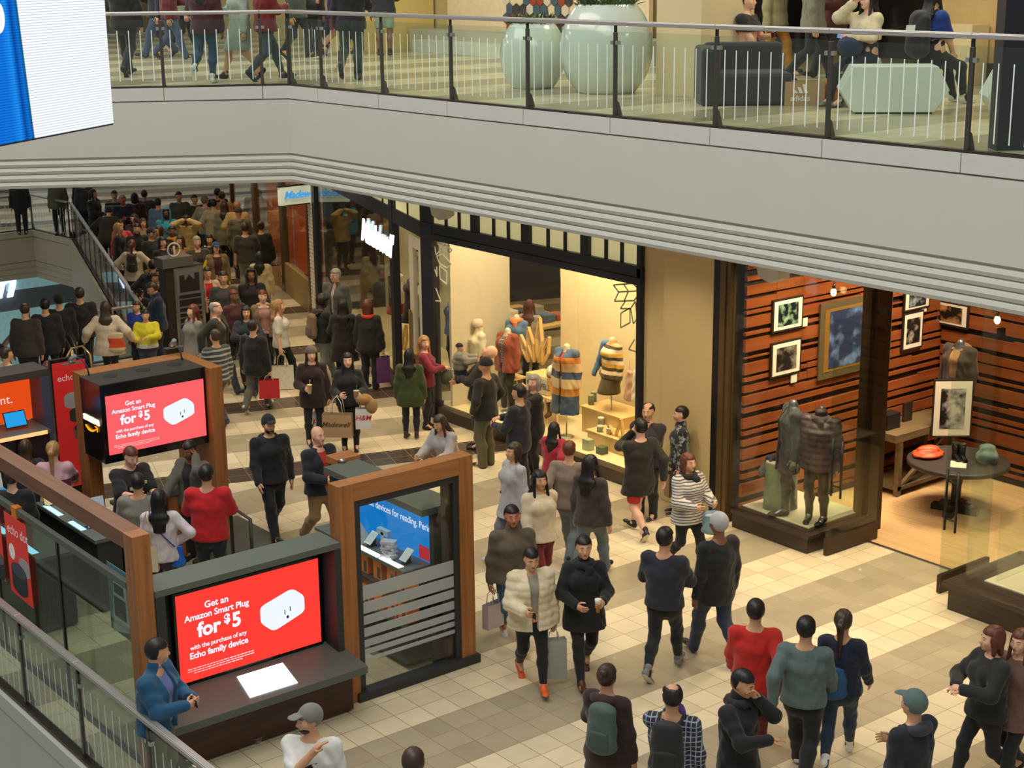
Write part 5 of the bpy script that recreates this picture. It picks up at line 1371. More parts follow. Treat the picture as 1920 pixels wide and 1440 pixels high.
# ---------------------------------------------------------------- things in the shop windows
FORM = pbr('linen_form', (216, 202, 172), .6, noise=.05); CHROME = pbr('grey_chrome_form', (150, 150, 152), .22, metal=.8, noise=0)
PINE = wood_mat('pale_pine', (206, 168, 104), (230, 196, 134), 2, 9, .5)
DENIM = cloth((84, 118, 156)); 
def bust(px, py, X, rz, label, H=1.62, stand=True, **kw):
    p = GX(px, py, X); z = p[2] - .845 * H
    S = person((p[0], p[1], z), rz, H, label, form='bust', formmat=FORM, name='mannequin', cat='mannequin', h=.014, fem=True, **kw)
    if stand:
        zb = .20 - z; mb = MB(); mb.tube([(0, .0, zb + .02), (0, 0, .52 * H)], .012, 8); mb.lathe([(.13, 0), (.13, .012), (.02, .02)], (0, 0, zb), 18); o = mb.build('stand', STEEL); o.parent = S.root
    return S
FC = math.radians(-90)   # turned to face the walkway (-x)
SHERPA = (224, 208, 176)
S = bust(911, 575, 16.75, FC - .2, 'headless form in blue denim jacket with cream collar, rear left of window', arms=('hip', 'down'), top=dict(mat=DENIM, hem=.46, open=.02, t=.02), inner=(190, 110, 60), hood=SHERPA)
S = bust(896, 618, 16.1, FC - .3, 'headless form in cream knit jumper and pale knitted hat at window left', arms=('down', 'down'), top=dict(col=(224, 216, 186), hem=.47, collar=.035, t=.018), hair=None)
mb = MB(); c = S.world((0, 0, .895 * 1.62)); mb.lathe([(.085, -.02), (.10, .0), (.095, .05), (.07, .10), (.0, .12)], (c[0], c[1], c[2]), 16); o = mb.build('knitted_hat', cloth((222, 200, 184))); tag(o, 'pale pink knitted hat set on the neck of cream jumper form', 'hat')
S = bust(951, 622, 16.15, FC + .1, 'headless form in rust cardigan over plaid shirt, centre left of window', arms=('down', 'down'), top=dict(col=(146, 68, 44), hem=.42, open=.045, t=.03, fl=.02), inner=cloth((96, 74, 72), kind='plaid', col2=(170, 160, 150), per=.05), bot=((36, 30, 28), 'straight'))
S = bust(968, 597, 16.7, FC + .3, 'headless form in blue denim shirt behind the rust cardigan form', arms=('down', 'down'), top=dict(mat=DENIM, hem=.45, t=.018), scarf=(206, 120, 50))
BLANK = cloth((60, 80, 112), kind='bands', col2=(230, 200, 150), per=((0, (60, 80, 112)), (.30, (206, 138, 50)), (.36, (226, 196, 150)), (.44, (70, 88, 118)), (.50, (216, 180, 140)), (.57, (196, 120, 40)), (.62, (70, 88, 118))))
S = bust(1062, 652, 15.95, FC + .2, 'headless form wrapped in blue, cream and orange blanket coat by the glass', arms=('down', 'down'), top=dict(mat=BLANK, hem=.18, t=.04, fl=.03, open=.02), inner=(190, 62, 30))
STRIPE = cloth((94, 70, 30), kind='bands', col2=(232, 214, 180), per=((0, (70, 56, 26)), (.42, (226, 202, 168)), (.45, (64, 46, 30)), (.48, (214, 166, 40)), (.51, (226, 202, 168)), (.54, (70, 50, 34)), (.57, (206, 158, 40)), (.60, (226, 202, 168)), (.63, (72, 52, 34)), (.655, (206, 164, 110))))
S = bust(1147, 640, 16.55, FC - .1, 'headless form in yellow and brown striped jumper with denim jacket on shoulder', arms=('down', 'down'), top=dict(mat=STRIPE, hem=.47, t=.016, collar=.02), bot=((72, 60, 24), 'skirt'))
mb = MB()
R0 = S.root
Q = [(cap(S.arm[1][0] + f3(-.02, -.03, .03), S.arm[1][1] + f3(-.06, -.06, 0), .06, .05), .02), (cap(S.arm[1][1] + f3(-.06, -.06, 0), S.arm[1][2] + f3(-.08, -.10, .0), .05, .045), .02), (cap(S.arm[1][0] + f3(-.02, -.03, .03), S.neck + f3(-.05, .02, -.03), .055, .045), .02)]
lo, hi = bounds(Q, .03); v, f = run(Q, lo, hi, .014, [], [wrinkle(.006)])
o = np_mesh('denim_jacket', v, f, [DENIM]); o.matrix_world = S.M.copy(); tag(o, 'blue denim jacket draped over shoulder of the striped jumper form', 'jacket')

def diamond_frame(o, c, w, hh, u, tilt, th=.03, dp=.06):
    """four timber bars in a lozenge"""
    c = np.array(c, float); u = np.array(u, float); up = np.array([0, 0, 1.]); a = up * math.cos(tilt) + u * math.sin(tilt); b = u * math.cos(tilt) - up * math.sin(tilt)
    P = [c - a * hh / 2, c + b * w / 2, c + a * hh / 2, c - b * w / 2]
    for i in range(4):
        mb = MB(); mb.bar(P[i], P[(i + 1) % 4], th, dp, 0, np.cross(u, up)); mb.build('bar', PINE, o)
def timber_star(px, py, X, spec, label):
    p = GX(px, py, X); o = empty('timber_star', p, label, 'display frame')
    for du, dz, w, hh, tilt in spec: diamond_frame(o, p + f3(0, -du, dz), w, hh, (0, -1, 0), tilt)
    return o
timber_star(1003, 690, 16.6, ((-.10, .40, .16, .62, -.25), (.12, .52, .16, .80, .05), (.30, .36, .15, .55, .35), (-.28, .30, .14, .5, -.45)), 'large star of pale timber lozenges behind the white display box')
timber_star(1160, 870, 16.05, ((-.10, .35, .16, .55, -.5), (-.28, .32, .14, .52, -.62), (.02, .45, .18, .62, .1), (.20, .28, .14, .46, .6)), 'lower star of pale timber lozenges above the candles')
timber_star(752, 660, 17.3, ((0, .3, .14, .7, -.1), (.15, .3, .14, .6, .2)), 'small timber lozenge star seen beside the pale shop door')
# gift display
p = GX(1010, 720, 16.15)
o = empty('display_box', (16.15, p[1], .9), 'white display box with black capitals on timber trestle in shop window', 'display box')
zb = p[2]
mb = MB(); mb.box(16.15, 16.55, p[1] - .24, p[1] + .34, zb - .17, zb + .14); mb.build('box', PINE, o, .004)
mb = MB(); mb.box(16.14, 16.15, p[1] - .23, p[1] + .33, zb - .15, zb + .12); mb.build('front_panel', pbr('box_white', (212, 214, 200), .5), o)
text('lettering', 'GIFTWELL', .135, (16.136, p[1] + .30, zb - .06), (0, -1, 0), (-1, 0, 0), pbr('lettering_black', (40, 38, 36), .6), o, .001, off=.001)
mb = MB(); mb.box(16.08, 16.62, p[1] - .42, p[1] + .40, zb - .21, zb - .17); mb.build('table_top', PINE, o, .003)
for k in (-.3, 0, .28):
    for q in (-1, 1):
        mb = MB(); mb.bar((16.3, p[1] + k, zb - .21), (16.3 + q * .12, p[1] + k + q * .16, .2), .035, .035); mb.build('leg', PINE, o)
for i, (px, py, w, label, col) in enumerate(((948, 690, .16, 'pink knitted hat on small shelf left of the white display box', (224, 146, 130)), (1038, 695, .15, 'cream folded scarf on top of white display box', (226, 214, 190)))):
    q = GX(px, py, 16.25); mb = MB(); mb.lathe([(.09, -.08), (.12, -.06), (.125, .0), (.09, .07), (.03, .105), (.0, .11)], (q[0], q[1], q[2]), 18); ob = mb.build('knitted_hat' if i == 0 else 'folded_scarf', cloth(col)); tag(ob, label, 'hat' if i == 0 else 'scarf')
q = GX(962, 690, 16.3); prop_box('wall_tray', (16.3, q[1] + .05, q[2] - .17), (.3, .5, .03), PINE, 'small pine shelf under the pink knitted hat', 'shelf')
for k, (px, py, label) in enumerate(((1036, 712, 'stack of small wicker bowls beside the blanket coat form, upper one'), (1032, 770, 'brown suede boot standing on lower pine step'))):
    q = GX(px, py, 16.3)
    if k == 0:
        o = empty('bowl_stack', q, label, 'bowls'); mb = MB()
        for z in range(3): mb.lathe([(.07, 0), (.10, .03), (.105, .06), (.0, .06)], (q[0], q[1], q[2] - .08 + z * .055), 18)
        mb.build('bowls', cloth((196, 160, 120), kind='stripes', col2=(120, 80, 60), per=.03), o)
    else:
        o = empty('boot', q, label, 'boot'); mb = MB(); mb.tube([q + f3(0, .02, .14), q + f3(0, .0, 0), q + f3(-.05, -.02, -.05), q + f3(-.14, -.05, -.07)], [.055, .05, .05, .035], 10); mb.build('upper', pbr('suede', (104, 72, 34), .8), o)
# steps and candles low in the window
for x0, x1, y0, y1, z1, lab in ((15.95, 16.9, 17.0, 18.6, .42, 'wide lower pine step under the candles in shop window'), (16.35, 16.95, 18.2, 19.2, .62, 'taller pine step behind the timber star')):
    m = MB(); m.box(x0, x1, y0, y1, .2, z1); m.box(x0 - .02, x1, y0 - .02, y1 + .02, z1, z1 + .025); o = m.build('display_step', pbr('pale_step', (212, 182, 122), .5, noise=.06), None, .003); tag(o, lab, 'plinth')
def jar(px, py, X, label, lidc=(210, 200, 170), col=(110, 114, 96), hh=.10, r=.055, z=None):
    q = GX(px, py, X); zz = q[2] if z is None else z
    o = empty('candle_jar', (q[0], q[1], zz), label, 'candle', 'candles in the lower shop window')
    mb = MB(); mb.lathe([(r * .94, 0), (r, .01), (r, hh * .8)], (q[0], q[1], zz), 16); mb.build('jar', pbr('jar_green', col, .3), o)
    mb = MB(); mb.lathe([(r * 1.03, hh * .8), (r * 1.03, hh), (r * .9, hh * 1.04), (0, hh * 1.04)], (q[0], q[1], zz), 16); mb.build('lid', pbr('jar_lid', lidc, .4), o)
jar(1125, 850, 16.02, 'squat candle jar with pale lid at front of pine step', z=.445); jar(1143, 845, 16.05, 'tan candle jar right of the front candle on pine step', col=(170, 140, 90), z=.445); jar(1127, 838, 16.3, 'candle jar with white lid behind the front candle', z=.445, hh=.12)
jar(1108, 815, 16.5, 'tall green glass jar on the taller pine step', lidc=(150, 150, 120), hh=.16, z=.645, r=.05); jar(1113, 806, 16.65, 'greyish glass jar at back of the taller pine step', lidc=(160, 160, 130), hh=.17, z=.645, r=.05)
prop_box('gift_box', (15.75, 18.35, .20), (.12, .16, .18), pbr('celadon', (166, 178, 140), .4), 'pale green small box on window floor beside pine step', 'box')
prop_box('gift_box', (15.78, 18.05, .20), (.14, .14, .12), pbr('dark_green_box', (74, 86, 64), .4), 'dark green small box on window floor beside pine step', 'box')
# bags hung at the right end
for px, py, w, hh, col, lab in ((1180, 715, .20, .55, (204, 156, 128), 'dusty pink shoulder bag hanging at right end of shop window'), (1192, 715, .14, .6, (222, 214, 190), 'cream canvas jacket hanging beside pink bag at window end')):
    q = GX(px, py, 16.3); Q = [(eseg(q + f3(0, 0, -hh / 2), q + f3(0, 0, hh * .25), w * .6, .06, w * .35, .035, (0, 1, 0)), .02), (cap(q + f3(0, 0, hh * .25), q + f3(0, .0, hh * .6), .02, .012), .02)]
    lo, hi = bounds(Q, .03); v, f = run(Q, lo, hi, .015, [], [wrinkle(.006)]); o = np_mesh('hanging_bag' if col[0] < 210 else 'canvas_jacket', v, f, [cloth(col)]); tag(o, lab, 'bag' if col[0] < 210 else 'jacket')
# snowflake line drawings on the glass
def snowflake(pts, X, mat, label, w=.022):
    o = None; mb = MB()
    for poly in pts:
        P = [GX(a, b, X) for a, b in poly]
        for i in range(len(P) - 1): mb.bar(P[i], P[i + 1], .004, w, 0, (1, 0, 0)) if 0 else mb.bar(P[i], P[i + 1], w, .004, 0, (1, 0, 0))
    ob = mb.build('snowflake_decal', mat); tag(ob, label, 'decal'); return ob
z1 = lambda pts: [(800 + a / 4, 380 + b / 4) for a, b in pts]
WD = pbr('white_decal', (232, 234, 220), .6, noise=0); GD = pbr('grey_green_decal', (128, 136, 112), .6, noise=0)
snowflake([z1(q) for q in ([(75, 293), (140, 320), (190, 355), (165, 385), (110, 350), (75, 293)], [(110, 350), (70, 390), (60, 330)], [(140, 320), (110, 350)], [(120, 385), (185, 462), (150, 490), (95, 455), (75, 400), (120, 385)], [(95, 470), (150, 520), (150, 612), (100, 570), (95, 470)], [(75, 480), (78, 555), (60, 500)], [(68, 640), (105, 738), (65, 735)])], 15.392, WD, 'white outlined snowflake on the glass at left window edge')
snowflake([z1(q) for q in ([(1400, 618), (1545, 605), (1580, 640), (1580, 662), (1440, 670), (1400, 618)], [(1478, 612), (1512, 665)], [(1440, 670), (1408, 740), (1555, 735), (1580, 700)], [(1512, 668), (1480, 740)], [(1490, 740), (1452, 795), (1530, 795), (1565, 740)], [(1455, 830), (1525, 790), (1525, 900), (1455, 938), (1455, 830)], [(1530, 795), (1550, 908), (1578, 870), (1565, 740)], [(1545, 570), (1550, 605)], [(1560, 1025), (1515, 1100), (1575, 1120)])], 15.392, GD, 'grey green outlined snowflake on the glass at right window end')
# shop interior seen through the glass
m = MB()
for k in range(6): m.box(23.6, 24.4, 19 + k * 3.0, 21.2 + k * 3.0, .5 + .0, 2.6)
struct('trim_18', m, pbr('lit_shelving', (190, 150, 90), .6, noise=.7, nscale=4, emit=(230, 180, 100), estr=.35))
o = empty('clothes_table', (19.0, 24.0, 0), 'timber display table heaped with folded clothes inside the shop', 'table')
mb = MB(); mb.box(18.6, 19.8, 23.2, 25.2, .85, .9); mb.build('table_top', PINE, o)
for x in (18.65, 19.7):
    for y in (23.25, 25.1): mb = MB(); mb.box(x, x + .06, y, y + .06, 0, .85); mb.build('leg', PINE, o)
for k in range(6):
    prop_box('folded_clothes', (18.85 + .33 * (k % 3), 23.6 + .75 * (k // 3), .9), (.28, .36, .12 + .04 * (k % 2)), cloth([(210, 190, 150), (90, 110, 140), (170, 90, 60), (230, 220, 200), (60, 60, 66), (150, 150, 130)][k]), ['cream', 'blue', 'rust', 'white', 'charcoal', 'olive grey'][k] + ' pile of folded clothes on the table inside the shop', 'clothes', bevel=.02)
# bay window things
def bust2(s, off, z, label, **kw):
    p = AP(s, off); return person((p[0], p[1], z), math.atan2(NV[1], NV[0]) + PI / 2, 1.62, label, form='bust', formmat=FORM, name='mannequin', cat='mannequin', h=.017, fem=True, **kw)
S = bust2(4.15, -.7, .40, 'headless form in cream jacket over long red dress in the bay window', top=dict(col=(220, 206, 176), hem=.46, open=.04, t=.02), inner=(176, 40, 44), bot=((176, 40, 44), 'skirt'))
S = bust2(3.3, -.75, .40, 'headless form in dark plum coat beside the red dress', top=dict(col=(66, 50, 52), hem=.44, t=.02), bot=((40, 36, 40), 'skirt'))
S = bust2(2.7, -.8, .40, 'headless form in cream knit next to the navy post', top=dict(col=(214, 200, 168), hem=.46, t=.02), bot=((60, 60, 66), 'straight'))
S = bust2(1.45, -1.0, .30, 'headless form in washed denim jacket behind the pale door', top=dict(mat=DENIM, hem=.46, t=.02, open=.03), inner=(120, 40, 44), bot=((34, 34, 40), 'straight'))
S = bust2(.8, -1.1, .30, 'headless form in cream shirt and green coat behind the pale door', top=dict(col=(206, 196, 160), hem=.36, t=.02), bot=((70, 84, 66), 'straight'))
o = empty('sale_sign', AP(3.05, -.35, .9), 'black sale sign reading 25% OFF in the bay window', 'sign')
mb = MB(); mb.obox(AP(3.0, -.3, 1.55), np.array([DV[0], DV[1], 0]) * .36, np.array([NV[0], NV[1], 0]) * .012, f3(0, 0, .30)); mb.build('board', pbr('chalk_black', (30, 32, 32), .6), o)
text('lettering', '25% OFF', .17, AP(3.28, -.286, 1.45), (-DV[0], -DV[1], 0), (NV[0], NV[1], 0), pbr('chalk_white', (206, 206, 200), .7), o, .001)
mb = MB(); mb.tube([AP(3.0, -.32, .22), AP(3.0, -.32, 1.3)], .012, 6); mb.build('stem', BLACK, o)
o = empty('wall_shelf', AP(4.6, -1.3, 1.6), 'white wall shelf holding dark handbag in the bay window', 'shelf')
mb = MB(); abox(mb, 4.2, 5.0, -1.48, -1.18, 2.02, 2.05); abox(mb, 3.8, 4.6, -1.48, -1.18, 1.92, 1.95); mb.build('boards', PINE, o)
for s, z, col, lab in ((4.7, 2.05, (60, 34, 26), 'dark brown handbag on upper shelf of the bay window'), (3.75, 1.6, (92, 44, 26), 'chestnut leather bag hung on bay window wall'), (4.35, 1.15, (204, 150, 104), 'tan leather tote hung below the shelf in bay window'), (4.8, .95, (80, 40, 26), 'small brown bucket bag hung at left of tan tote')):
    q = AP(s, -1.32, z); Q = [(eseg(q, q + f3(0, 0, .24), .15, .07, .11, .04, (DV[0], DV[1], 0)), .02)]
    for k in range(6): Q.append((cap(q + f3(DV[0], DV[1], 0) * .09 * math.cos(PI * k / 6) + f3(0, 0, .26 + .16 * math.sin(PI * k / 6)), q + f3(DV[0], DV[1], 0) * .09 * math.cos(PI * (k + 1) / 6) + f3(0, 0, .26 + .16 * math.sin(PI * (k + 1) / 6)), .011), .005))
    lo, hi = bounds(Q, .03); v, f = run(Q, lo, hi, .014); o = np_mesh('handbag', v, f, [pbr('leather', col, .45)]); tag(o, lab, 'bag')

# ---------------- menswear shop
def picture(q, plane, frame, mat_c, art, label, wf=.03, mr=.17):
    """framed print: q = corner photo points on the wall plane"""
    P = [plane(*a) for a in q]; lo = np.min(P, 0); hi = np.max(P, 0)
    ax = 1 if hi[1] - lo[1] < .05 else 0            # wall normal axis
    o = empty('framed_print', (lo + hi) / 2, label, 'picture')
    def bx(i0, i1, d0, d1, z0, z1, m, nm):
        mb = MB()
        if ax == 1: mb.box(i0, i1, SW - .03 - d0, SW - .03 - d1, z0, z1)
        else: mb.box(19.86 - d0, 19.86 - d1, i0, i1, z0, z1)
        return mb.build(nm, m, o)
    a0, a1 = (lo[0], hi[0]) if ax == 1 else (lo[1], hi[1])
    w, hh = a1 - a0, hi[2] - lo[2]
    mb = MB()
    bx(a0, a1, .0, .03, lo[2], hi[2], frame, 'frame'); bx(a0 + wf, a1 - wf, .03, .034, lo[2] + wf, hi[2] - wf, mat_c, 'mount')
    bx(a0 + mr * w, a1 - mr * w, .034, .038, lo[2] + mr * hh, hi[2] - mr * hh, art, 'print')
    return o
FB = pbr('print_frame', (46, 38, 32), .4); MT = pbr('print_mount', (232, 224, 206), .7, noise=0)
def art(c1, c2, sc, seed):
    m, nt, out = nodes('print_art'); b = N(nt, 'ShaderNodeBsdfPrincipled', i_Roughness=.4); L(nt, b.outputs[0], out.inputs[0])
    tc = N(nt, 'ShaderNodeTexCoord'); mp = N(nt, 'ShaderNodeMapping'); mp.inputs['Location'].default_value = (seed, seed * 2, seed * 3); L(nt, tc.outputs['Object'], mp.inputs[0])
    nz = N(nt, 'ShaderNodeTexNoise', i_Scale=sc, i_Detail=3.0); L(nt, mp.outputs[0], nz.inputs['Vector'])
    rp = N(nt, 'ShaderNodeValToRGB'); rp.color_ramp.elements[0].position = .48; rp.color_ramp.elements[1].position = .66; rp.color_ramp.elements[0].color = srgb(*c1); rp.color_ramp.elements[1].color = srgb(*c2)
    L(nt, nz.outputs['Fac'], rp.inputs[0]); L(nt, rp.outputs[0], b.inputs['Base Color']); return m
PW_ = lambda x, y: GY(x, y, SW - .03); PB = lambda x, y: GX(x, y, 19.86)
picture([(1447, 563), (1502, 613)], PW_, FB, MT, art((14, 26, 34), (150, 190, 150), 7, 1), 'framed colour concert print with green glow, upper left on slatted wall')
picture([(1444, 644), (1498, 697)], PW_, FB, MT, art((34, 30, 28), (150, 140, 126), 6, 4), 'framed black and white print directly below the green concert print')
p = picture([(1537, 570), (1665, 680)], PW_, pbr('ornate_gilt_frame', (96, 82, 58), .5, noise=.4, nscale=60), pbr('gilt_slip', (196, 152, 76), .35, metal=.6), art((44, 58, 96), (120, 146, 196), 4, 7), 'very large dark blue painting in ornate gilt frame on slatted wall', wf=.10, mr=.125)
picture([(1692, 588), (1726, 650)], PW_, FB, MT, art((30, 28, 26), (170, 164, 150), 9, 9), 'small upright framed black and white print right of the large painting')
picture([(1694, 545), (1740, 575)], PW_, FB, MT, art((30, 34, 40), (150, 160, 166), 9, 12), 'framed print cut by the white gallery edge, above the small upright print')
picture([(1753, 560), (1816, 618)], PB, FB, MT, art((30, 20, 14), (196, 140, 80), 5, 15), 'framed warm toned print on the back slatted wall')
for px, py in ((1507, 604), (1487, 709), (1731, 577)):
    q = PW_(px, py); mb = MB(); mb.box(q[0] - .06, q[0] + .06, SW - .05, SW - .035, q[2] - .06, q[2] + .06); o = mb.build('wall_caption', MT)
    tag(o, {1507: 'small white caption card beside the green concert print', 1487: 'small white caption card below the lower left print', 1731: 'small white caption card beside the print at gallery edge'}[px], 'card')
# stump pedestal with cap on it
p = G(1403, 945, .285); p = f3(15.86, 14.36, .285)
m = MB()
prof = [(.24, 0), (.235, .1), (.225, .4), (.22, .66), (.215, .68), (0, .68)]
m.lathe(prof[:5], p, 40); vv = [np.array(v) for v in m.v]
m.v = [tuple(p + (v - p) * np.array([1 + .05 * math.sin(5 * math.atan2(v[1] - p[1], v[0] - p[0])) + .015 * math.sin(17 * math.atan2(v[1] - p[1], v[0] - p[0]))] * 2 + [1])) for v in vv]
o = empty('stump_pedestal', p, 'pale green painted tree stump pedestal in the glass corner window', 'pedestal'); m.build('trunk', pbr('sage_bark', (124, 138, 112), .5, noise=.35, nscale=14), o)
m = MB(); m.lathe([(.205, .672), (.205, .69), (0, .69)], p, 30); m.build('cut_top', pbr('cut_wood', (220, 210, 180), .6), o)
Q = [(ell(p + f3(.0, -.03, .76), (.11, .10, .075)), .02), (ell(p + f3(.03, -.06, .80), (.07, .06, .05)), .02), (cap(p + f3(-.06, .08, .72), p + f3(-.10, .14, .71), .05), .03), (eseg(p + f3(-.10, .13, .72), p + f3(-.23, .17, .50), .09, .02, .09, .02, (.4, .9, 0)), .02)]
lo, hi = bounds(Q, .03); v, f = run(Q, lo, hi, .012, [], [wrinkle(.008)]); o = np_mesh('scarf', v, f, [cloth((58, 56, 74))]); tag(o, 'slate blue scarf bundled on the stump pedestal', 'scarf')
# two dressed figures
person(G(1478, 962, .285), FC - .55, 1.86, 'grey headless mannequin in long charcoal overcoat nearest the stump', form='full', formmat=CHROME, name='mannequin', cat='mannequin', h=.011, legs='step', arms=('down', 'down'), top=dict(col=(48, 52, 58), hem=.34, open=.05, t=.02, rough=.7), inner=(30, 28, 30), bot=((38, 36, 30), 'slim'), shoes=((30, 28, 24), (20, 18, 16)))
person(G(1530, 978, .285), FC + .35, 1.80, 'grey headless mannequin in short plum puffer jacket beside the overcoat', form='full', formmat=CHROME, name='mannequin', cat='mannequin', h=.011, legs='stand', arms=('down', 'down'), top=dict(col=(64, 48, 54), hem=.43, kind='puffer', t=.04, collar=.045, rough=.5), bot=((38, 36, 32), 'slim'), shoes=((28, 26, 24), (20, 18, 16)), scarf=(58, 46, 50))
# round table
TC = f3(18.25, 13.13, 0)
o = empty('round_table', TC, 'round dark table on heavy pedestal in the shop entrance', 'table')
mb = MB(); mb.lathe([(.70, .72), (.72, .73), (.72, .78), (.70, .79), (0, .79)], TC, 48); mb.build('table_top', pbr('dark_table', (58, 52, 50), .45, noise=.15), o)
mb = MB(); mb.lathe([(.07, .05), (.07, .4), (.11, .65), (.11, .72)], TC, 16); mb.build('pedestal', BLACK, o)
mb = MB()
for k in range(4):
    R = rotz(k * PI / 2 + .3); mb.prism([TC + R @ f3(.04, -.06, 0), TC + R @ f3(.34, -.07, 0), TC + R @ f3(.34, .07, 0), TC + R @ f3(.04, .06, 0)], (0, 0, .09)); mb.prism([TC + R @ f3(.0, -.05, .09), TC + R @ f3(.22, -.05, .09), TC + R @ f3(.22, .05, .09), TC + R @ f3(.0, .05, .09)], (0, 0, .06))
mb.build('foot', BLACK, o)
q = G(1740, 855, .79); Q = [(ell(q + f3(0, 0, .04), (.26, .20, .05)), .03), (ell(q + f3(.03, .02, .09), (.18, .14, .05)), .03)]
lo, hi = bounds(Q, .03); v, f = run(Q, lo, hi, .014, [lambda X, Y, Z: .792 - Z], [wrinkle(.012)]); o = np_mesh('folded_jacket', v, f, [pbr('orange_leather', (206, 78, 40), .4)]); tag(o, 'orange leather jacket folded on the round table', 'jacket')
q = G(1782, 822, .79); xr = RGT; o = empty('standing_print', q, 'large framed black and white print standing on round table', 'picture')
a = RGT * .30; n = -FWD
mb = MB(); mb.obox(q + f3(0, 0, .47), a, n * .015, f3(0, 0, .45)); mb.build('frame', FB, o)
mb = MB(); mb.obox(q + n * .016 + f3(0, 0, .47), a * .92, n * .002, f3(0, 0, .42)); mb.build('mount', MT, o)
mb = MB(); mb.obox(q + n * .019 + f3(0, 0, .47), a * .62, n * .002, f3(0, 0, .31)); mb.build('print', art((22, 20, 20), (200, 196, 188), 4, 21), o)
for k, (px, py) in enumerate(((1790, 862), (1803, 864))):
    q = G(px, py, .79); mb = MB(); mb.tube([q + f3(0, 0, .26), q + f3(0, 0, .10), q + f3(-.02, -.02, .05), q + f3(-.08, -.13, .035)], [.055, .05, .055, .035], 10); o = mb.build('boot', pbr('black_leather', (24, 22, 22), .2)); tag(o, ('left of the black leather boots on round table', 'right of the black leather boots on round table')[k], 'boot', None)
q = G(1797, 872, .79); prop_box('note_card', (q[0], q[1], .79), (.30, .22, .012), MT, 'white card lying beside the boots on round table', 'card', rz=.6, bevel=.001)
q = G(1850, 868, .79); Q = [(ell(q + f3(0, 0, .10), (.17, .15, .12)), .03), (ell(q + f3(.02, .02, .20), (.12, .11, .07)), .03)]
lo, hi = bounds(Q, .03); v, f = run(Q, lo, hi, .014, [lambda X, Y, Z: .792 - Z], [wrinkle(.012)]); o = np_mesh('denim_jacket', v, f, [cloth((128, 146, 148))]); tag(o, 'washed grey denim jacket folded at right of round table', 'jacket')
# trestle and leaning things by the slatted wall
o = empty('trestle_table', (18.9, 14.35, 0), 'rustic timber trestle table against the slatted wall', 'table')
TW = wood_mat('weathered_wood', (88, 72, 48), (120, 100, 68), 0, 7, .6)
mb = MB(); mb.box(18.0, 19.55, 14.05, 14.68, .86, .98); mb.build('table_top', TW, o, .005)
for x in (18.15, 19.4):
    for y in (14.10, 14.60): mb = MB(); mb.box(x - .04, x + .04, y - .04, y + .04, 0, .86); mb.build('leg', TW, o)
mb = MB(); mb.box(18.1, 19.45, 14.06, 14.66, .10, .16); mb.bar((18.2, 14.1, .14), (19.35, 14.1, .84), .06, .05); mb.build('brace', TW, o)
prop_box('black_case', (18.25, 14.4, .98), (.3, .2, .24), BLACK, 'black box standing on the trestle table', 'box')
prop_box('small_frame', (18.75, 14.45, .98), (.2, .04, .30), FB, 'small dark frame leaning on the trestle table', 'picture')
q = GX(1800, 645, 19.3); person((19.3, q[1], q[2] - .845 * 1.8), FC, 1.8, 'headless form in brown coat with fur lapels before back wall', form='bust', formmat=CHROME, name='mannequin', cat='mannequin', h=.018, arms=('down', 'down'), top=dict(col=(58, 44, 34), hem=.36, open=.05, t=.03), inner=(150, 110, 70), hood=(132, 96, 60))
o = empty('clothes_rail', (18.6, 9.4, 0), 'chrome clothes rail with hanging shirts near white brick pier', 'rack')
mb = MB(); mb.tube([(18.6, 8.6, 0), (18.6, 8.6, 1.75), (18.6, 10.4, 1.75), (18.6, 10.4, 0)], .016, 8); mb.build('rail', STEEL, o)
for k in range(7):
    y = 8.9 + k * .2; Q = [(eseg(f3(18.6, y, 1.05), f3(18.6, y, 1.60), .21, .035, .20, .03, (1, 0, .0)), .02)]; lo, hi = bounds(Q, .03); v, f = run(Q, lo, hi, .022, [], [wrinkle(.01, k)])
    c = ((186, 52, 44), (60, 70, 110), (196, 176, 140), (214, 206, 190), (150, 110, 70), (70, 100, 130), (180, 60, 50))[k]
    ob = np_mesh('hanging_shirt', v, f, [cloth(c)]); tag(ob, ['red', 'navy', 'sand', 'ivory', 'tan', 'steel blue', 'brick red'][k] + ' shirt hanging on the chrome clothes rail', 'shirt', 'shirts on the clothes rail' if 0 else None)
for i, (px, py, X, Y, lab) in enumerate(((1563, 548, None, 14.3, 'bare glowing bulb hanging before the slatted wall'), (1870, 600, 17.5, None, 'bare glowing bulb hanging near right shop window'))):
    q = GY(px, py, Y) if Y else GX(px, py, X); o = empty('pendant_bulb', q, lab, 'lamp')
    mb = MB(); mb.ball(q, .042, 12, 0, (1, 1, 1.35)); mb.build('bulb', emis('filament', (255, 214, 140), 9.0), o)
    mb = MB(); mb.tube([q + f3(0, 0, .05), q + f3(0, 0, .12)], .022, 8); mb.tube([q + f3(0, 0, .12), (q[0], q[1], 4.56)], .006, 5); mb.build('cord', BLACK, o)
# security boxes on the shop fronts
for px, py, lab in ((830, 398, 'pale angular speaker box fixed at the clothing shop corner'), (1450, 512, 'pale angular speaker box fixed above menswear window')):
    q = GX(px, py, 15.25); o = empty('wall_speaker', q, lab, 'speaker')
    mb = MB(); mb.prism([q + f3(.1, -.20, .12), q + f3(.1, .22, .12), q + f3(.1, .16, -.06), q + f3(.1, -.05, -.12), q + f3(.1, -.20, -.04)], (-.22, 0, 0)); mb.build('housing', pbr('speaker_white', (200, 196, 184), .5), o, .01)
    mb = MB(); mb.box(q[0] + .06, q[0] + .2, q[1] - .05, q[1] + .05, q[2] + .1, q[2] + .3); mb.build('bracket', BLACK, o)

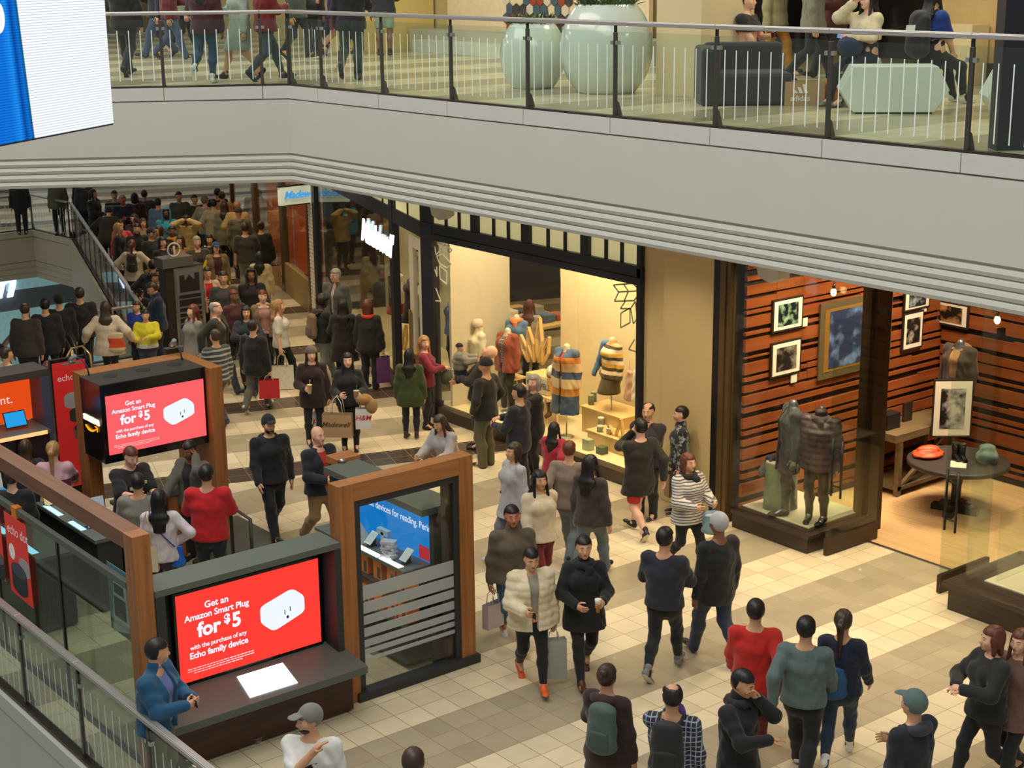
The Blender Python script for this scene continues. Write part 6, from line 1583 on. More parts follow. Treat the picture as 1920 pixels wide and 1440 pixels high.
# ---- directory board
o = empty('directory_board', (14.1, 29.05, 0), 'tall mall directory board with white circled number one on top', 'sign')
c = f3(14.15, 29.05, 0)
mb = MB(); mb.box(13.78, 14.62, 29.02, 29.34, 0, 1.86); mb.build('cabinet', pbr('directory_bronze', (62, 54, 46), .4, metal=.3), o, .005)
mb = MB(); mb.box(13.70, 14.38, 28.96, 29.34, 1.86, 2.06); mb.build('cap_block', pbr('directory_cap', (92, 88, 84), .5), o, .005)
mb = MB(); mb.box(13.95, 14.60, 29.0, 29.02, .1, 1.83); mb.build('frame', STEEL, o)
mb = MB(); mb.box(13.99, 14.56, 28.992, 29.0, .12, 1.80); mb.build('panel', pbr('directory_panel', (96, 92, 88), .4, emit=(110, 106, 100), estr=.15), o)
mb = MB(); mb.box(14.06, 14.50, 28.985, 28.992, 1.33, 1.58); mb.prism([(14.20, 28.985, 1.58), (14.36, 28.985, 1.58), (14.28, 28.985, 1.68)], (0, .006, 0)); mb.box(14.06, 14.17, 28.985, 28.992, 1.58, 1.68); mb.box(14.40, 14.50, 28.985, 28.992, 1.58, 1.70)
for k, (z, hh) in enumerate(((1.20, .07), (1.04, .13), (.93, .07), (.82, .07), (.70, .09), (.58, .08))): mb.box(14.03, 14.52, 28.985, 28.992, z, z + hh)
mb.build('listing', pbr('directory_dark', (44, 34, 32), .5, noise=.3, nscale=30), o)
mb = MB(); ring = [(14.03 + .135 * math.cos(a), 29.10, 2.20 + .135 * math.sin(a)) for a in np.linspace(0, 2 * PI, 29)]; mb.tube(ring, .017, 8); mb.build('ring', pbr('ring_white', (206, 202, 198), .5), o)
text('numeral', '1', .24, (13.975, 29.09, 2.11), (1, 0, 0), (0, -1, 0), pbr('ring_white', (206, 202, 198), .5), o, .012, off=.006)

# ---- escalator going down, far left
o = empty('escalator', (10.6, 29.5, 0), 'escalator with brass toned handrails descending to the level below', 'escalator')
def esc_side(x, nm):
    y0, L0 = 27.9, 2.0
    path = [(x, y0 + .10, .18), (x, y0 - .05, .45), (x, y0 + .0, .80), (x, y0 + .25, .98), (x, y0 + .7, 1.02), (x, y0 + L0, 1.02), (x, y0 + L0 + .6, .86), (x, y0 + L0 + 8, -3.6)]
    mb = MB(); mb.tube(path, .05, 8); mb.build('handrail', pbr('escalator_rail', (30, 28, 28), .3), o)
    mb = MB(); mb.tube([(q[0] - .03, q[1] + .03, q[2] - .07) for q in path], .05, 6); mb.build('rail_guide', pbr('brass_trim', (170, 146, 104), .3, metal=.9), o)
    mb = MB(); mb.prism([(x - .01, y0 + .15, .05), (x - .01, y0 + .08, .75), (x - .01, y0 + .7, .93), (x - .01, y0 + L0, .93), (x - .01, y0 + L0 + 8, -3.72), (x - .01, y0 + L0 + 8, -4.7), (x - .01, y0 + L0, .05)], (.02, 0, 0)); mb.build('balustrade_glass', GLASS, o)
    mb = MB(); mb.prism([(x - .12, y0, .0), (x - .12, y0, .14), (x - .12, y0 + L0, .14), (x - .12, y0 + L0 + 8, -4.55), (x - .12, y0 + L0 + 8, -5.2), (x - .12, y0 + L0 + .2, -.5), (x - .12, y0 + L0, .0)], (.24, 0, 0)); mb.build('skirt_panel', pbr('escalator_steel', (150, 140, 120), .35, metal=.8), o)
esc_side(11.3, 'r'); esc_side(10.0, 'l')
mb = MB(); mb.box(10.12, 11.18, 28.3, 29.9, .0, .02)
for k in range(26): mb.box(10.12, 11.18, 29.9 + k * .30, 30.2 + k * .30, -.02 - k * .175 - .3, -.02 - k * .175)
mb.build('steps', pbr('step_grey', (84, 84, 84), .4, metal=.6, noise=.2), o)
o = empty('hand_barrier', (11.0, 27.6, 0), 'bent brass barrier rail standing before the escalator landing', 'rail')
p1 = [G(43, 690, .1), G(62, 676, .3)]
mb = MB(); mb.tube([(10.3, 27.0, 0), (10.35, 27.05, .3), (11.05, 27.5, .92), (11.25, 27.45, .95), (11.32, 27.3, .80), (11.32, 27.25, .55), (11.28, 27.25, .5)], .025, 8); mb.tube([(11.05, 27.5, .92), (11.05, 27.5, 0)], .025, 8); mb.build('tube', pbr('brass_trim', (170, 146, 104), .3, metal=.9), o)

# ---------------------------------------------------------------- gallery things
def planter(c, r, hh, label, seed):
    o = empty('globe_planter', c, label, 'planter'); mb = MB(); prof = []
    a0, a1 = -.92, .88
    for k in range(25):
        a = a0 + (a1 - a0) * k / 24; prof.append((r * math.cos(a), hh * (math.sin(a) - math.sin(a0)) / (math.sin(a1) - math.sin(a0))))
    rt = prof[-1][0]; prof += [(rt * .96, hh * 1.0), (rt * .93, hh * .96)]
    mb.lathe(prof, c, 56); mb.build('bowl', pbr('glazed_white', (206, 218, 208), .18, noise=.02, coat=.5), o)
    rn = random.Random(seed); mb = MB()
    for k in range(260):
        a = rn.uniform(0, 2 * PI); rr = rt * .95 * math.sqrt(rn.random()); b = np.array([c[0] + rr * math.cos(a), c[1] + rr * math.sin(a), c[2] + hh * .97])
        d = np.array([math.cos(a) * .5 + rn.uniform(-.5, .5), math.sin(a) * .5 + rn.uniform(-.5, .5), rn.uniform(.4, 1.2)]); d /= np.linalg.norm(d); l = rn.uniform(.10, .26); s = np.cross(d, [0, 0, 1.]); s /= np.linalg.norm(s); s *= rn.uniform(.008, .02)
        mb.add([b - s * .4, b + s * .4, b + d * l * .5 + s, b + d * l - f3(0, 0, .03), b + d * l * .5 - s], [(0, 1, 2, 3, 4)])
    mb.build('leaves', pbr('leaf_green', (64, 92, 46), .5, noise=.4, nscale=12), o)
    mb = MB(); mb.lathe([(rt * .93, hh * .9), (0, hh * .93)], c, 24); mb.build('soil', pbr('soil', (50, 40, 28), .9), o)
c1 = G(1140, 178, 6) + FWD * .42; c2 = G(1000, 168, 6) + FWD * .32
planter(c1, .64, 1.20, 'large white globe planter with green plants behind the gallery railing', 1)
planter(c2, .475, .92, 'smaller white globe planter left of the large one', 2)
def hexbench(px0, px1, py, label, h=.55, dep=.55):
    a = G(px0, py, 6); b = G(px1, py, 6); u = (b - a) / np.linalg.norm(b - a); n = np.array([-u[1], u[0], 0]);  n = n if n @ FWD > 0 else -n
    L_ = np.linalg.norm(b - a); o = empty('faceted_bench', (a + b) / 2, label, 'bench')
    mb = MB(); mb.prism([a + f3(0, 0, .02), b + f3(0, 0, .02), b + u * .16 + f3(0, 0, h * .5), b + u * .02 + f3(0, 0, h), a - u * .02 + f3(0, 0, h), a - u * .16 + f3(0, 0, h * .5)], n * dep); mb.build('body', pbr('bench_white', (206, 216, 206), .4, noise=.02), o, .008)
    mb = MB(); mb.obox((a + b) / 2 + n * dep / 2 + f3(0, 0, .012), u * L_ * .47, n * dep * .45, f3(0, 0, .012)); mb.build('base', BLACK, o)
hexbench(1600, 1752, 214, 'long white faceted bench behind railing with two people sitting'); hexbench(1876, 1960, 229, 'second white faceted bench cut by right edge of the photo')
o = empty('lounge_chair', G(1390, 182, 6), 'dark grey lounge chair on the gallery beside the beige column', 'armchair')
p = G(1402, 196, 6) + FWD * .2; u = RGT
mb = MB(); mb.obox(p + f3(0, 0, .21), u * .52, FWD * .40, f3(0, 0, .20)); mb.build('seat', cloth((52, 54, 54)), o, .05)
mb = MB(); mb.obox(p + u * -.50 + f3(0, 0, .36), u * .12, FWD * .42, f3(0, 0, .36)); mb.obox(p + FWD * .36 + f3(0, 0, .5), u * .5, FWD * .10, f3(0, 0, .25)); mb.build('backrest', cloth((48, 50, 50)), o, .05)
def paper_bag(c, u, w, d, hh, mat, label, name='paper_bag', handles=True, logo=None, group=None, hcol=(220, 210, 190), tilt=0.0, hl=.20):
    """open carrier bag with cord handles; u = direction along its wide face (face towards -normal)"""
    u = np.array(u, float); u /= np.linalg.norm(u); n = np.array([-u[1], u[0], 0]); c = np.array(c, float); up = f3(0, 0, 1) * math.cos(tilt) + u * math.sin(tilt); uu = u * math.cos(tilt) - f3(0, 0, 1) * math.sin(tilt)
    o = empty(name, c, label, 'bag', group); mb = MB(); k = .985
    B = [c - uu * w / 2 - n * d / 2, c + uu * w / 2 - n * d / 2, c + uu * w / 2 + n * d / 2, c - uu * w / 2 + n * d / 2]; Tp = [c + (b - c) * np.array([k, k, k]) + up * hh for b in B]
    Ti = [t - (t - (c + up * hh)) * .02 - up * .01 for t in Tp]; Bi = [b + (c - b) * .02 + up * .01 for b in B]
    mb.add(B + Tp + Ti + Bi, [(3, 2, 1, 0), (0, 1, 5, 4), (1, 2, 6, 5), (2, 3, 7, 6), (3, 0, 4, 7), (4, 5, 9, 8), (5, 6, 10, 9), (6, 7, 11, 10), (7, 4, 8, 11), (8, 9, 13, 12), (9, 10, 14, 13), (10, 11, 15, 14), (11, 8, 12, 15), (12, 13, 14, 15)])
    mb.build('body', mat, o)
    if handles:
        for s in (-1, 1):
            mb = MB(); t = c + up * hh + n * s * d * .45
            mb.tube([t - uu * w * .22 - up * .01, t - uu * w * .16 + up * hl * .7, t + up * hl - n * s * d * .3, t + uu * w * .16 + up * hl * .7, t + uu * w * .22 - up * .01], .006, 5); mb.build('handle', pbr('cord', hcol, .8), o)
    if logo:
        for (s, sz, x, z, mt, sh) in logo: text('lettering', s, sz, c - n * (d / 2 + .003) + uu * x + up * z, uu, np.cross(uu, up), mt, o, .001, 'CENTER', sz * .012, sh)
    o['n'] = 0; del o['n']
    return o
KRAFT = pbr('kraft_paper', (172, 140, 100), .75, noise=.08)
p = G(1510, 199, 6); pb = paper_bag(p + FWD * .16, RGT, .50, .22, .30, KRAFT, 'brown paper carrier with white stripe logo on gallery floor by bench', handles=False, logo=[('adidas', .10, -.06, .06, pbr('bag_white_ink', (232, 228, 220), .6, noise=0), 0)])
nn = -FWD
mb = MB()
for k in range(3): b0 = p + FWD * .045 + RGT * (-.13 + k * .06) + f3(0, 0, .155); mb.prism([b0, b0 + RGT * .045, b0 + RGT * (.045 - .03) + f3(0, 0, .035 + .035 * k), b0 + RGT * (-.03) + f3(0, 0, .045 + .035 * k)], -FWD * .001)
mb.build('stripe_logo', pbr('bag_white_ink', (232, 228, 220), .6, noise=0), pb)
q = p + RGT * .36 + FWD * .18; Q = [(ell(q + f3(0, 0, .20), (.10, .10, .14)), .03), (ell(q + f3(.03, 0, .10), (.13, .12, .10)), .03)]; lo, hi = bounds(Q, .03); v, f = run(Q, lo, hi, .02, [lambda X, Y, Z: 6.002 - Z], [wrinkle(.012)]); o = np_mesh('orange_bag', v, f, [cloth((238, 128, 20))]); tag(o, 'bright orange plastic bag crumpled beside the brown paper bag', 'bag')
# gallery shop displays at the back
o = empty('gallery_display', (19.2, 24.6, 6), 'low white shop window plinth with patterned hexagon panel above', 'display')
mb = MB(); mb.box(18.9, 19.6, 20.3, 27.6, 6.0, 6.42); mb.build('plinth', pbr('plinth_grey', (186, 184, 166), .5, noise=.05), o, .005)
mb = MB(); mb.box(18.55, 18.95, 21.6, 27.0, 6.0, 6.24); mb.build('step', pbr('step_white', (204, 208, 196), .5), o, .005)
mb = MB(); mb.box(19.45, 19.55, 21.0, 27.0, 6.42, 8.5); mb.build('back_panel', pbr('display_white', (226, 206, 170), .6), o)
rn = random.Random(11); hx = []
mb = MB(); r = .12
for i in range(15):
    for j in range(9):
        y = 22.0 + i * r * 1.74 + (j % 2) * r * .87; z = 6.5 + j * r * 1.5
        if rn.random() < .12: continue
        mb.prism([(19.44, y + r * .93 * math.cos(a + PI / 6), z + r * .93 * math.sin(a + PI / 6)) for a in [k * PI / 3 for k in range(6)]], (-.02, 0, 0), rn.randrange(5))
mb.build('hexagon_tiles', [pbr('hex_%d' % k, c, .5) for k, c in enumerate(((150, 62, 38), (66, 92, 104), (206, 196, 176), (140, 132, 124), (60, 58, 60)))], o)
o = empty('gallery_shop_front', (19.4, 14.0, 6), 'gallery shop front with dark glass and cream plinths at right', 'shop front')
mb = MB(); mb.box(19.4, 19.6, 8, 15.2, 6, 6.30); mb.build('plinth', pbr('dark_plinth', (56, 44, 38), .6), o)
mb = MB(); mb.box(19.42, 19.5, 14.9, 19.6, 6.3, 9); mb.build('dark_glass', pbr('shop_dark_glass', (26, 22, 20), .15), o)
for y0, y1, hh in ((13.9, 14.5, .85), (12.4, 13.4, .7), (11.0, 11.9, .7)):
    mb = MB(); mb.box(19.0, 19.4, y0, y1, 6.0, 6.0 + hh); mb.build('display_block', pbr('cream_block', (212, 196, 152), .5), o, .005)
mb = MB(); mb.box(19.45, 19.55, 8, 14.8, 6.3, 9); mb.build('back_panel', pbr('warm_panel', (196, 166, 110), .6, noise=.3, nscale=2), o)

# ---- giant led screen hung over the void, top left
def led_mat():
    m, nt, out = nodes('led_wall'); e = N(nt, 'ShaderNodeEmission'); L(nt, e.outputs[0], out.inputs[0])
    tc = N(nt, 'ShaderNodeTexCoord'); sp = N(nt, 'ShaderNodeSeparateXYZ'); L(nt, tc.outputs['Object'], sp.inputs[0])
    w = N(nt, 'ShaderNodeMath', operation='MULTIPLY'); w.inputs[1].default_value = 1 / .0165; L(nt, sp.outputs[2], w.inputs[0])
    f = N(nt, 'ShaderNodeMath', operation='FRACT'); L(nt, w.outputs[0], f.inputs[0])
    g = N(nt, 'ShaderNodeMath', operation='GREATER_THAN'); g.inputs[1].default_value = .30; L(nt, f.outputs[0], g.inputs[0])
    st = N(nt, 'ShaderNodeMath', operation='MULTIPLY_ADD'); st.inputs[1].default_value = .45; st.inputs[2].default_value = .72; L(nt, g.outputs[0], st.inputs[0]); L(nt, st.outputs[0], e.inputs['Strength'])
    # picture: pale field with a deep blue figure towards the left edge (u along the screen)
    dt = N(nt, 'ShaderNodeMath', operation='MULTIPLY_ADD'); dt.inputs[1].default_value = LED_K; L(nt, sp.outputs[2], dt.inputs[0]); L(nt, sp.outputs[0], dt.inputs[2])
    rp = N(nt, 'ShaderNodeValToRGB'); els = rp.color_ramp.elements
    for i, (p, c) in enumerate(((0.0, (10, 90, 200)), (.60, (16, 110, 214)), (.66, (28, 136, 232)), (.70, (8, 70, 160)), (.735, (20, 110, 205)), (.762, (14, 84, 120)), (.77, (238, 244, 255)))):
        q = els[i] if i < 2 else els.new(p); q.position = p; q.color = srgb(*c)
    mr = N(nt, 'ShaderNodeMapRange'); mr.inputs['From Min'].default_value = LED_U[0]; mr.inputs['From Max'].default_value = LED_U[1]; L(nt, dt.outputs[0], mr.inputs['Value']); L(nt, mr.outputs[0], rp.inputs[0]); L(nt, rp.outputs[0], e.inputs[0])
    return m
D0 = 11.5
br = CAM + ray(213, 231) * D0 / np.linalg.norm(ray(213, 231)); 
bl_dir = ray(0, 269); 
sd = np.array([.82, .57, 0.]); sd /= np.linalg.norm(sd); nrm = np.array([sd[1], -sd[0], 0])
def led_u(x, y):
    v = ray(x, y); t = ((br - CAM) @ nrm) / (v @ nrm); q = CAM + v * t - br; return q @ sd, q[2]
(ua, za), (ub, zb_) = led_u(65, 252), led_u(32, 2)
LED_K = -(ub - ua) / (zb_ - za); LED_U = (ua + LED_K * za - 1.0, ua + LED_K * za + .30)
o = empty('led_screen', br, 'huge bright led advertising screen hanging at upper left', 'screen', rz=math.atan2(sd[1], sd[0]))
mb = MB(); mb.box(-2.6, 0, 0, .01, 0, 2.4); q = mb.build('display', led_mat()); q.parent = o
mb = MB(); mb.box(-2.62, .012, .01, .22, -.012, 2.42); q = mb.build('cabinet', BLACK); q.parent = o
mb = MB(); mb.tube([(-.5, .1, 2.4), (-.5, .1, 6)], .02, 6); mb.tube([(-2.1, .1, 2.4), (-2.1, .1, 6)], .02, 6); q = mb.build('hanging_rod', STEEL); q.parent = o
uo, zo = led_u(-8, 33)
ring = MB(); ring.tube([(uo + .055 * math.cos(a), -.006, zo + .085 * math.sin(a)) for a in np.linspace(0, 2 * PI, 25)], .016, 6); q = ring.build('letter_o', emis('led_white', (255, 255, 255), 1.1)); q.parent = o
# litter
p = G(482, 1392, 0); o = empty('plastic_cup', p, 'crumpled clear plastic food cup with spoon dropped on tiles by kiosk', 'litter')
mb = MB(); mb.lathe([(.05, 0), (.065, .05), (.085, .07), (.08, .072)], p, 16, sy=.8); mb.build('cup', glass_mat('clear_plastic', (225, 225, 220), .1, 2.0, .15), o)
mb = MB(); mb.tube([p + f3(-.03, 0, .05), p + f3(-.14, .03, .09)], .006, 5); mb.build('spoon', pbr('white_plastic', (220, 220, 214), .4), o)
mb = MB(); mb.ball(p + f3(0, 0, .025), .045, 10, 0, (1, 1, .5)); mb.build('cream_remains', pbr('cream', (214, 210, 196), .6), o)
# ---------------------------------------------------------------- people
CC = dict(k=(24, 24, 26), n=(28, 32, 46), c=(52, 52, 56), g=(132, 132, 134), l=(182, 182, 184), w=(224, 222, 216), b=(66, 46, 36), o=(84, 82, 54), d=(56, 62, 46), j=(58, 74, 100), y=(126, 126, 122), m=(76, 28, 40), t=(166, 136, 96), r=(190, 36, 38),
          u=(34, 74, 126), e=(220, 206, 172), p=(176, 128, 122), h=(112, 100, 86), s=(48, 120, 150), q=(90, 112, 110), x=(46, 40, 38), z=(200, 160, 60))
HC = dict(k=(22, 18, 17), b=(58, 40, 28), l=(166, 126, 78), y=(150, 146, 140), r=(100, 50, 32), a=(40, 34, 30))
SEEN = []
def settle(p, inside=False):
    """keep people clear of each other, of the stair railing and of the shop fronts"""
    v = p - CAM; fw = f3(v[0], v[1], 0); fw /= np.linalg.norm(fw); z = p[2]
    def ok(q):
        q = q.copy()
        if z < 1:
            s = (q[0] - 13.46) * .95 - (q[1] - 29.6) * .313
            if q[1] > 29.2 and q[1] < 45 and s < .42: q[:2] += np.array([.95, -.313]) * (.42 - s)
            if q[1] > 22.5:
                d = (q[:2] - A0) @ NV
                if d < .5: q[:2] += NV * (.5 - d)
        return q
    best = None
    for t in (0, .22, -.22, .42, -.42, .65, -.65, .9, -.9):
        q = ok(p + fw * t); m = min([np.linalg.norm((q - o)[:2]) for o in SEEN if abs(o[2] - z) < 1] or [9])
        if m > .50: best = q; break
        if best is None or m > bm: best, bm = q, m
    SEEN.append(best); return best
def C_(c): return CC[c] if isinstance(c, str) else c
def who(x, y, H, f, label, sk='m', hair='short k', top=('k', .48), bot=('k', 'slim'), shoes=('k', 'c'), arms='down down', legs='stand', z=0.0, at=None, group=None, hs=1.0, **kw):
    p = G(at[0], at[1], z) if at else G(x, y, z + H * .995)
    if not at: p[2] = z
    if p[1] > 14 or at: p = settle(p)
    else: SEEN.append(p)
    v = p - CAM; dist = np.linalg.norm(v); fw = v[:2] / np.linalg.norm(v[:2]); rt = np.array([fw[1], -fw[0]]); a = math.radians(f)
    dr = -math.cos(a) * fw + math.sin(a) * rt
    rz = math.atan2(dr[1], dr[0]) + PI / 2
    h = max(.0105, .00056 * dist) * hs
    hr = None
    if hair:
        q = hair.split() if isinstance(hair, str) else hair
        col = lambda c: HC.get(c) if isinstance(c, str) and c in HC else C_(c)
        hr = (q[0], C_(q[1]) if q[0] in ('beanie', 'cap', 'hood') else col(q[1])) + ((q[2], col(q[3])) if len(q) > 2 else ())
    t = None
    if top:
        t = dict(col=C_(top[0]), hem=top[1], t=top[2] if len(top) > 2 else .016); t.update(top[3] if len(top) > 3 else {})
    b = (C_(bot[0]),) + tuple(bot[1:]) if bot else None
    for k in ('inner', 'hood', 'scarf'):
        if k in kw and isinstance(kw[k], str): kw[k] = C_(kw[k])
    ar = arms.split() if isinstance(arms, str) else arms
    face = kw.pop('face', None)
    tn = math.degrees(kw.get('turn', 0))
    if face is None: face = abs(((f + tn + 180) % 360) - 180) < 115
    S = person(p, rz, H, label, sk=sk, hair=hr, top=t, bot=b, shoes=(C_(shoes[0]), C_(shoes[1])), arms=ar, legs=legs, h=h, face=face, group=group, **kw)
    S.p = p
    return S
W = lambda S, i: S.world(S.grip[i])
def phone(S, i, label, glow=True):
    f, n, wd = [S.M.to_3x3() @ Vector([float(a) for a in v]) for v in S.palmn[i]]; c = W(S, i); f, n, wd = [np.array(v) for v in (f, n, wd)]
    o = empty('phone', c, label, 'phone'); mb = MB(); mb.obox(c, f * .072, wd * .036, n * .004); mb.build('body', BLK, o, .003)
    if glow: mb = MB(); mb.obox(c + n * .005 * (1 if n[2] > 0 else -1), f * .066, wd * .032, n * .0006); mb.build('screen', emis('phone_glow', (120, 170, 220), .8), o)
def carry(S, i, w, d, hh, mat, label, logo=None, rot=0.0, hl=.16, hcol=(220, 210, 190), tilt=0.0, dx=0.0, name='shopping_bag'):
    g = W(S, i); ph = math.atan2(RGT[1], RGT[0]) + rot
    u = f3(math.cos(ph), math.sin(ph), 0); c = g + RGT * dx - f3(0, 0, hh + hl - .015); c[2] = max(c[2], S.p[2] + .01)
    return paper_bag(c, u, w, d, hh, mat, label, name, True, logo, None, hcol, tilt, hl)
def blob(name, parts, mat, label, cat, h=.016, wr=.006, cuts=()):
    lo, hi = bounds(parts, .04); v, f = run(parts, lo, hi, h, cuts, [wrinkle(wr)]); o = np_mesh(name, v, f, [mat]); tag(o, label, cat); return o
def backpack(S, col, label, w=.15, hh=.42, z=.64, straps=True, side=0.0, d=.09):
    H = S.H; q = lambda x, y, zz: S.world(S.U(x, y, zz))
    base = S.U(side, .105 + .3 * d, z); o = empty('backpack', S.world(base), label, 'backpack', None, 0)
    u = np.array(S.M.to_3x3() @ Vector((1, 0, 0)))
    P = [(eseg(q(side, .110 + .25 * d / H * 1.7, z), q(side, .102 + .2 * d / H * 1.7, z + hh / H * .75), w, d, w * .85, d * .8, u), .04)]
    lo, hi = bounds(P, .03); v, f = run(P, lo, hi, .015, [], [wrinkle(.004)]); b = np_mesh('bag_body', v, f, [cloth(col, .7)]); attach(b, o)
    P = [(eseg(q(side, .120 + .95 * d / 1.7, z + .0), q(side, .118 + .9 * d / 1.7, z + hh / H * .30), w * .75, d * .4, w * .7, d * .35, u), .03)]
    lo, hi = bounds(P, .03); v, f = run(P, lo, hi, .015); b = np_mesh('front_pocket', v, f, [cloth(blend(col, .85), .7)]); attach(b, o)
    if straps:
        for s in (1, -1):
            mb = MB(); mb.tube([q(s * .05 + side, .105, .80), q(s * .062, .03, .838), q(s * .066, -.055, .80), q(s * .075, -.075, .70), q(s * .092, .03, .62)], .014, 6); b = mb.build('strap', cloth(blend(col, .8), .7)); attach(b, o)
    return o
def cup(c, label, r=.04, hh=.14, col=(226, 206, 160), straw=None):
    o = empty('drink_cup', c, label, 'cup'); mb = MB(); mb.lathe([(r * .72, 0), (r, hh), (r * 1.06, hh), (r * 1.06, hh + .012), (0, hh + .014)], c, 16); mb.build('cup', pbr('cup', col, .4), o)
    if straw: mb = MB(); mb.tube([c + f3(0, 0, hh), c + f3(.015, .0, hh + .09)], .004, 5); mb.build('straw', pbr('straw', straw, .4), o)

from mathutils.bvhtree import BVHTree
def wrap(o, S, d, lift=.004):
    """lay a print onto the garment"""
    me = S.topobj.data; t = BVHTree.FromPolygons([v.co[:] for v in me.vertices], [tuple(p.vertices) for p in me.polygons]); d = Vector(d); Mi = S.M.inverted()
    for v in o.data.vertices:
        h = t.ray_cast(Mi @ v.co + d * .5, -d)
        if h[0] is not None: v.co = S.M @ (h[0] + d * lift)
# ---- walkway, nearest the camera
S = who(283, 1200, 1.74, 62, 'man in teal blue fleece leaning on the steel railing with phone', 'm', 'short k', ((26, 84, 122), .485, .03, dict(open=.05, collar=.02)), ((104, 94, 60), 'straight'), arms='phone phone', turn=.75, nod=.1, inner=(104, 118, 180), lean=.06, at=None)
phone(S, 0, 'dark phone held by the man in teal fleece', False)
S = who(580, 1326, 1.72, -16, 'man in grey flat brim cap and white printed tee, hand at his chin', 'm', 'cap y short k', ((226, 226, 222), .49, .02, dict(sleeve=.42)), ('c', 'straight'), arms=['down', ((-.045, -.115, .815), .6, (.5, -.5, -1))], turn=-.85, beard=(40, 30, 24), legs='step')
tm = pbr('tee_print', (26, 28, 34), .8, noise=0); n3 = np.array(S.M.to_3x3() @ Vector((0, -1, 0))); x3 = np.array(S.M.to_3x3() @ Vector((1, 0, 0)))
for s_, sz, zz, off in (('HOLLISTER', .062, .675, .128),): text('shirt_lettering', s_, sz, S.world((0, -off * 1.0, zz * 1.72)) , x3, n3, tm, S.root, .0, 'CENTER', .002); wrap(bpy.data.objects['shirt_lettering'], S, (0, -1, 0))
mb = MB(); b0 = S.world((0, -.128, .715 * 1.72)); mb.prism([b0 + x3 * a + f3(0, 0, c) for a, c in ((-.09, .035), (-.03, .03), (0, .01), (.03, .03), (.09, .04), (.05, .0), (.01, -.03), (-.03, -.025), (-.05, .005))], n3 * .004); q = mb.build('eagle_print', tm); attach(q, S.root); wrap(q, S, (0, -1, 0))
who(775, 1404, 1.74, 170, 'dark haired person cut off by the bottom edge of the photo', 'm', 'short b', ('k', .48), ('c', 'slim'))
S = who(1140, 1247, 1.68, 150, 'woman in maroon brown hooded coat with green backpack on one shoulder', 'm', 'bun b', ((50, 30, 28), .36, .026, dict(fl=.02)), ('k', 'slim'), arms='elbow down', fem=True, hood=(52, 32, 30), legs='step', turn=.2)
backpack(S, (70, 92, 84), 'dark green backpack slung on the woman in maroon brown coat', .155, .42, .60, False, -.04, .10)
S = who(1262, 1283, 1.70, 168, 'balding man with plaid sleeves and black vest, hand at chin', 'm', 'balding k', ((46, 52, 72), .49, .018, dict(mat=cloth((40, 44, 62), kind='plaid', col2=(160, 170, 186), per=.045))), ('k', 'straight'), arms='chin bag', turn=.5)
backpack(S, (28, 28, 30), 'black backpack worn by the balding man with plaid sleeves', .16, .46, .60)
blob('scarf', [(ell(W(S, 0) + f3(0, 0, -.12), (.06, .06, .08)), .02), (cap(W(S, 0) + f3(0, 0, -.14), W(S, 0) + f3(.02, .0, -.34), .045, .055), .03)], cloth((98, 72, 150)), 'purple knitted scarf bundled in the balding man\'s arm', 'scarf')
S = who(1388, 1250, 1.74, 62, 'man in long black coat and dark scarf walking among the near crowd', 'm', 'short k', ('k', .36, .024, dict(collar=.03)), ('k', 'straight'), arms='mouth carry', legs='walkL', scarf=(30, 28, 30), nod=.25)
who(1418, 1120, 1.72, 176, 'person in bright red top walking away in front of orange lit floor', 'm', 'short k', ((196, 34, 24), .42, .022), ((120, 22, 24), 'straight'), arms='fwd back', legs='walkR')
S = who(1513, 1152, 1.74, 172, 'man in grey green t-shirt and black trousers walking away', 'm', 'short k', ((92, 110, 108), .47, .024), ('k', 'straight'), arms='back fwd', legs='walkL', shoes=('w', 'w'))
S = who(1583, 1140, 1.68, 170, 'woman in dark navy top and jeans carrying blue bag, white trainers', 'm', 'pony b', ((20, 28, 54), .47, .02), ((40, 58, 82), 'slim'), shoes=('w', 'w'), arms='down fwd', legs='walkR', fem=True)
blob('shoulder_bag', [(eseg(S.world((.05, .20, .50 * 1.68)), S.world((.05, .18, .64 * 1.68)), .16, .06, .13, .04, RGT), .02)], cloth((34, 84, 130), .6), 'mid blue shoulder bag behind the woman in dark navy top', 'bag')
who(1714, 1290, 1.76, -128, 'man in dark cap and navy hooded top turning towards the shops', 'm', 'cap q short k', ((26, 30, 44), .46, .028), ('k', 'straight'), arms='down elbow', legs='walkL', hood=(52, 56, 66))
who(1862, 1172, 1.72, -52, 'woman in loose dark shirt with brown hair, arms folded low', 'l', 'bob r', ((30, 32, 30), .46, .03), ('k', 'slim'), arms='carry carry', legs='walkR', fem=True, turn=-.3)
who(1915, 1178, 1.66, -30, 'person in dusty brown coat at the right edge of the photo', 'l', 'long r', ((112, 84, 72), .40, .026), ('k', 'slim'), fem=True, legs='walkL')
S = who(1095, 1004, 1.72, 8, 'woman in open black coat eating a wrap as she walks', 'm', 'bun k', ((18, 18, 20), .38, .022, dict(fl=.02, collar=.02)), ('k', 'slim'), shoes=((84, 44, 24), (40, 36, 34)), arms=['elbow', ((.07, -.15, .60), 1.2, (.8, .4, -.5))], legs='walkR', fem=True, scarf=(20, 20, 22))
o = empty('wrap', W(S, 0), 'paper wrapped snack in the hand of the woman in black coat', 'food'); mb = MB(); c = W(S, 0); mb.tube([c + f3(0, 0, -.08), c + f3(0, 0, .02), c + f3(0, 0, .05)], [.018, .032, .030], 9); mb.build('bread', pbr('bread', (176, 128, 66), .7), o); mb = MB(); mb.tube([c + f3(0, 0, .02), c + f3(0, 0, .075)], [.033, .036], 9); mb.build('paper', pbr('paper_white', (226, 220, 214), .7), o)
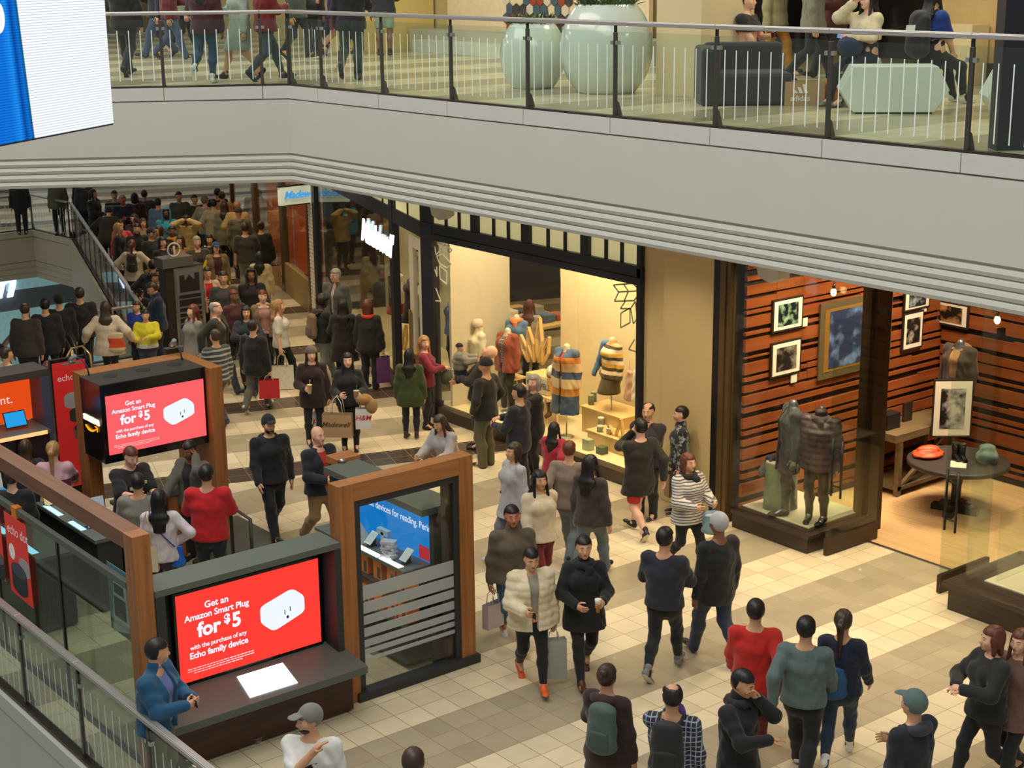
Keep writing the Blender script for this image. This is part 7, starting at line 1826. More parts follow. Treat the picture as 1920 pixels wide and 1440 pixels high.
S = who(995, 1023, 1.66, 14, 'woman in cream puffer jacket and orange grey trainers', 'm', 'short k', ((226, 212, 176), .44, .036, dict(kind='puffer', open=.035)), ((26, 24, 26), 'leggings'), shoes=((226, 92, 40), (92, 84, 88)), arms='bag elbow', legs='walkL', fem=True, build=1.1, inner=(150, 146, 132), nod=.2)
phone(S, 1, 'white phone held by the woman in cream puffer', False)
carry(S, 0, .30, .10, .46, glass_mat('white_plastic_film', (220, 224, 218), .3, 1.0, .55, (206, 208, 200)), 'translucent white plastic carrier bag beside the cream puffer woman', rot=.2, hl=.14, hcol=(226, 226, 220))
S = who(960, 946, 1.74, 12, 'man in taupe jacket and blue jeans with white trainers', (190, 120, 92), 'short k', ((98, 86, 68), .46, .026, dict(collar=.02)), ((66, 100, 136), 'straight'), shoes=('w', 'w'), arms='down bag', legs='walkL')
carry(S, 1, .26, .10, .30, pbr('bag_pale_pink', (206, 190, 186), .7), 'pale pink grey carrier bag held by man in taupe jacket', rot=.8)
who(1248, 985, 1.80, 160, 'tall man in dark blue jumper and black trousers, grey canvas shoe', 'm', 'short k', ((34, 38, 50), .47, .022), ('k', 'slim'), shoes=((120, 124, 120), (206, 200, 186)), arms='elbow phone', legs='walkR', face=False)
S = who(1347, 958, 1.82, -140, 'tall man in long black coat with pale blue cap and jeans', 'b', 'cap l short k', ('k', .40, .022), ((48, 62, 80), 'straight'), shoes=('k', 'k'), arms='down down', legs='walkL')
S = who(1292, 848, 1.66, 40, 'woman in black and white striped cape walking past stone column', 'm', 'bob r', ((196, 190, 182), .44, .04, dict(mat=cloth((206, 200, 192), kind='stripes', col2=(96, 90, 88), per=.035), fl=.03)), ('k', 'slim'), arms='elbow elbow', legs='walkL', fem=True, scarf=(26, 24, 26))
blob('tote', [(eseg(W(S, 0) + f3(0, 0, -.32), W(S, 0) + f3(0, 0, -.10), .15, .07, .12, .04, RGT), .02)], cloth((120, 150, 166)), 'soft pale blue tote carried by woman in striped cape', 'bag')
S = who(1200, 782, 1.74, -150, 'man in long dark olive coat over red shorts, bare legs', 'l', 'short k', ((38, 34, 26), .36, .026, dict(fl=.02)), ((190, 30, 26), 'shorts'), shoes=('k', 'e'), arms='mouth back', legs='walkR')
S = who(1215, 757, 1.72, -18, 'balding man in dark plum jacket standing by the shop window', 'm', 'balding k', ((44, 36, 42), .47, .024, dict(open=.02)), ('k', 'straight'), shoes=('k', 'e'), arms='cross cross', inner=(58, 48, 50))
S = who(1276, 771, 1.62, -84, 'boy in patterned dark zip jacket looking left beside the stone column', 'l', 'short k', ((34, 36, 58), .45, .02, dict(mat=cloth((30, 32, 46), kind='print', col2=(140, 150, 150)), collar=.02)), ('n', 'straight'), shoes=('k', 'e'), arms='down bag', legs='stand', scarf=None)
carry(S, 1, .30, .16, .36, pbr('bag_beige', (166, 146, 108), .7), 'beige carrier bag held by the boy in patterned jacket', rot=.4, hl=.12)
# knot of people in front of the clothing window
S = who(1000, 703, 1.66, -70, 'grey haired woman in black coat at the shop window', 'l', 'bob y', ('k', .40, .026), ('k', 'slim'), fem=True, arms='mouth elbow', turn=.6)
who(972, 722, 1.72, -120, 'man in dark navy coat with back half turned by shop window', 'm', 'short k', ((22, 26, 40), .40, .028), ('n', 'straight'), arms='elbow carry', legs='step')
who(1040, 790, 1.40, 150, 'child in crimson jacket hurrying past the shop window', 'm', 'long k', ((168, 28, 54), .44, .03), ('k', 'slim'), legs='walkL', fem=True, arms='fwd back', build=1.05)
S = who(962, 828, 1.66, -60, 'woman in pale grey coat crossing with a blue bag', 'm', 'bob b', ((172, 170, 172), .38, .03, dict(fl=.02)), ((110, 110, 124), 'straight'), legs='walkR', fem=True, arms='bag back', shoes=('l', 'w'))
carry(S, 1, .30, .12, .28, pbr('bag_blue', (40, 76, 166), .6), 'bright blue carrier bag swinging by the woman in pale grey coat', rot=.2, hl=.12)
who(1068, 824, 1.70, 165, 'person in taupe jumper and grey blue trousers walking to the right', 'm', 'short r', ((136, 118, 104), .45, .026), ((100, 112, 116), 'straight'), legs='walkL', arms='back fwd')
who(1108, 850, 1.70, 150, 'person with black shoulder bag and grey blue trousers beside the glass', 'm', 'long k', ((60, 52, 48), .44, .024), ((104, 118, 122), 'straight'), fem=True, legs='walkR')
who(1012, 880, 1.68, 24, 'woman in cream track top with dark stripes and maroon trousers', 'm', 'long k', ((216, 200, 170), .45, .026), ((112, 24, 34), 'straight'), legs='walkR', fem=True, arms='back fwd')
S = who(915, 656, 1.78, -125, 'man in black beanie, black jacket and olive trousers at the window', 'm', 'beanie k', ('k', .45, .026), ((86, 84, 56), 'loose'), shoes=('k', 'e'), arms='pocket pocket', beard=(30, 24, 20), at=(912, 874))
S = who(897, 642, 1.80, -95, 'bald man in charcoal jacket lifting a toddler and looking up', 'l', None, ((44, 40, 38), .47, .026, dict(collar=.015)), ((60, 56, 48), 'straight'), arms=[((.06, -.20, .67), .9, (.8, .4, -.5)), ((.04, -.21, .61), .9, (.8, .4, -.5))], nod=-.7, lean=-.08)
tp = S.world((0.02, -.30, 0)); B = person((tp[0], tp[1], .93), S.root.rotation_euler[2] + PI, .92, 'toddler in grey padded coat and dark beanie held up by bald man', 'l', ('beanie', (34, 32, 34)), dict(col=(128, 126, 112), hem=.46, kind='puffer', t=.05), None, (C_('n'), 'slim'), arms=('reach', 'reach'), legs='sit', sit=.36, h=.012, build=1.35, hood=(150, 132, 96))
S = who(767, 655, 1.56, 172, 'girl in green parka with fur trimmed hood seen from behind', 'm', 'long k', ((60, 74, 34), .37, .034, dict(fl=.02)), ('k', 'leggings'), shoes=((60, 40, 38), (196, 180, 166)), legs='stand', fem=True, hood=(118, 94, 52), face=False)
S = who(797, 641, 1.64, 78, 'woman in crimson jumper with long light brown hair holding dark coat', 'l', 'long l', ((124, 18, 46), .47, .018), ('k', 'slim'), fem=True, arms='elbow carry', turn=-.9)
blob('folded_coat', [(ell(W(S, 0) + f3(0, 0, -.10), (.15, .15, .09)), .03), (ell(W(S, 1) + f3(0, .02, -.16), (.12, .12, .14)), .03)], cloth((74, 78, 64)), 'grey green coat folded over the arm of woman in crimson jumper', 'coat')
S = who(842, 765, 1.60, -40, 'woman in pale grey jumper stooping with a white shopping bag', 'm', 'long b', ((166, 158, 156), .44, .028), ((118, 104, 100), 'straight'), lean=.35, fem=True, arms='reach reach', legs='walkL', shoes=('m', 'c'))
carry(S, 1, .34, .14, .26, pbr('bag_white', (216, 206, 176), .6), 'white shopping bag tipped forward by the stooping woman', rot=.5, hl=.08, tilt=.2)
S = who(583, 651, 1.68, 6, 'smiling woman in burgundy beanie holding a drink with white bag', 'l', 'beanie h long k', ((44, 22, 22), .40, .03), ('k', 'slim'), fem=True, arms=['bag', 'elbow'], shoes=('k', 'k'))
cup(W(S, 1) + f3(0, 0, -.06), 'cream drink cup held by the woman in burgundy beanie', straw=(226, 220, 210))
HMR = pbr('logo_red', (186, 40, 44), .6, noise=0); HMB = pbr('white_paper', (212, 210, 208), .6, noise=.04)
carry(S, 0, .30, .10, .38, HMB, 'white paper bag with red letters carried by woman in burgundy beanie', [('H&M', .15, 0, .15, HMR, .25)], rot=-.2, tilt=.08, dx=-.13)
S = who(651, 663, 1.66, 4, 'woman in black roll neck with iced drink and three shopping bags', 'l', 'long k', ('k', .48, .02, dict(collar=.035)), ('k', 'slim'), fem=True, arms=['elbow', 'elbow'], shoes=('k', 'e'))
cup(W(S, 0) + f3(0, 0, -.05), 'clear iced drink with green straw held by the black roll neck woman', r=.045, hh=.13, col=(190, 176, 166), straw=(70, 110, 80))
carry(S, 0, .25, .10, .34, HMB, 'white paper bag with red letters hanging below the iced drink', [('H&M', .12, 0, .15, HMR, .25)], rot=.05, hl=.22, dx=.10)
carry(S, 1, .48, .16, .38, KRAFT, 'large kraft paper bag with brown script between the two women', [('Madewell', .12, -.02, .18, pbr('brown_ink', (84, 60, 36), .7, noise=0), .35)], rot=-.1, hl=.30, dx=-.13)
blob('folded_coat', [(ell(W(S, 0) + RGT * .12 + f3(0, 0, -.06), (.14, .12, .09)), .03), (ell(W(S, 0) + RGT * .24 + f3(0, 0, -.17), (.10, .10, .13)), .03)], cloth((150, 116, 66)), 'tan coat draped over the arm of black roll neck woman', 'coat')
# men passing the kiosk
who(503, 776, 1.80, 16, 'man in black hooded jacket walking past the kiosk', 'm', 'cap k short k', ((22, 22, 25), .46, .03), ('k', 'straight'), arms='down fwd', legs='walkR', hood=(24, 24, 27), beard=(40, 30, 26))
who(596, 797, 1.76, 38, 'bald man in navy quilted jacket, red shirt and khaki trousers', 'l', None, ((24, 28, 40), .46, .03, dict(open=.04)), ((150, 120, 82), 'straight'), arms='down elbow', legs='walkL', inner=(176, 40, 36))
# people by the bend of the shops
S = who(642, 562, 1.70, 176, 'woman in long dark coat with long black hair seen from behind', 'm', 'long k', ((28, 24, 22), .30, .032, dict(fl=.03)), ('k', 'slim'), fem=True, arms='elbow elbow', face=False)
S = who(694, 562, 1.72, 160, 'person in black jacket with bright orange collar and purple bag', 'm', 'bob r', ('k', .42, .03), ('k', 'straight'), fem=True, arms='bag down', scarf=(206, 66, 34), face=False)
carry(S, 1, .26, .10, .50, pbr('bag_purple', (104, 58, 116), .6), 'tall purple carrier bag beside the black jacket with orange collar', rot=.4, hl=.10)
S = who(601, 551, 1.74, 120, 'young man in black hoodie with beige backpack and grey jeans', 'd', 'afro k', ('k', .47, .024), ((108, 116, 112), 'straight'), arms='phone phone', legs='walkL', nod=.3, hood=(50, 26, 30))
backpack(S, (122, 98, 78), 'beige backpack worn by young man in black hoodie', .15, .44, .58)
who(641, 504, 1.86, -30, 'elderly man with white hair and glasses in grey anorak', 'l', 'short y', ((86, 86, 80), .38, .032, dict(open=.02, collar=.01)), ('c', 'straight'), inner=(180, 176, 170), glasses=(50, 30, 28), turn=-.2)
S = who(523, 560, 1.70, 82, 'blonde woman in white t-shirt and black trousers with cream tote', 'l', 'long l', ((214, 210, 196), .46, .018, dict(sleeve=.4)), ('k', 'straight'), fem=True, arms='down bag', legs='walkL')
carry(S, 1, .42, .14, .44, cloth((228, 222, 204)), 'large cream canvas tote bag held low by the blonde woman', rot=.1, hl=.26, name='tote_bag', hcol=(206, 198, 172))
who(492, 545, 1.68, 8, 'woman in dusty pink top with tan jacket and pale hood', 'l', 'bun r', ((130, 104, 70), .46, .03, dict(open=.07)), ('k', 'slim'), fem=True, inner=(168, 120, 110), arms='pocket pocket', hood=(206, 190, 170))
who(470, 503, 1.78, 6, 'person in black zip hoodie with the hood up', 'b', 'hood k', ((28, 25, 26), .46, .03), ('k', 'straight'), arms='elbow pocket', legs='walkL')
S = who(461, 572, 1.68, 4, 'woman in dark blue hoodie with teal print and curly black hair', 'm', 'wavy k', ((24, 32, 44), .46, .03), ('k', 'straight'), fem=True, arms='carry carry', legs='walkL')
mb = MB()
for k in range(5): q = S.world((-.10 + .05 * k, -.175, 1.13 + .03 * math.sin(k * 2))); mb.ball(q, .022, 6, 0, (1.4, 1, .8))
b = mb.build('teal_print', cloth((40, 130, 150))); attach(b, S.root)
S = who(474, 598, 1.70, 150, 'person in dark coat with grey jeans and pale trainers carrying red bag', 'm', 'short k', ('k', .40, .03), ((92, 90, 84), 'straight'), shoes=((186, 180, 164), (196, 190, 176)), legs='walkR', arms='bag bag')
carry(S, 1, .36, .12, .34, pbr('bag_red', (186, 34, 44), .6, noise=.25, nscale=12), 'red and white carrier bag held by person in dark coat', rot=.1, hl=.10)
S = who(402, 616, 1.72, -150, 'man in grey striped jumper passing behind the upper red screen', 'm', 'short b', ((84, 90, 92), .44, .028, dict(mat=cloth((66, 74, 76), kind='stripes', col2=(168, 172, 170), per=.085))), ((56, 66, 84), 'straight'), legs='walkR', arms='fwd down')
who(405, 564, 1.80, 66, 'older man in dark olive jacket crossing behind striped jumper', 'l', 'balding y', ((44, 46, 36), .44, .032, dict(open=.03)), ((50, 58, 70), 'straight'), legs='walkL', inner=(140, 120, 100), arms='fwd back')
who(360, 574, 1.70, -60, 'woman with auburn hair in pale grey jumper by the directory', 'l', 'long r', ((136, 132, 122), .42, .026), ('n', 'slim'), fem=True, legs='walkR', face=False)
who(418, 510, 1.80, 0, 'young man in grey t-shirt with dark front facing the camera', 'm', 'short k', ((64, 64, 62), .47, .02, dict(sleeve=.45)), ('k', 'straight'))
who(438, 542, 1.70, 40, 'man in maroon jumper hurrying through the crowd', 'b', 'short r', ((72, 34, 38), .45, .026), ('k', 'straight'), legs='walkL')
who(388, 502, 1.68, 10, 'woman in pale pink jacket over red top with glasses', 'l', 'pony k', ((206, 170, 148), .44, .028, dict(open=.05)), ('k', 'slim'), fem=True, inner=(190, 26, 40), glasses=(60, 40, 36), arms='elbow elbow')
who(292, 528, 1.74, -78, 'father in navy jacket and glasses bending over a child', 'm', 'short b', ((24, 36, 62), .44, .028, dict(collar=.02)), ('n', 'straight'), glasses=(40, 30, 30), arms='down elbow', nod=.35, lean=.04)
S = who(272, 582, 1.44, -6, 'child in yellow and navy top holding hands with father', 'm', 'short k', ((190, 180, 30), .47, .03, dict(mat=cloth((40, 40, 70), kind='bands', col2=(200, 190, 30), per=((0, (30, 32, 62)), (.36, (220, 214, 200)), (.40, (206, 196, 26)))))), ((56, 62, 74), 'straight'), arms='carry elbow', build=1.1)
who(255, 566, 1.44, -40, 'boy in bright blue top half hidden behind the yellow child', 'm', 'short b', ((30, 54, 150), .46, .028), ('n', 'straight'), build=1.1)
S = who(258, 491, 1.76, 165, 'man in navy hoodie with round pale blue print leaning on railing', 'm', 'short k', ((38, 42, 54), .45, .032), ('k', 'straight'), arms='rail down', hood=(40, 44, 56), face=False, lean=.1)
mb = MB(); x3 = np.array(S.M.to_3x3() @ Vector((-1, 0, 0))); n3 = np.array(S.M.to_3x3() @ Vector((0, 1, 0)))
b0 = S.world((0, .185, 1.14)); mb.prism([b0 + x3 * a + f3(0, 0, c) for a, c in ((-.05, -.06), (.05, -.06), (.06, -.02), (.03, .08), (-.03, .08), (-.06, -.02))], n3 * .006)
b = mb.build('back_print', cloth((196, 200, 196))); attach(b, S.root); wrap(b, S, (0, 1, 0))
text('back_lettering', 'SEATTLE', .075, S.world((0, .19, 1.24)), x3, n3, cloth((70, 150, 180)), S.root, .0, 'CENTER'); wrap(bpy.data.objects['back_lettering'], S, (0, 1, 0))
S = who(217, 452, 1.68, 170, 'woman in white hoodie with black backpack and auburn hair at railing', 'm', 'pony r', ((206, 192, 166), .44, .034), ('k', 'slim'), fem=True, arms='rail rail', hood=(214, 200, 176), face=False)
backpack(S, (40, 34, 32), 'black backpack worn over the white hoodie at the railing', .13, .36, .62)
# the packed crowd beyond the directory
crowd = [
 (205, 420, 1.68, 78, 'blonde woman in black jacket near the stair railing', 'l', 'wavy l', ('k', .44, .03), ('k', 'slim'), 1),
 (226, 415, 1.66, -10, 'woman in coral pink top behind the blonde woman', 'l', 'bob k', ((206, 70, 80), .46, .024), ('k', 'slim'), 1),
 (256, 420, 1.74, 4, 'young man in black high neck jacket facing the camera', 'm', 'short k', ((22, 22, 22), .44, .034, dict(collar=.04)), ('k', 'straight'), 0),
 (283, 428, 1.76, 40, 'man in black cap and dark green jumper', 'm', 'cap k short k', ((28, 36, 30), .45, .03), ('k', 'straight'), 0),
 (304, 445, 1.70, 30, 'woman with dark hair in black coat and tan collar', 'l', 'bob k', ('k', .42, .03), ('k', 'slim'), 1),
 (322, 424, 1.74, -4, 'dark haired man with mustard yellow scarf', 'b', 'short k', ((46, 36, 26), .42, .032), ('k', 'straight'), 2),
 (311, 391, 1.76, -6, 'person in turquoise hooded jacket in mid crowd', 'd', 'hood s', ((44, 150, 176), .44, .034), ('k', 'straight'), 0),
 (349, 404, 1.68, -8, 'person in cream quilted jacket with hands raised to head', 'b', 'short k', ((190, 166, 106), .44, .036, dict(kind='puffer')), ('k', 'slim'), 3),
 (369, 444, 1.78, 14, 'older man in grey suit jacket with yellow papers', 'l', 'short y', ((72, 68, 62), .46, .028, dict(open=.04)), ('c', 'straight'), 4),
 (392, 440, 1.70, 8, 'woman in black jacket over white hood smiling', 'm', 'bob k', ('k', .44, .03), ('k', 'slim'), 5),
 (404, 446, 1.68, 10, 'woman in blue cap and tan jacket over maroon top', 'l', 'cap u bob b', ((122, 104, 66), .42, .032, dict(open=.06)), ('x', 'slim'), 6),
 (459, 416, 1.80, 178, 'man in charcoal t-shirt and grey jeans walking away', 'l', 'crew b', ((58, 56, 50), .46, .024, dict(sleeve=.45)), ((112, 108, 94), 'straight'), 0),
 (497, 418, 1.72, 170, 'woman in long black coat carrying brown paper bag', 'm', 'bun b', ((20, 19, 18), .26, .034), ('k', 'slim'), 7),
 (487, 470, 1.66, 165, 'woman in cream jacket with long black hair and bag strap', 'm', 'long k', ((196, 178, 138), .40, .032), ((196, 178, 138), 'straight'), 8),
 (420, 378, 1.74, 176, 'woman in grey green parka with very long dark hair', 'm', 'long b', ((120, 118, 92), .34, .036), ('k', 'slim'), 8),
 (400, 378, 1.74, 176, 'person in pale stone jacket next to grey green parka', 'm', 'short k', ((166, 156, 124), .40, .036), ('k', 'straight'), 0),
 (447, 390, 1.80, 178, 'man in olive grey jumper and dark beanie, back turned', 'm', 'beanie x', ((96, 90, 66), .42, .036), ('c', 'straight'), 0),
 (466, 374, 1.80, 174, 'person in tan puffer jacket deep in the crowd', 'l', 'short l', ((190, 160, 104), .42, .04, dict(kind='puffer')), ('k', 'straight'), 0),
 (384, 368, 1.76, 150, 'person in light grey jacket with cap before the far windows', 'l', 'cap h short b', ((150, 144, 128), .42, .034), ('c', 'straight'), 0),
 (365, 372, 1.74, 20, 'person in dark green coat in shadow behind the cream jacket', 'm', 'short k', ((44, 54, 30), .34, .036), ('k', 'straight'), 0),
 (168, 356, 1.76, 60, 'person in dark green jacket with pale hood at back railing', 'm', 'long k', ((36, 40, 34), .42, .034), ('k', 'slim'), 9),
 (176, 386, 1.72, 165, 'man in dark olive jacket bent over the stair railing', 'm', 'short k', ((46, 42, 28), .42, .036), ('k', 'straight'), 10),
 (229, 366, 1.78, 0, 'red faced man in navy top deep in the crowd', (176, 92, 64), 'short y', ((30, 34, 52), .44, .03), ('k', 'straight'), 0),
 (214, 358, 1.74, 0, 'person in black and grey striped jumper behind red faced man', 'm', 'short k', ((60, 58, 60), .44, .03, dict(mat=cloth((50, 50, 52), kind='stripes', col2=(150, 140, 140), per=.09))), ('k', 'straight'), 0),
 (252, 362, 1.74, 170, 'person in maroon striped top beside the glass screen', 'm', 'bob k', ((76, 46, 50), .44, .03), ('k', 'slim'), 0),
 (268, 410, 1.62, 4, 'smaller person with brown hair behind black high neck jacket', 'l', 'bob b', ((150, 120, 96), .44, .03), ('k', 'slim'), 0),
 (251, 402, 1.62, -20, 'girl with hand at her brow behind the young man', 'l', 'long b', ((66, 40, 46), .44, .03), ('k', 'slim'), 11),
 (296, 372, 1.72, 160, 'person in light denim jacket beyond the turquoise jacket', 'm', 'short k', ((100, 124, 156), .44, .03), ('k', 'straight'), 0),
 (335, 360, 1.76, 10, 'person in grey coat before the far lit windows', 'm', 'short k', ((92, 90, 88), .40, .034), ('k', 'straight'), 0),
 (270, 355, 1.72, 175, 'person in blue grey coat farthest back by far windows', 'm', 'short b', ((76, 84, 98), .40, .034), ('k', 'straight'), 0),
 (337, 448, 1.66, -30, 'woman with brown curls in tan coat behind the directory', 'l', 'wavy b', ((150, 110, 60), .42, .032), ('k', 'slim'), 0),
 (310, 478, 1.70, 175, 'dark haired person with red folder near the directory', 'm', 'short k', ((26, 24, 26), .44, .032), ('k', 'straight'), 12),
 (297, 432, 1.66, -60, 'person in dark brown coat looking down in mid crowd', 'm', 'bob b', ((60, 44, 30), .40, .032), ('k', 'slim'), 0),
 (246, 500, 1.62, -80, 'person in grey scarf behind the navy hoodie', 'm', 'short b', ((60, 60, 58), .44, .03), ('k', 'straight'), 0),
 (497, 355, 1.76, 174, 'person in beige coat close to the orange windows', 'l', 'short b', ((176, 146, 96), .38, .034), ('k', 'straight'), 0),
 (432, 352, 1.76, 178, 'person in black jacket beyond the parka', 'm', 'short k', ((30, 30, 34), .42, .034), ('k', 'straight'), 0)]
for x, y, H, f, lab, sk, hair, top, bot, ex in crowd:
    fem = 'woman' in lab or 'girl' in lab; kw = {}
    ar = {3: 'brow brow', 4: 'elbow elbow', 10: 'rail rail', 7: 'down bag', 11: 'brow down'}.get(ex, random.choice(('down down', 'pocket down', 'phone down', 'down elbow')))
    if ex == 2: kw['scarf'] = (180, 136, 40)
    if ex == 5: kw['hood'] = (214, 206, 196)
    if ex == 6: kw['inner'] = (72, 24, 34)
    if ex == 9: kw['hood'] = (180, 178, 140)
    if ex == 10: kw['lean'] = .55
    if ex == 4: kw['inner'] = (60, 56, 54)
    S = who(x, y, H, f, lab, sk, hair, top, bot, fem=fem, arms=ar, legs=random.choice(('stand', 'step', 'walkL', 'walkR')) if abs(f) > 150 else 'stand', **kw)
    if ex == 4:
        g = W(S, 0); mb = MB(); mb.obox(g + f3(0, 0, .05), RGT * .10, f3(0, 0, .13) + RGT * .06, FWD * .008); o = mb.build('papers', pbr('yellow_paper', (230, 206, 20), .6)); tag(o, 'bright yellow papers held up by the older man in grey', 'papers')
    if ex == 7: carry(S, 1, .34, .14, .48, KRAFT, 'tall brown paper bag hanging from the long black coat', rot=.3, hl=.10)
    if ex == 12:
        g = W(S, 0); mb = MB(); mb.obox(g + f3(0, 0, .4), RGT * .07, f3(0, 0, .17), FWD * .01); o = mb.build('folder', pbr('red_card', (186, 26, 44), .6)); tag(o, 'red folder held up in the crowd behind directory', 'folder')
# around the escalator
who(148, 537, 1.80, 176, 'broad man in dark brown jumper walking to the escalator', 'm', 'crew b', ((36, 30, 26), .44, .034), ('k', 'straight'), face=False, build=1.08, legs='walkL')
who(108, 540, 1.78, -172, 'man in black cap and black jacket beside the brown jumper', 'm', 'cap k short k', ((20, 20, 20), .44, .032), ('k', 'straight'), face=False, legs='walkR')
who(82, 548, 1.76, 175, 'person all in black farther along the opening edge', 'm', 'short k', ('k', .40, .03), ('k', 'slim'), face=False)
who(43, 566, 1.76, 160, 'balding man in dark brown jacket stepping on the escalator', 'm', 'balding b', ((52, 44, 36), .44, .036), ('k', 'straight'), face=False, lean=.12)
S = who(197, 563, 1.70, 170, 'woman in loose off white jacket with dark hair and printed bag', 'm', 'long b', ((206, 190, 166), .38, .05, dict(fl=.05)), ('k', 'slim'), fem=True, arms='out out', legs='walkL', face=False)
blob('shoulder_bag', [(eseg(S.world((-.18, .16, .78)), S.world((-.16, .16, 1.06)), .17, .07, .15, .05, RGT), .02)], cloth((196, 160, 120), kind='bands', per=((0, (204, 176, 140)), (.41, (206, 74, 30)), (.50, (204, 176, 140)))), 'cream bag with orange red print on the off white jacket woman', 'bag')
who(12, 652, 1.66, 120, 'person in cream top beside the orange lit display', 'm', 'short b', ((206, 190, 160), .45, .028), ('c', 'straight'))
for x, y, f, lab, t in ((33, 330, 0, 'person in black standing behind the far opening railing', 'k'), (70, 338, 20, 'person in dark grey behind the far railing corner', 'c'), (105, 334, -20, 'person in olive jacket beyond the far railing', 'o'), (130, 330, 10, 'person in navy jeans beyond the far railing', 'n')):
    who(x, y, 1.74, f, lab, 'm', 'short k', (t, .44, .03), ('k', 'straight'))
# at the kiosk
S = who(90, 678, 1.80, 176, 'woman with auburn bob in dark navy coat at orange display', 'l', 'bob r', ((24, 28, 38), .36, .036), ('k', 'straight'), fem=True, arms='elbow down', face=False)
blob('shoulder_bag', [(eseg(S.world((-.26, .10, .72)), S.world((-.24, .10, .95)), .15, .08, .11, .05, RGT), .02), (cap(S.world((-.24, .10, .98)), S.world((-.17, .02, 1.38)), .014), .01)], pbr('black_leather_bag', (26, 24, 26), .4), 'black leather shoulder bag on the auburn haired woman', 'bag')
who(46, 824, 1.66, 172, 'girl with straight brown hair at the kiosk counter', 'l', 'long b', ((40, 42, 56), .45, .026), ('k', 'slim'), fem=True, arms='counter counter', face=False)
S = who(98, 820, 1.70, 166, 'blonde woman in pink, maroon and cream block jumper', 'l', 'pony l', ((200, 160, 160), .45, .03, dict(mat=cloth((210, 170, 172), kind='bands', per=((0, (196, 170, 140)), (.41, (214, 184, 116)), (.545, (110, 34, 70)), (.60, (206, 164, 176)))))), ('n', 'slim'), fem=True, arms='counter counter', face=False)
S = who(20, 880, 1.66, 168, 'person in black jacket with printed canvas tote below the beam', 'l', 'short b', ('k', .42, .03), ('k', 'straight'), arms='bag down', face=False)
carry(S, 1, .40, .12, .38, cloth((206, 200, 190), kind='print', col2=(150, 140, 120)), 'white canvas tote with newspaper print below the walnut beam', rot=-.4, hl=.22, name='tote_bag')
S = who(236, 834, 1.76, 28, 'member of staff in black polo with name badge under the screen', 'l', 'short r', ((26, 25, 26), .47, .022, dict(sleeve=.45)), ('k', 'straight'), arms='counter reach', lean=.12, nod=.2, build=1.08)
for q in ((-.07, 1.24), (.10, 1.30)): mb = MB(); c = S.world(S.U(q[0] / 1.0 * .6, -.105, q[1] / 1.76)); mb.obox(c, RGT * .03, f3(0, 0, .02), FWD * .006); b = mb.build('name_badge', pbr('badge', (190, 206, 190), .5)); attach(b, S.root)
phone(S, 0, 'small lit device in the outstretched hand of staff member')
S = who(357, 826, 1.68, -38, 'man in grey hoodie holding hand to ear behind the counter', 'b', 'short k', ((88, 90, 78), .46, .028, dict(open=.045)), ('k', 'straight'), inner=(30, 30, 36), arms='ear counter', nod=.25)
who(257, 888, 1.72, 172, 'person in grey marl t-shirt seen from behind at the counter', 'm', 'short k', ((132, 128, 118), .46, .022, dict(sleeve=.6)), ('k', 'straight'), arms='elbow elbow', face=False)
S = who(296, 908, 1.66, 172, 'woman in white long sleeved top with blue bag seen from behind', 'm', 'long k', ((214, 204, 206), .46, .02), ((44, 42, 52), 'slim'), fem=True, arms=['down', 'hip'], face=False)
q = S.world((-.17, .03, .82)); blob('crossbody_bag', [(eseg(q + f3(0, 0, -.11), q + f3(0, 0, .09), .11, .06, .08, .03, RGT), .015)], pbr('blue_leather', (20, 96, 190), .4), 'bright blue leather cross body bag on the woman in white', 'bag', .012)
o = bpy.data.objects['crossbody_bag']; mb = MB(); mb.tube([q + f3(0, 0, .09)] + [S.world(S.U(x, y, zz)) for x, y, zz in ((-.085, .088, .60), (0, .092, .70), (.07, .062, .82), (.075, .0, .835))], .009, 5); b = mb.build('strap', pbr('blue_strap', (50, 78, 150), .6)); attach(b, o)
q = S.world((.15, .12, .80)); paper_bag(q - f3(0, 0, .14), RGT, .22, .10, .34, cloth((224, 206, 176)), 'cream cotton tote hanging from the shoulder of woman in white', 'tote_bag', True, None, None, (220, 202, 172), 0, .42)
S = who(386, 872, 1.78, 172, 'man in red t-shirt and dark jeans seen from behind', 'm', 'short k', ((196, 22, 32), .455, .02, dict(sleeve=.45)), ((26, 30, 44), 'straight'), arms='elbow elbow', face=False, build=1.08)
p = G(190, 850, 1.2); blob('magenta_bag', [(eseg(f3(7.75, 17.9, .78 + .0), f3(7.75, 17.9, 1.25), .16, .10, .13, .08, RGT), .03)], cloth((176, 24, 100)), 'magenta patterned bag standing behind the wooden post', 'bag')
mb = MB(); mb.box(7.55, 7.95, 17.7, 18.1, 0, .70); o = mb.build('storage_crate', pbr('dark_crate', (40, 38, 38), .6)); tag(o, 'dark crate under the magenta bag inside the kiosk', 'crate')
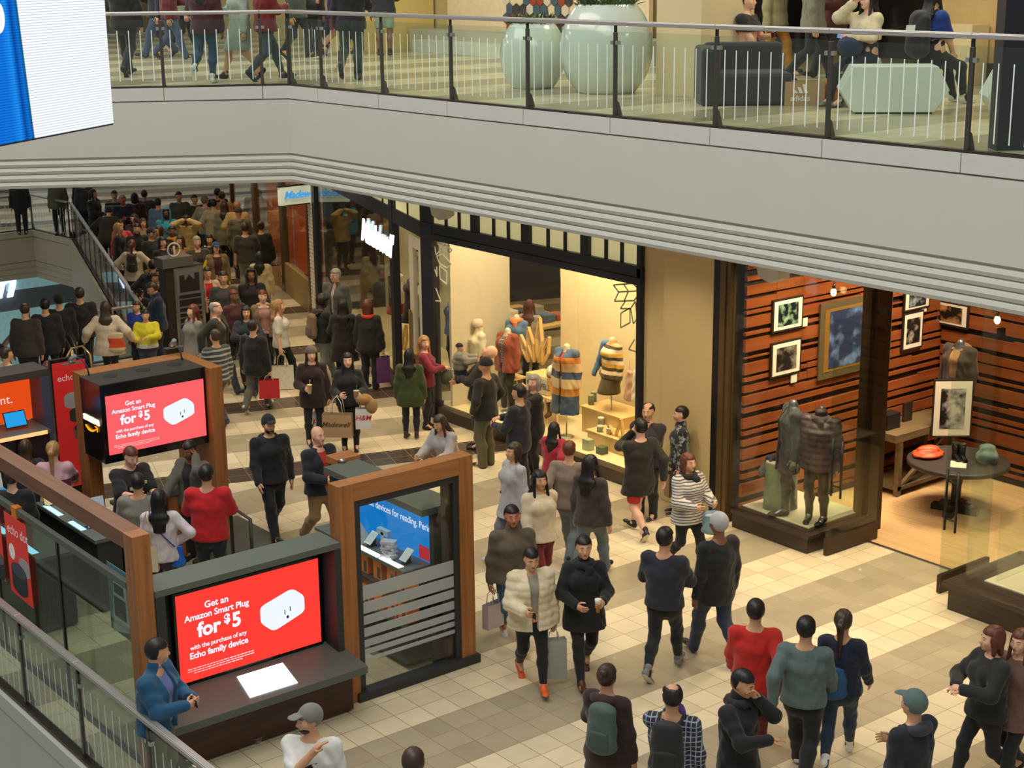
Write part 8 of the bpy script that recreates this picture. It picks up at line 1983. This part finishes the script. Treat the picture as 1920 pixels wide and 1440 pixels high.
# inside the clothing shop
for X, Y, H, f, lab, top, hair, fm in ((19.2, 21.7, 1.70, 170, 'woman in white jumper with long fair hair inside the shop', (206, 196, 172), 'long l', 1), (18.0, 22.6, 1.66, 160, 'woman with auburn hair and pale jumper inside the shop', (186, 170, 150), 'long r', 1), (20.4, 21.6, 1.72, 60, 'woman in dark coat browsing deeper in the shop', (40, 36, 36), 'long k', 1), (17.9, 24.2, 1.76, 120, 'man in dark cap and jacket inside the shop', (40, 44, 38), 'cap k short k', 0), (17.0, 22.7, 1.64, 60, 'woman in pale teal knitted hat by the shop window', (62, 52, 46), 'beanie q bob b', 1)):
    c_ = np.array([X, Y, 0.]); 
    q = px_of = None
    v = c_ - CAM; fw = v[:2] / np.linalg.norm(v[:2]); rt = np.array([fw[1], -fw[0]]); a = math.radians(f); dr = -math.cos(a) * fw + math.sin(a) * rt
    hq = hair.split(); colr = lambda c: HC.get(c, CC.get(c))
    person((X, Y, 0.0), math.atan2(dr[1], dr[0]) + PI / 2, H, lab, 'm', (hq[0], CC.get(hq[1], HC.get(hq[1])) if hq[0] in ('beanie', 'cap') else HC[hq[1]]) + ((hq[2], HC[hq[3]]) if len(hq) > 2 else ()), dict(col=top, hem=.46, t=.022), None, (C_('k'), 'slim'), arms=('elbow', 'down'), fem=bool(fm), h=.017, face=abs(f) < 110)

# ---- up on the gallery
up = [
 ((240, 143), 1.78, 160, 'man in black trousers beside the led screen on the gallery', 'k', ('k', 'straight'), ('k', 'k'), 'walkL'),
 ((322, 112), 1.72, 80, 'person in burgundy coat striding along the gallery', (84, 24, 34), ('j', 'straight'), ('k', 'c'), 'walkR'),
 ((300, 108), 1.74, -80, 'person in navy jacket and blue jeans far back on gallery', 'n', ('j', 'straight'), ('k', 'c'), 'walkL'),
 ((390, 156), 1.70, 160, 'person in wine red jumper and teal blue trousers at gallery railing', (62, 22, 28), ((32, 74, 98), 'slim'), ('w', 'w'), 'midR'),
 ((345, 100), 1.72, 100, 'person in sage green jacket crossing the gallery', (130, 142, 112), ('k', 'slim'), ('l', 'w'), 'walkL'),
 ((455, 150), 1.66, -70, 'woman in pale grey green dress on the gallery', (150, 166, 150), None, ('k', 'k'), 'walkR'),
 ((502, 150), 1.72, 110, 'person in dark red top and grey jeans at the railing corner', (110, 20, 22), ((60, 72, 80), 'slim'), ('k', 'k'), 'walkL'),
 ((560, 112), 1.74, 60, 'person in dark green coat behind the railing corner', (56, 70, 64), ('k', 'slim'), ('k', 'w'), 'walkL'),
 ((585, 108), 1.74, 150, 'person in black beside the dark green coat', 'k', ('k', 'straight'), ('k', 'k'), 'stand'),
 ((614, 100), 1.74, -20, 'person in tan coat and dark jeans on gallery', (190, 166, 130), ('n', 'slim'), ('w', 'w'), 'walkL'),
 ((632, 104), 1.64, 100, 'girl in red skirt walking on gallery', (60, 40, 110), ((176, 34, 46), 'skirt'), ('x', 'x'), 'walkR'),
 ((662, 150), 1.76, 165, 'man in black coat and dark trousers with brown shoes on gallery', 'k', ((36, 46, 44), 'straight'), ((110, 84, 56), (60, 50, 40)), 'midR'),
 ((722, 106), 1.72, 170, 'person in navy top and pale blue shorts on gallery', 'n', ((150, 176, 166), 'shorts'), ('k', 'w'), 'stand'),
 ((1040, 88), 1.70, -70, 'woman in turquoise jacket beyond the planters', (0, 150, 160), ('k', 'slim'), ('k', 'k'), 'walkL'),
 ((1450, 140), 1.72, 60, 'person in mustard orange trousers hurrying past dark shop', (150, 146, 110), ((176, 118, 24), 'straight'), ('k', 'k'), 'walkL'),
 ((1405, 140), 1.72, -100, 'person in black jacket behind the mustard trousers', (36, 34, 30), ('k', 'slim'), ('k', 'k'), 'walkR'),
 ((1520, 152), 1.76, 90, 'person in grey marl hoodie striding past dark shop', (120, 124, 108), ('k', 'straight'), ('k', 'k'), 'walkL'),
 ((1560, 146), 1.74, -60, 'person in dark maroon top with dark jeans before dark shop', (80, 26, 28), ('n', 'straight'), ('k', 'k'), 'walkR'),
 ((1672, 140), 1.78, 170, 'person in black coat standing behind the faceted bench', 'k', ('k', 'slim'), ('k', 'k'), 'stand')]
for at, H, f, lab, top, bot, sh, lg in up:
    who(0, 0, H, f, lab, random.choice('mltb'), random.choice(('short k', 'long k', 'short b', 'long b', 'bob k')), (top, .44 if bot else .28, .03), bot, shoes=sh, legs=lg, z=6.0, at=at, arms=random.choice(('down down', 'elbow down', 'down phone')), fem='woman' in lab or 'girl' in lab)
# seated on the gallery benches
bz = 6.0
S = who(0, 0, 1.66, -48, 'woman in cream jacket on bench with hand at her face and phone', 'l', 'long k', ((206, 194, 160), .48, .036), ((34, 36, 40), 'slim'), shoes=((112, 118, 108), (90, 92, 88)), legs='sit', sit=.52, arms=['phone', ((.05, -.10, .90), .9, (.8, -.2, -1))], z=bz, at=(1618, 196), fem=True)
phone(S, 0, 'pale blue lit phone held by seated woman in cream jacket')
q = W(S, 0) + RGT * .10 + f3(0, 0, -.12); blob('folded_jacket', [(ell(q, (.17, .15, .14)), .03)], cloth((22, 42, 78)), 'dark blue jacket on the lap of seated woman in cream', 'jacket')
q = G(1648, 176, 6) ; blob('plastic_bag', [(eseg(q + f3(0, 0, .03), q + f3(0, 0, .32), .17, .10, .06, .05, RGT), .03), (cap(q + f3(0, 0, .3), q + f3(-.03, 0, .46), .03, .02), .02)], glass_mat('white_plastic_film2', (222, 230, 226), .25, 1.0, .5, (206, 214, 210)), 'translucent white plastic bag hanging beside seated woman in cream', 'bag')
S = who(0, 0, 1.68, 130, 'woman in royal blue coat on bench wearing black backpack', 'l', 'long k', ((14, 54, 132), .48, .034), ('k', 'slim'), shoes=((190, 200, 180), (220, 220, 210)), legs='sit', sit=.54, arms='lap lap', z=bz, at=(1742, 196), fem=True, face=False)
backpack(S, (26, 30, 32), 'large black backpack with pale tag on the royal blue coat', .19, .50, .56, d=.12)
q = S.world(S.U(-.07, .27, .70)); mb = MB(); mb.obox(q, RGT * .055, f3(.01, 0, .06), FWD * .004); o = mb.build('paper_tag', pbr('tag_white', (206, 214, 206), .6)); tag(o, 'white paper tag fixed on the large black backpack', 'tag')
S = who(0, 0, 1.74, 70, 'man in dark jacket reclining in lounge chair with glowing phone', 'l', 'short k', ((40, 42, 44), .48, .03), ((44, 46, 48), 'slim'), legs='sit', sit=.44, arms='phone lap', z=bz, at=(1398, 176))
phone(S, 0, 'bright blue lit phone held by the man in lounge chair')
S = who(0, 0, 1.70, 60, 'person in grey seated at far right bench by navy post', 'm', 'bob b', ((58, 56, 52), .48, .03), ('k', 'slim'), legs='sit', sit=.52, arms='lap lap', z=bz, at=(1900, 210))
m = MB(); q = G(1900, 285, 6); m.obox(q + f3(0, 0, 1.4) + FWD * .25 + RGT * .05, RGT * .18, FWD * .14, f3(0, 0, 1.4)); struct('trim_19', m, NAVY)
# ---------------------------------------------------------------- light
def area(loc, sx, sy, e, col, rot=(0, 0, 0), spread=math.radians(180)):
    l = bpy.data.lights.new('ceiling_light', 'AREA'); l.shape = 'RECTANGLE'; l.size = sx; l.size_y = sy; l.energy = e; l.color = col; l.spread = spread
    o = bpy.data.objects.new('ceiling_light', l); COL.objects.link(o); o.location = loc; o.rotation_euler = rot; return o
def spot(loc, e, col, ang=95, blend=.8, tgt=None, size=.08):
    l = bpy.data.lights.new('downlight', 'SPOT'); l.energy = e; l.color = col; l.spot_size = math.radians(ang); l.spot_blend = blend; l.shadow_soft_size = size
    o = bpy.data.objects.new('downlight', l); COL.objects.link(o); o.location = loc
    if tgt is not None: o.rotation_euler = (Vector(tgt) - Vector(loc)).to_track_quat('-Z', 'Y').to_euler()
    return o
WARM = (1.0, .80, .53); NEUT = (1.0, .96, .88); COOL = (.86, .94, 1.0)
w = bpy.data.worlds.new('world'); scene.world = w; w.use_nodes = True
w.node_tree.nodes['Background'].inputs[0].default_value = (.92, .93, .90, 1); w.node_tree.nodes['Background'].inputs[1].default_value = .34
# unseen area lights added high over the void to brighten fascia and kiosk
area((4.5, 6, 15), 8, 12, 1150, NEUT); area((5.5, 20, 15), 8, 12, 1250, (1, .95, .88))
# recessed lights in the soffit in front of the shops
for y in (8.5, 10.6, 12.2, 13.8, 15.8, 18.0, 20.2, 22.4):
    spot((14.0, y, 4.5), 210 if y < 14.5 else 190, WARM, 110)
for y in (10.4, 12.4): spot((15.7, y, 4.5), 150, WARM, 100)
for s in (1.5, 4.5, 7.5, 10.5, 13.5):
    for off in (1.2, 3.2): p = AP(s, off); spot((p[0], p[1], 4.5), 150, (1, .80, .54), 120)
for x, y in ((12, 26), (10, 25), (20, 49), (16, 52), (23, 46), (12, 49)): spot((x, y, 4.5), 150, NEUT, 125)
# shop interiors
area((16.1, 19.3, 4.3), .5, 4.6, 190, WARM); area((20.5, 20, 4.4), 4, 8, 200, WARM)
for s in (2.6, 4.2, 6.2): p = AP(s, -.6); spot((p[0], p[1], 4.3), 90, (1, .82, .54), 100)
p = AP(2, -3); area((p[0], p[1], 4.4), 3, 3, 110, WARM)
for y in (17.2, 18.3, 19.4): spot((15.75, y, 4.2), 110, WARM, 70, tgt=(16.5, y, 1.4))
for x in (15.9, 16.9, 17.8, 18.8): spot((x, 13.6, 4.4), 230, WARM, 85, tgt=(x, 14.7, 2.0))
spot((15.8, 14.0, 4.4), 170, WARM, 75, tgt=(15.9, 14.1, 1)); spot((16.4, 13.9, 4.4), 120, WARM, 75); spot((18.25, 13.0, 4.4), 260, WARM, 90); spot((18.9, 11.5, 4.4), 260, WARM, 120); spot((17.2, 9.6, 4.4), 300, WARM, 120); spot((19.0, 13.2, 4.4), 220, WARM, 110)
for s in (10.2, 13.2, 16.5): p = AP(s, -.5); spot((p[0], p[1], 4.3), 80, WARM, 110)
# gallery level
for y in (9, 13, 17, 21, 25): area((16.4, y, 9.5), 1.2, 1.2, 60, (1, .9, .62))
for x, y in ((12.5, 27), (9, 27)): area((x, y, 9.5), 1.5, 1.5, 70, NEUT)
# level below
area((12, 40, -1.6), 8, 8, 240, (.72, .86, 1.0)); area((9, 34, 9), 6, 6, 420, NEUT)
scene.view_settings.view_transform = 'Standard'; scene.view_settings.look = 'None'; scene.view_settings.exposure = 0.0; scene.view_settings.gamma = 1.0
scene.cycles.transparent_max_bounces = 40; scene.cycles.max_bounces = 8
make_camera()
